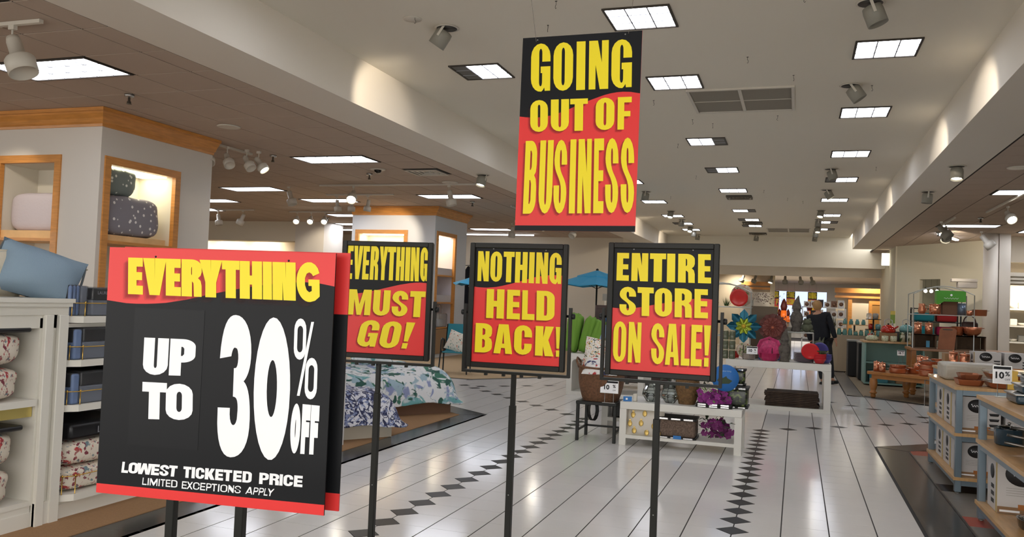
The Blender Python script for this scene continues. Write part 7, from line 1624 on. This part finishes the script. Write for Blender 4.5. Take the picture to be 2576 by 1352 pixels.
for k, (x0, x1, z1, rows) in enumerate(((-1.3, -.89, 2.40, ('GOING', 'OUT OF', 'BUSINESS')), (-.53, -.10, 2.40, ('STORE', 'CLOSING')), (.52, .97, 2.40, ('GOING', 'OUT OF', 'BUSINESS')))):
    h = 1.15 if len(rows) == 3 else .72
    t = thing('window_poster', ['red and black poster at the left edge of the far window', 'red and black poster reading STORE CLOSING in the far window', 'red and black poster reading GOING OUT OF in the far window'][k], 'poster', (x0, 45.8, z1-h)); W = x1-x0
    MB().box(0, W, 0, .01, 0, h).obj('poster_board', RED, t); MB().box(.001, W-.001, -.002, 0, h*(.66 if len(rows) == 3 else .5), h-.001).obj('printed_field', BLK, t)
    n = len(rows); 
    for q, rr in enumerate(rows): glyph_line(t, rr, .03, W-.03, h*(1-(q+1)/n)+.04, h*(1-q/n)-.03, YEL)
    for sx in (.05, W-.05): MB().tube([(sx, .005, h), (sx, .005, 2.85-z1+h)], .004, 4).obj('wire', WIRE, t)
# orange bottles before the window; their bases carry an added glow
for k, (x, z, s) in enumerate(((-.62, 1.2, 1.0), (-.83, 1.0, .6), (-.42, 1.0, .6), (.62, 1.25, .9))):
    t = thing('orange_bottle', '%s of the tall orange and red bottles silhouetted at the far window' % ORD[k], 'bottle', (x, 44.5+.45*k, z-.3*s))
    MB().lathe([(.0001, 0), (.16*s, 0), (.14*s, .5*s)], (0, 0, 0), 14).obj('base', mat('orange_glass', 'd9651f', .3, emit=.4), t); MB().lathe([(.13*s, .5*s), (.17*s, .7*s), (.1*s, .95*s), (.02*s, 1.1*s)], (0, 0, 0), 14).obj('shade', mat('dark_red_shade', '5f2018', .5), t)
    MB().box(-.09, .09, -.2, .2, -.02, -.0005).obj('stand_top', KRAFT, t); MB().box(-.03, .03, -.03, .03, -(z-.3*s), -.02).obj('stand_leg', KRAFT, t)
# ------------------------------------------------------------ alcove shelves with dishes
for k, z in enumerate((1.72, 1.28, .86)):
    t = thing('wall_shelf', '%s white wall shelf of pale dishes in the right alcove' % ['upper', 'middle', 'lower'][k], 'shelf', (5.0, 24.7, z)); MB().box(0, 2.4, 0, .85, -.04, 0).obj('shelf_board', LACQ, t)
    for q in range(7):
        m = [mat('pale_china', 'cfccc2', .3), mat('grey_china', '9a9890', .4), mat('white_china', 'dedbd2', .3)][(q+k) % 3]
        if (q+k) % 2: o = MB().lathe([(.0001, 0), (.06, 0), (.12, .07), (.115, .07), (.0001, .015)], (0, 0, 0), 18).obj('serving_bowl', m, loc=(5.15+.2*q, 24.95, z+.001)); c_ = 'bowl'
        else: o = MB().rbox(-.085, .085, -.08, .08, 0, .17, .02, 2).obj('lidded_crock', m, loc=(5.15+.2*q, 24.95, z+.001)); c_ = 'crock'
        tag(o, 'pale %s, %s from the left on the %s alcove shelf' % (c_, ORD[q], ['upper', 'middle', 'lower'][k]), c_, 'pale dishes in the alcove')
spot(5.6, 24.6, 2.25, (5.8, 25.5, 1.4), 60, 2.2, .8)
tag10('small 10% OFF sign at the edge of the middle alcove shelf', 5.02, 24.66, 1.281, .16, .12, .05)
# hanging lamps glimpsed through the diagonal wall opening
for k in range(3):
    x, y = 3.75+.16*k, 28.6
    t = thing('pendant_bulb', '%s bright bulb seen through the opening in the diagonal wall' % ['left', 'middle', 'right'][k], 'lamp', (x, y, 2.2)); MB().sphere((0, 0, 0), .05, 12, 8).obj('bulb', HOT, t); MB().lathe([(.03, .05), (.03, .12)], (0, 0, 0), 10).obj('cap', DARKG, t); MB().tube([(0, 0, .12), (0, 0, ZL-2.2)], .004, 4).obj('cord', DARKG, t)
# wooden stand at the right edge
t = thing('wooden_stand', 'tall reddish wooden stand at the right picture edge behind the cartons', 'stand', (2.42, 10.55, .887)); RW = mat('reddish_wood', '7f4a2f', .5, vary=.15)
for a in (0, .09, .18): MB().rbox(a, a+.05, 0, .1, 0, .33, .004, 1).obj('slat', RW, t)
MB().box(-.01, .24, -.01, .11, .33, .35).obj('top_rail', RW, t)
t = thing('wire_stand', 'thin chrome wire stand beside the pine table', 'stand', (1.98, 14.95, .004))
for a in (0, .16): MB().tube([(a, 0, 0), (a, 0, .42)], .006, 6).obj('leg', STEEL, t)
MB().tube([(-.0, 0, .15), (.16, 0, .15)], .005, 6).obj('cross_bar', STEEL, t); MB().tube([(0, 0, .42), (.16, 0, .42)], .005, 6).obj('cross_bar', STEEL, t)
# ------------------------------------------------------------ shopper with back to the camera
def skinned(name, pts, edges, rad, m, parent, lv=2):
    me = bpy.data.meshes.new(name); me.from_pydata([Vector(p) for p in pts], edges, []); me.materials.append(m)
    o = bpy.data.objects.new(name, me); COL.objects.link(o); o.parent = parent
    sk = o.modifiers.new('skin', 'SKIN'); sk.use_smooth_shade = True
    lay_ = me.skin_vertices[0].data if me.skin_vertices else None
    if lay_ is None:
        bpy.context.view_layer.objects.active = o
        me.attributes.new('tmp', 'FLOAT', 'POINT')
    for i, r in enumerate(rad): me.skin_vertices[0].data[i].radius = (r, r) if not isinstance(r, tuple) else r; me.skin_vertices[0].data[i].use_root = (i == 0)
    ss = o.modifiers.new('sub', 'SUBSURF'); ss.levels = lv; ss.render_levels = lv
    return o
SKIN = mat('skin', 'b98a70', .55); JACK = mat('dark_navy_jacket', '14161c', .85); TROU = mat('dark_trousers', '1d1e22', .85); HAIRM = mat('blonde_hair', 'a88252', .7, bump=.5, bscale=60)
per = thing('person', 'person with short blonde hair in a dark jacket standing behind the gnomes', 'person', (.63, 17.9, .0), 2.7)
per.rotation_euler = (0, .17, 2.7)
def limb_body():
    P = [(0, 0, .93), (0, .0, 1.08), (0, .0, 1.27), (0, .01, 1.41), (0, -.005, 1.47), (0, -.02, 1.53), (0, -.02, 1.62)]
    R = [(.12, .08), (.11, .08), (.12, .08), (.1, .06), .045, .065, .075]
    E = [(0, 1), (1, 2), (2, 3), (3, 4), (4, 5), (5, 6)]
    for s_ in (-1, 1):
        b = len(P); P += [(s_*.17, .0, 1.38), (s_*.23, .02, 1.13), (s_*.25, -.05, .90), (s_*.255, -.065, .84)]; R += [.06, .045, .034, .028]; E += [(3, b), (b, b+1), (b+1, b+2), (b+2, b+3)]
        l = len(P); P += [(s_*.09, 0, .86), (s_*.10, -.01, .50), (s_*.10, .02, .09), (s_*.11, -.10, .035)]; R += [.09, .06, .04, .035]; E += [(0, l), (l, l+1), (l+1, l+2), (l+2, l+3)]
        for f, (dx, dy, L) in enumerate(((-.012, -.028, .06), (-.004, -.012, .075), (0, 0, .08), (0, .014, .074), (-.0, .026, .058))):
            c = len(P); base = b+3
            if f == 0: P += [(s_*(.25-.0), -.095, .825), (s_*.245, -.11, .79)]
            else: P += [(s_*.258, -.065+dy*.9, .80), (s_*.25, -.068+dy, .80-L*.8)]
            R += [.011, .008]; E += [(base, c), (c, c+1)]
    return P, E, R
P, E_, R2 = limb_body()
bpy_ok = True
def skin_obj(name, P, E_, R2, m, parent):
    bm = bmesh.new(); sl = bm.verts.layers.skin.verify(); vv = [bm.verts.new(p) for p in P]
    for a, b in E_: bm.edges.new((vv[a], vv[b]))
    for i, v in enumerate(vv): r = R2[i]; v[sl].radius = r if isinstance(r, tuple) else (r, r); v[sl].use_root = (i == 0)
    me = bpy.data.meshes.new(name); bm.to_mesh(me); bm.free(); me.materials.append(m)
    o = bpy.data.objects.new(name, me); COL.objects.link(o); o.parent = parent
    sk = o.modifiers.new('skin', 'SKIN'); sk.use_smooth_shade = True; s_ = o.modifiers.new('sub', 'SUBSURF'); s_.levels = 1; s_.render_levels = 1; return o
skin_obj('body', P, E_, R2, SKIN, per)
JP = [(0, 0, .80), (0, 0, 1.08), (0, 0, 1.28), (0, .01, 1.42), (0, 0, 1.46)]; JR = [(.23, .17), (.2, .15), (.21, .15), (.17, .11), .07]; JE = [(0, 1), (1, 2), (2, 3), (3, 4)]
for s_ in (-1, 1):
    b = len(JP); JP += [(s_*.19, .0, 1.38), (s_*.245, .02, 1.13), (s_*.258, -.045, .90)]; JR += [.075, .062, .05]; JE += [(3, b), (b, b+1), (b+1, b+2)]
skin_obj('jacket', JP, JE, JR, JACK, per)
TP = [(0, 0, .98), (.09, 0, .84), (.10, -.01, .5), (.10, .02, .1), (-.09, 0, .84), (-.10, -.01, .5), (-.10, .02, .1)]
skin_obj('trousers', TP, [(0, 1), (1, 2), (2, 3), (0, 4), (4, 5), (5, 6)], [(.19, .15), .12, .075, .06, .105, .075, .06], TROU, per)
for s_ in (-1, 1): MB().rbox(s_*.11-.045, s_*.11+.045, -.17, .08, 0, .075, .03, 3).obj('shoe', BLACKP, per)
MB().sphere((0, -.005, 1.60), .098, 16, 12, (.9, 1.05, 1.12)).obj('hair', HAIRM, per)
for s_ in (-1, 1): MB().sphere((s_*.083, -.02, 1.585), .018, 8, 6, (.5, 1, 1.6)).obj('ear', SKIN, per)
MB().sphere((0, -.035, 1.585), .085, 14, 10, (.85, .95, 1.12)).obj('face', SKIN, per)
MB().sphere((0, -.125, 1.57), .014, 8, 6, (.8, 1, 1.5)).obj('nose', SKIN, per)
for s_ in (-1, 1): MB().sphere((s_*.03, -.108, 1.592), .009, 8, 6).obj('eye', DARKG, per)
MB().sphere((0, -.108, 1.535), .018, 8, 6, (1.2, .4, .3)).obj('mouth', mat('lip', '8f4a42', .5), per)
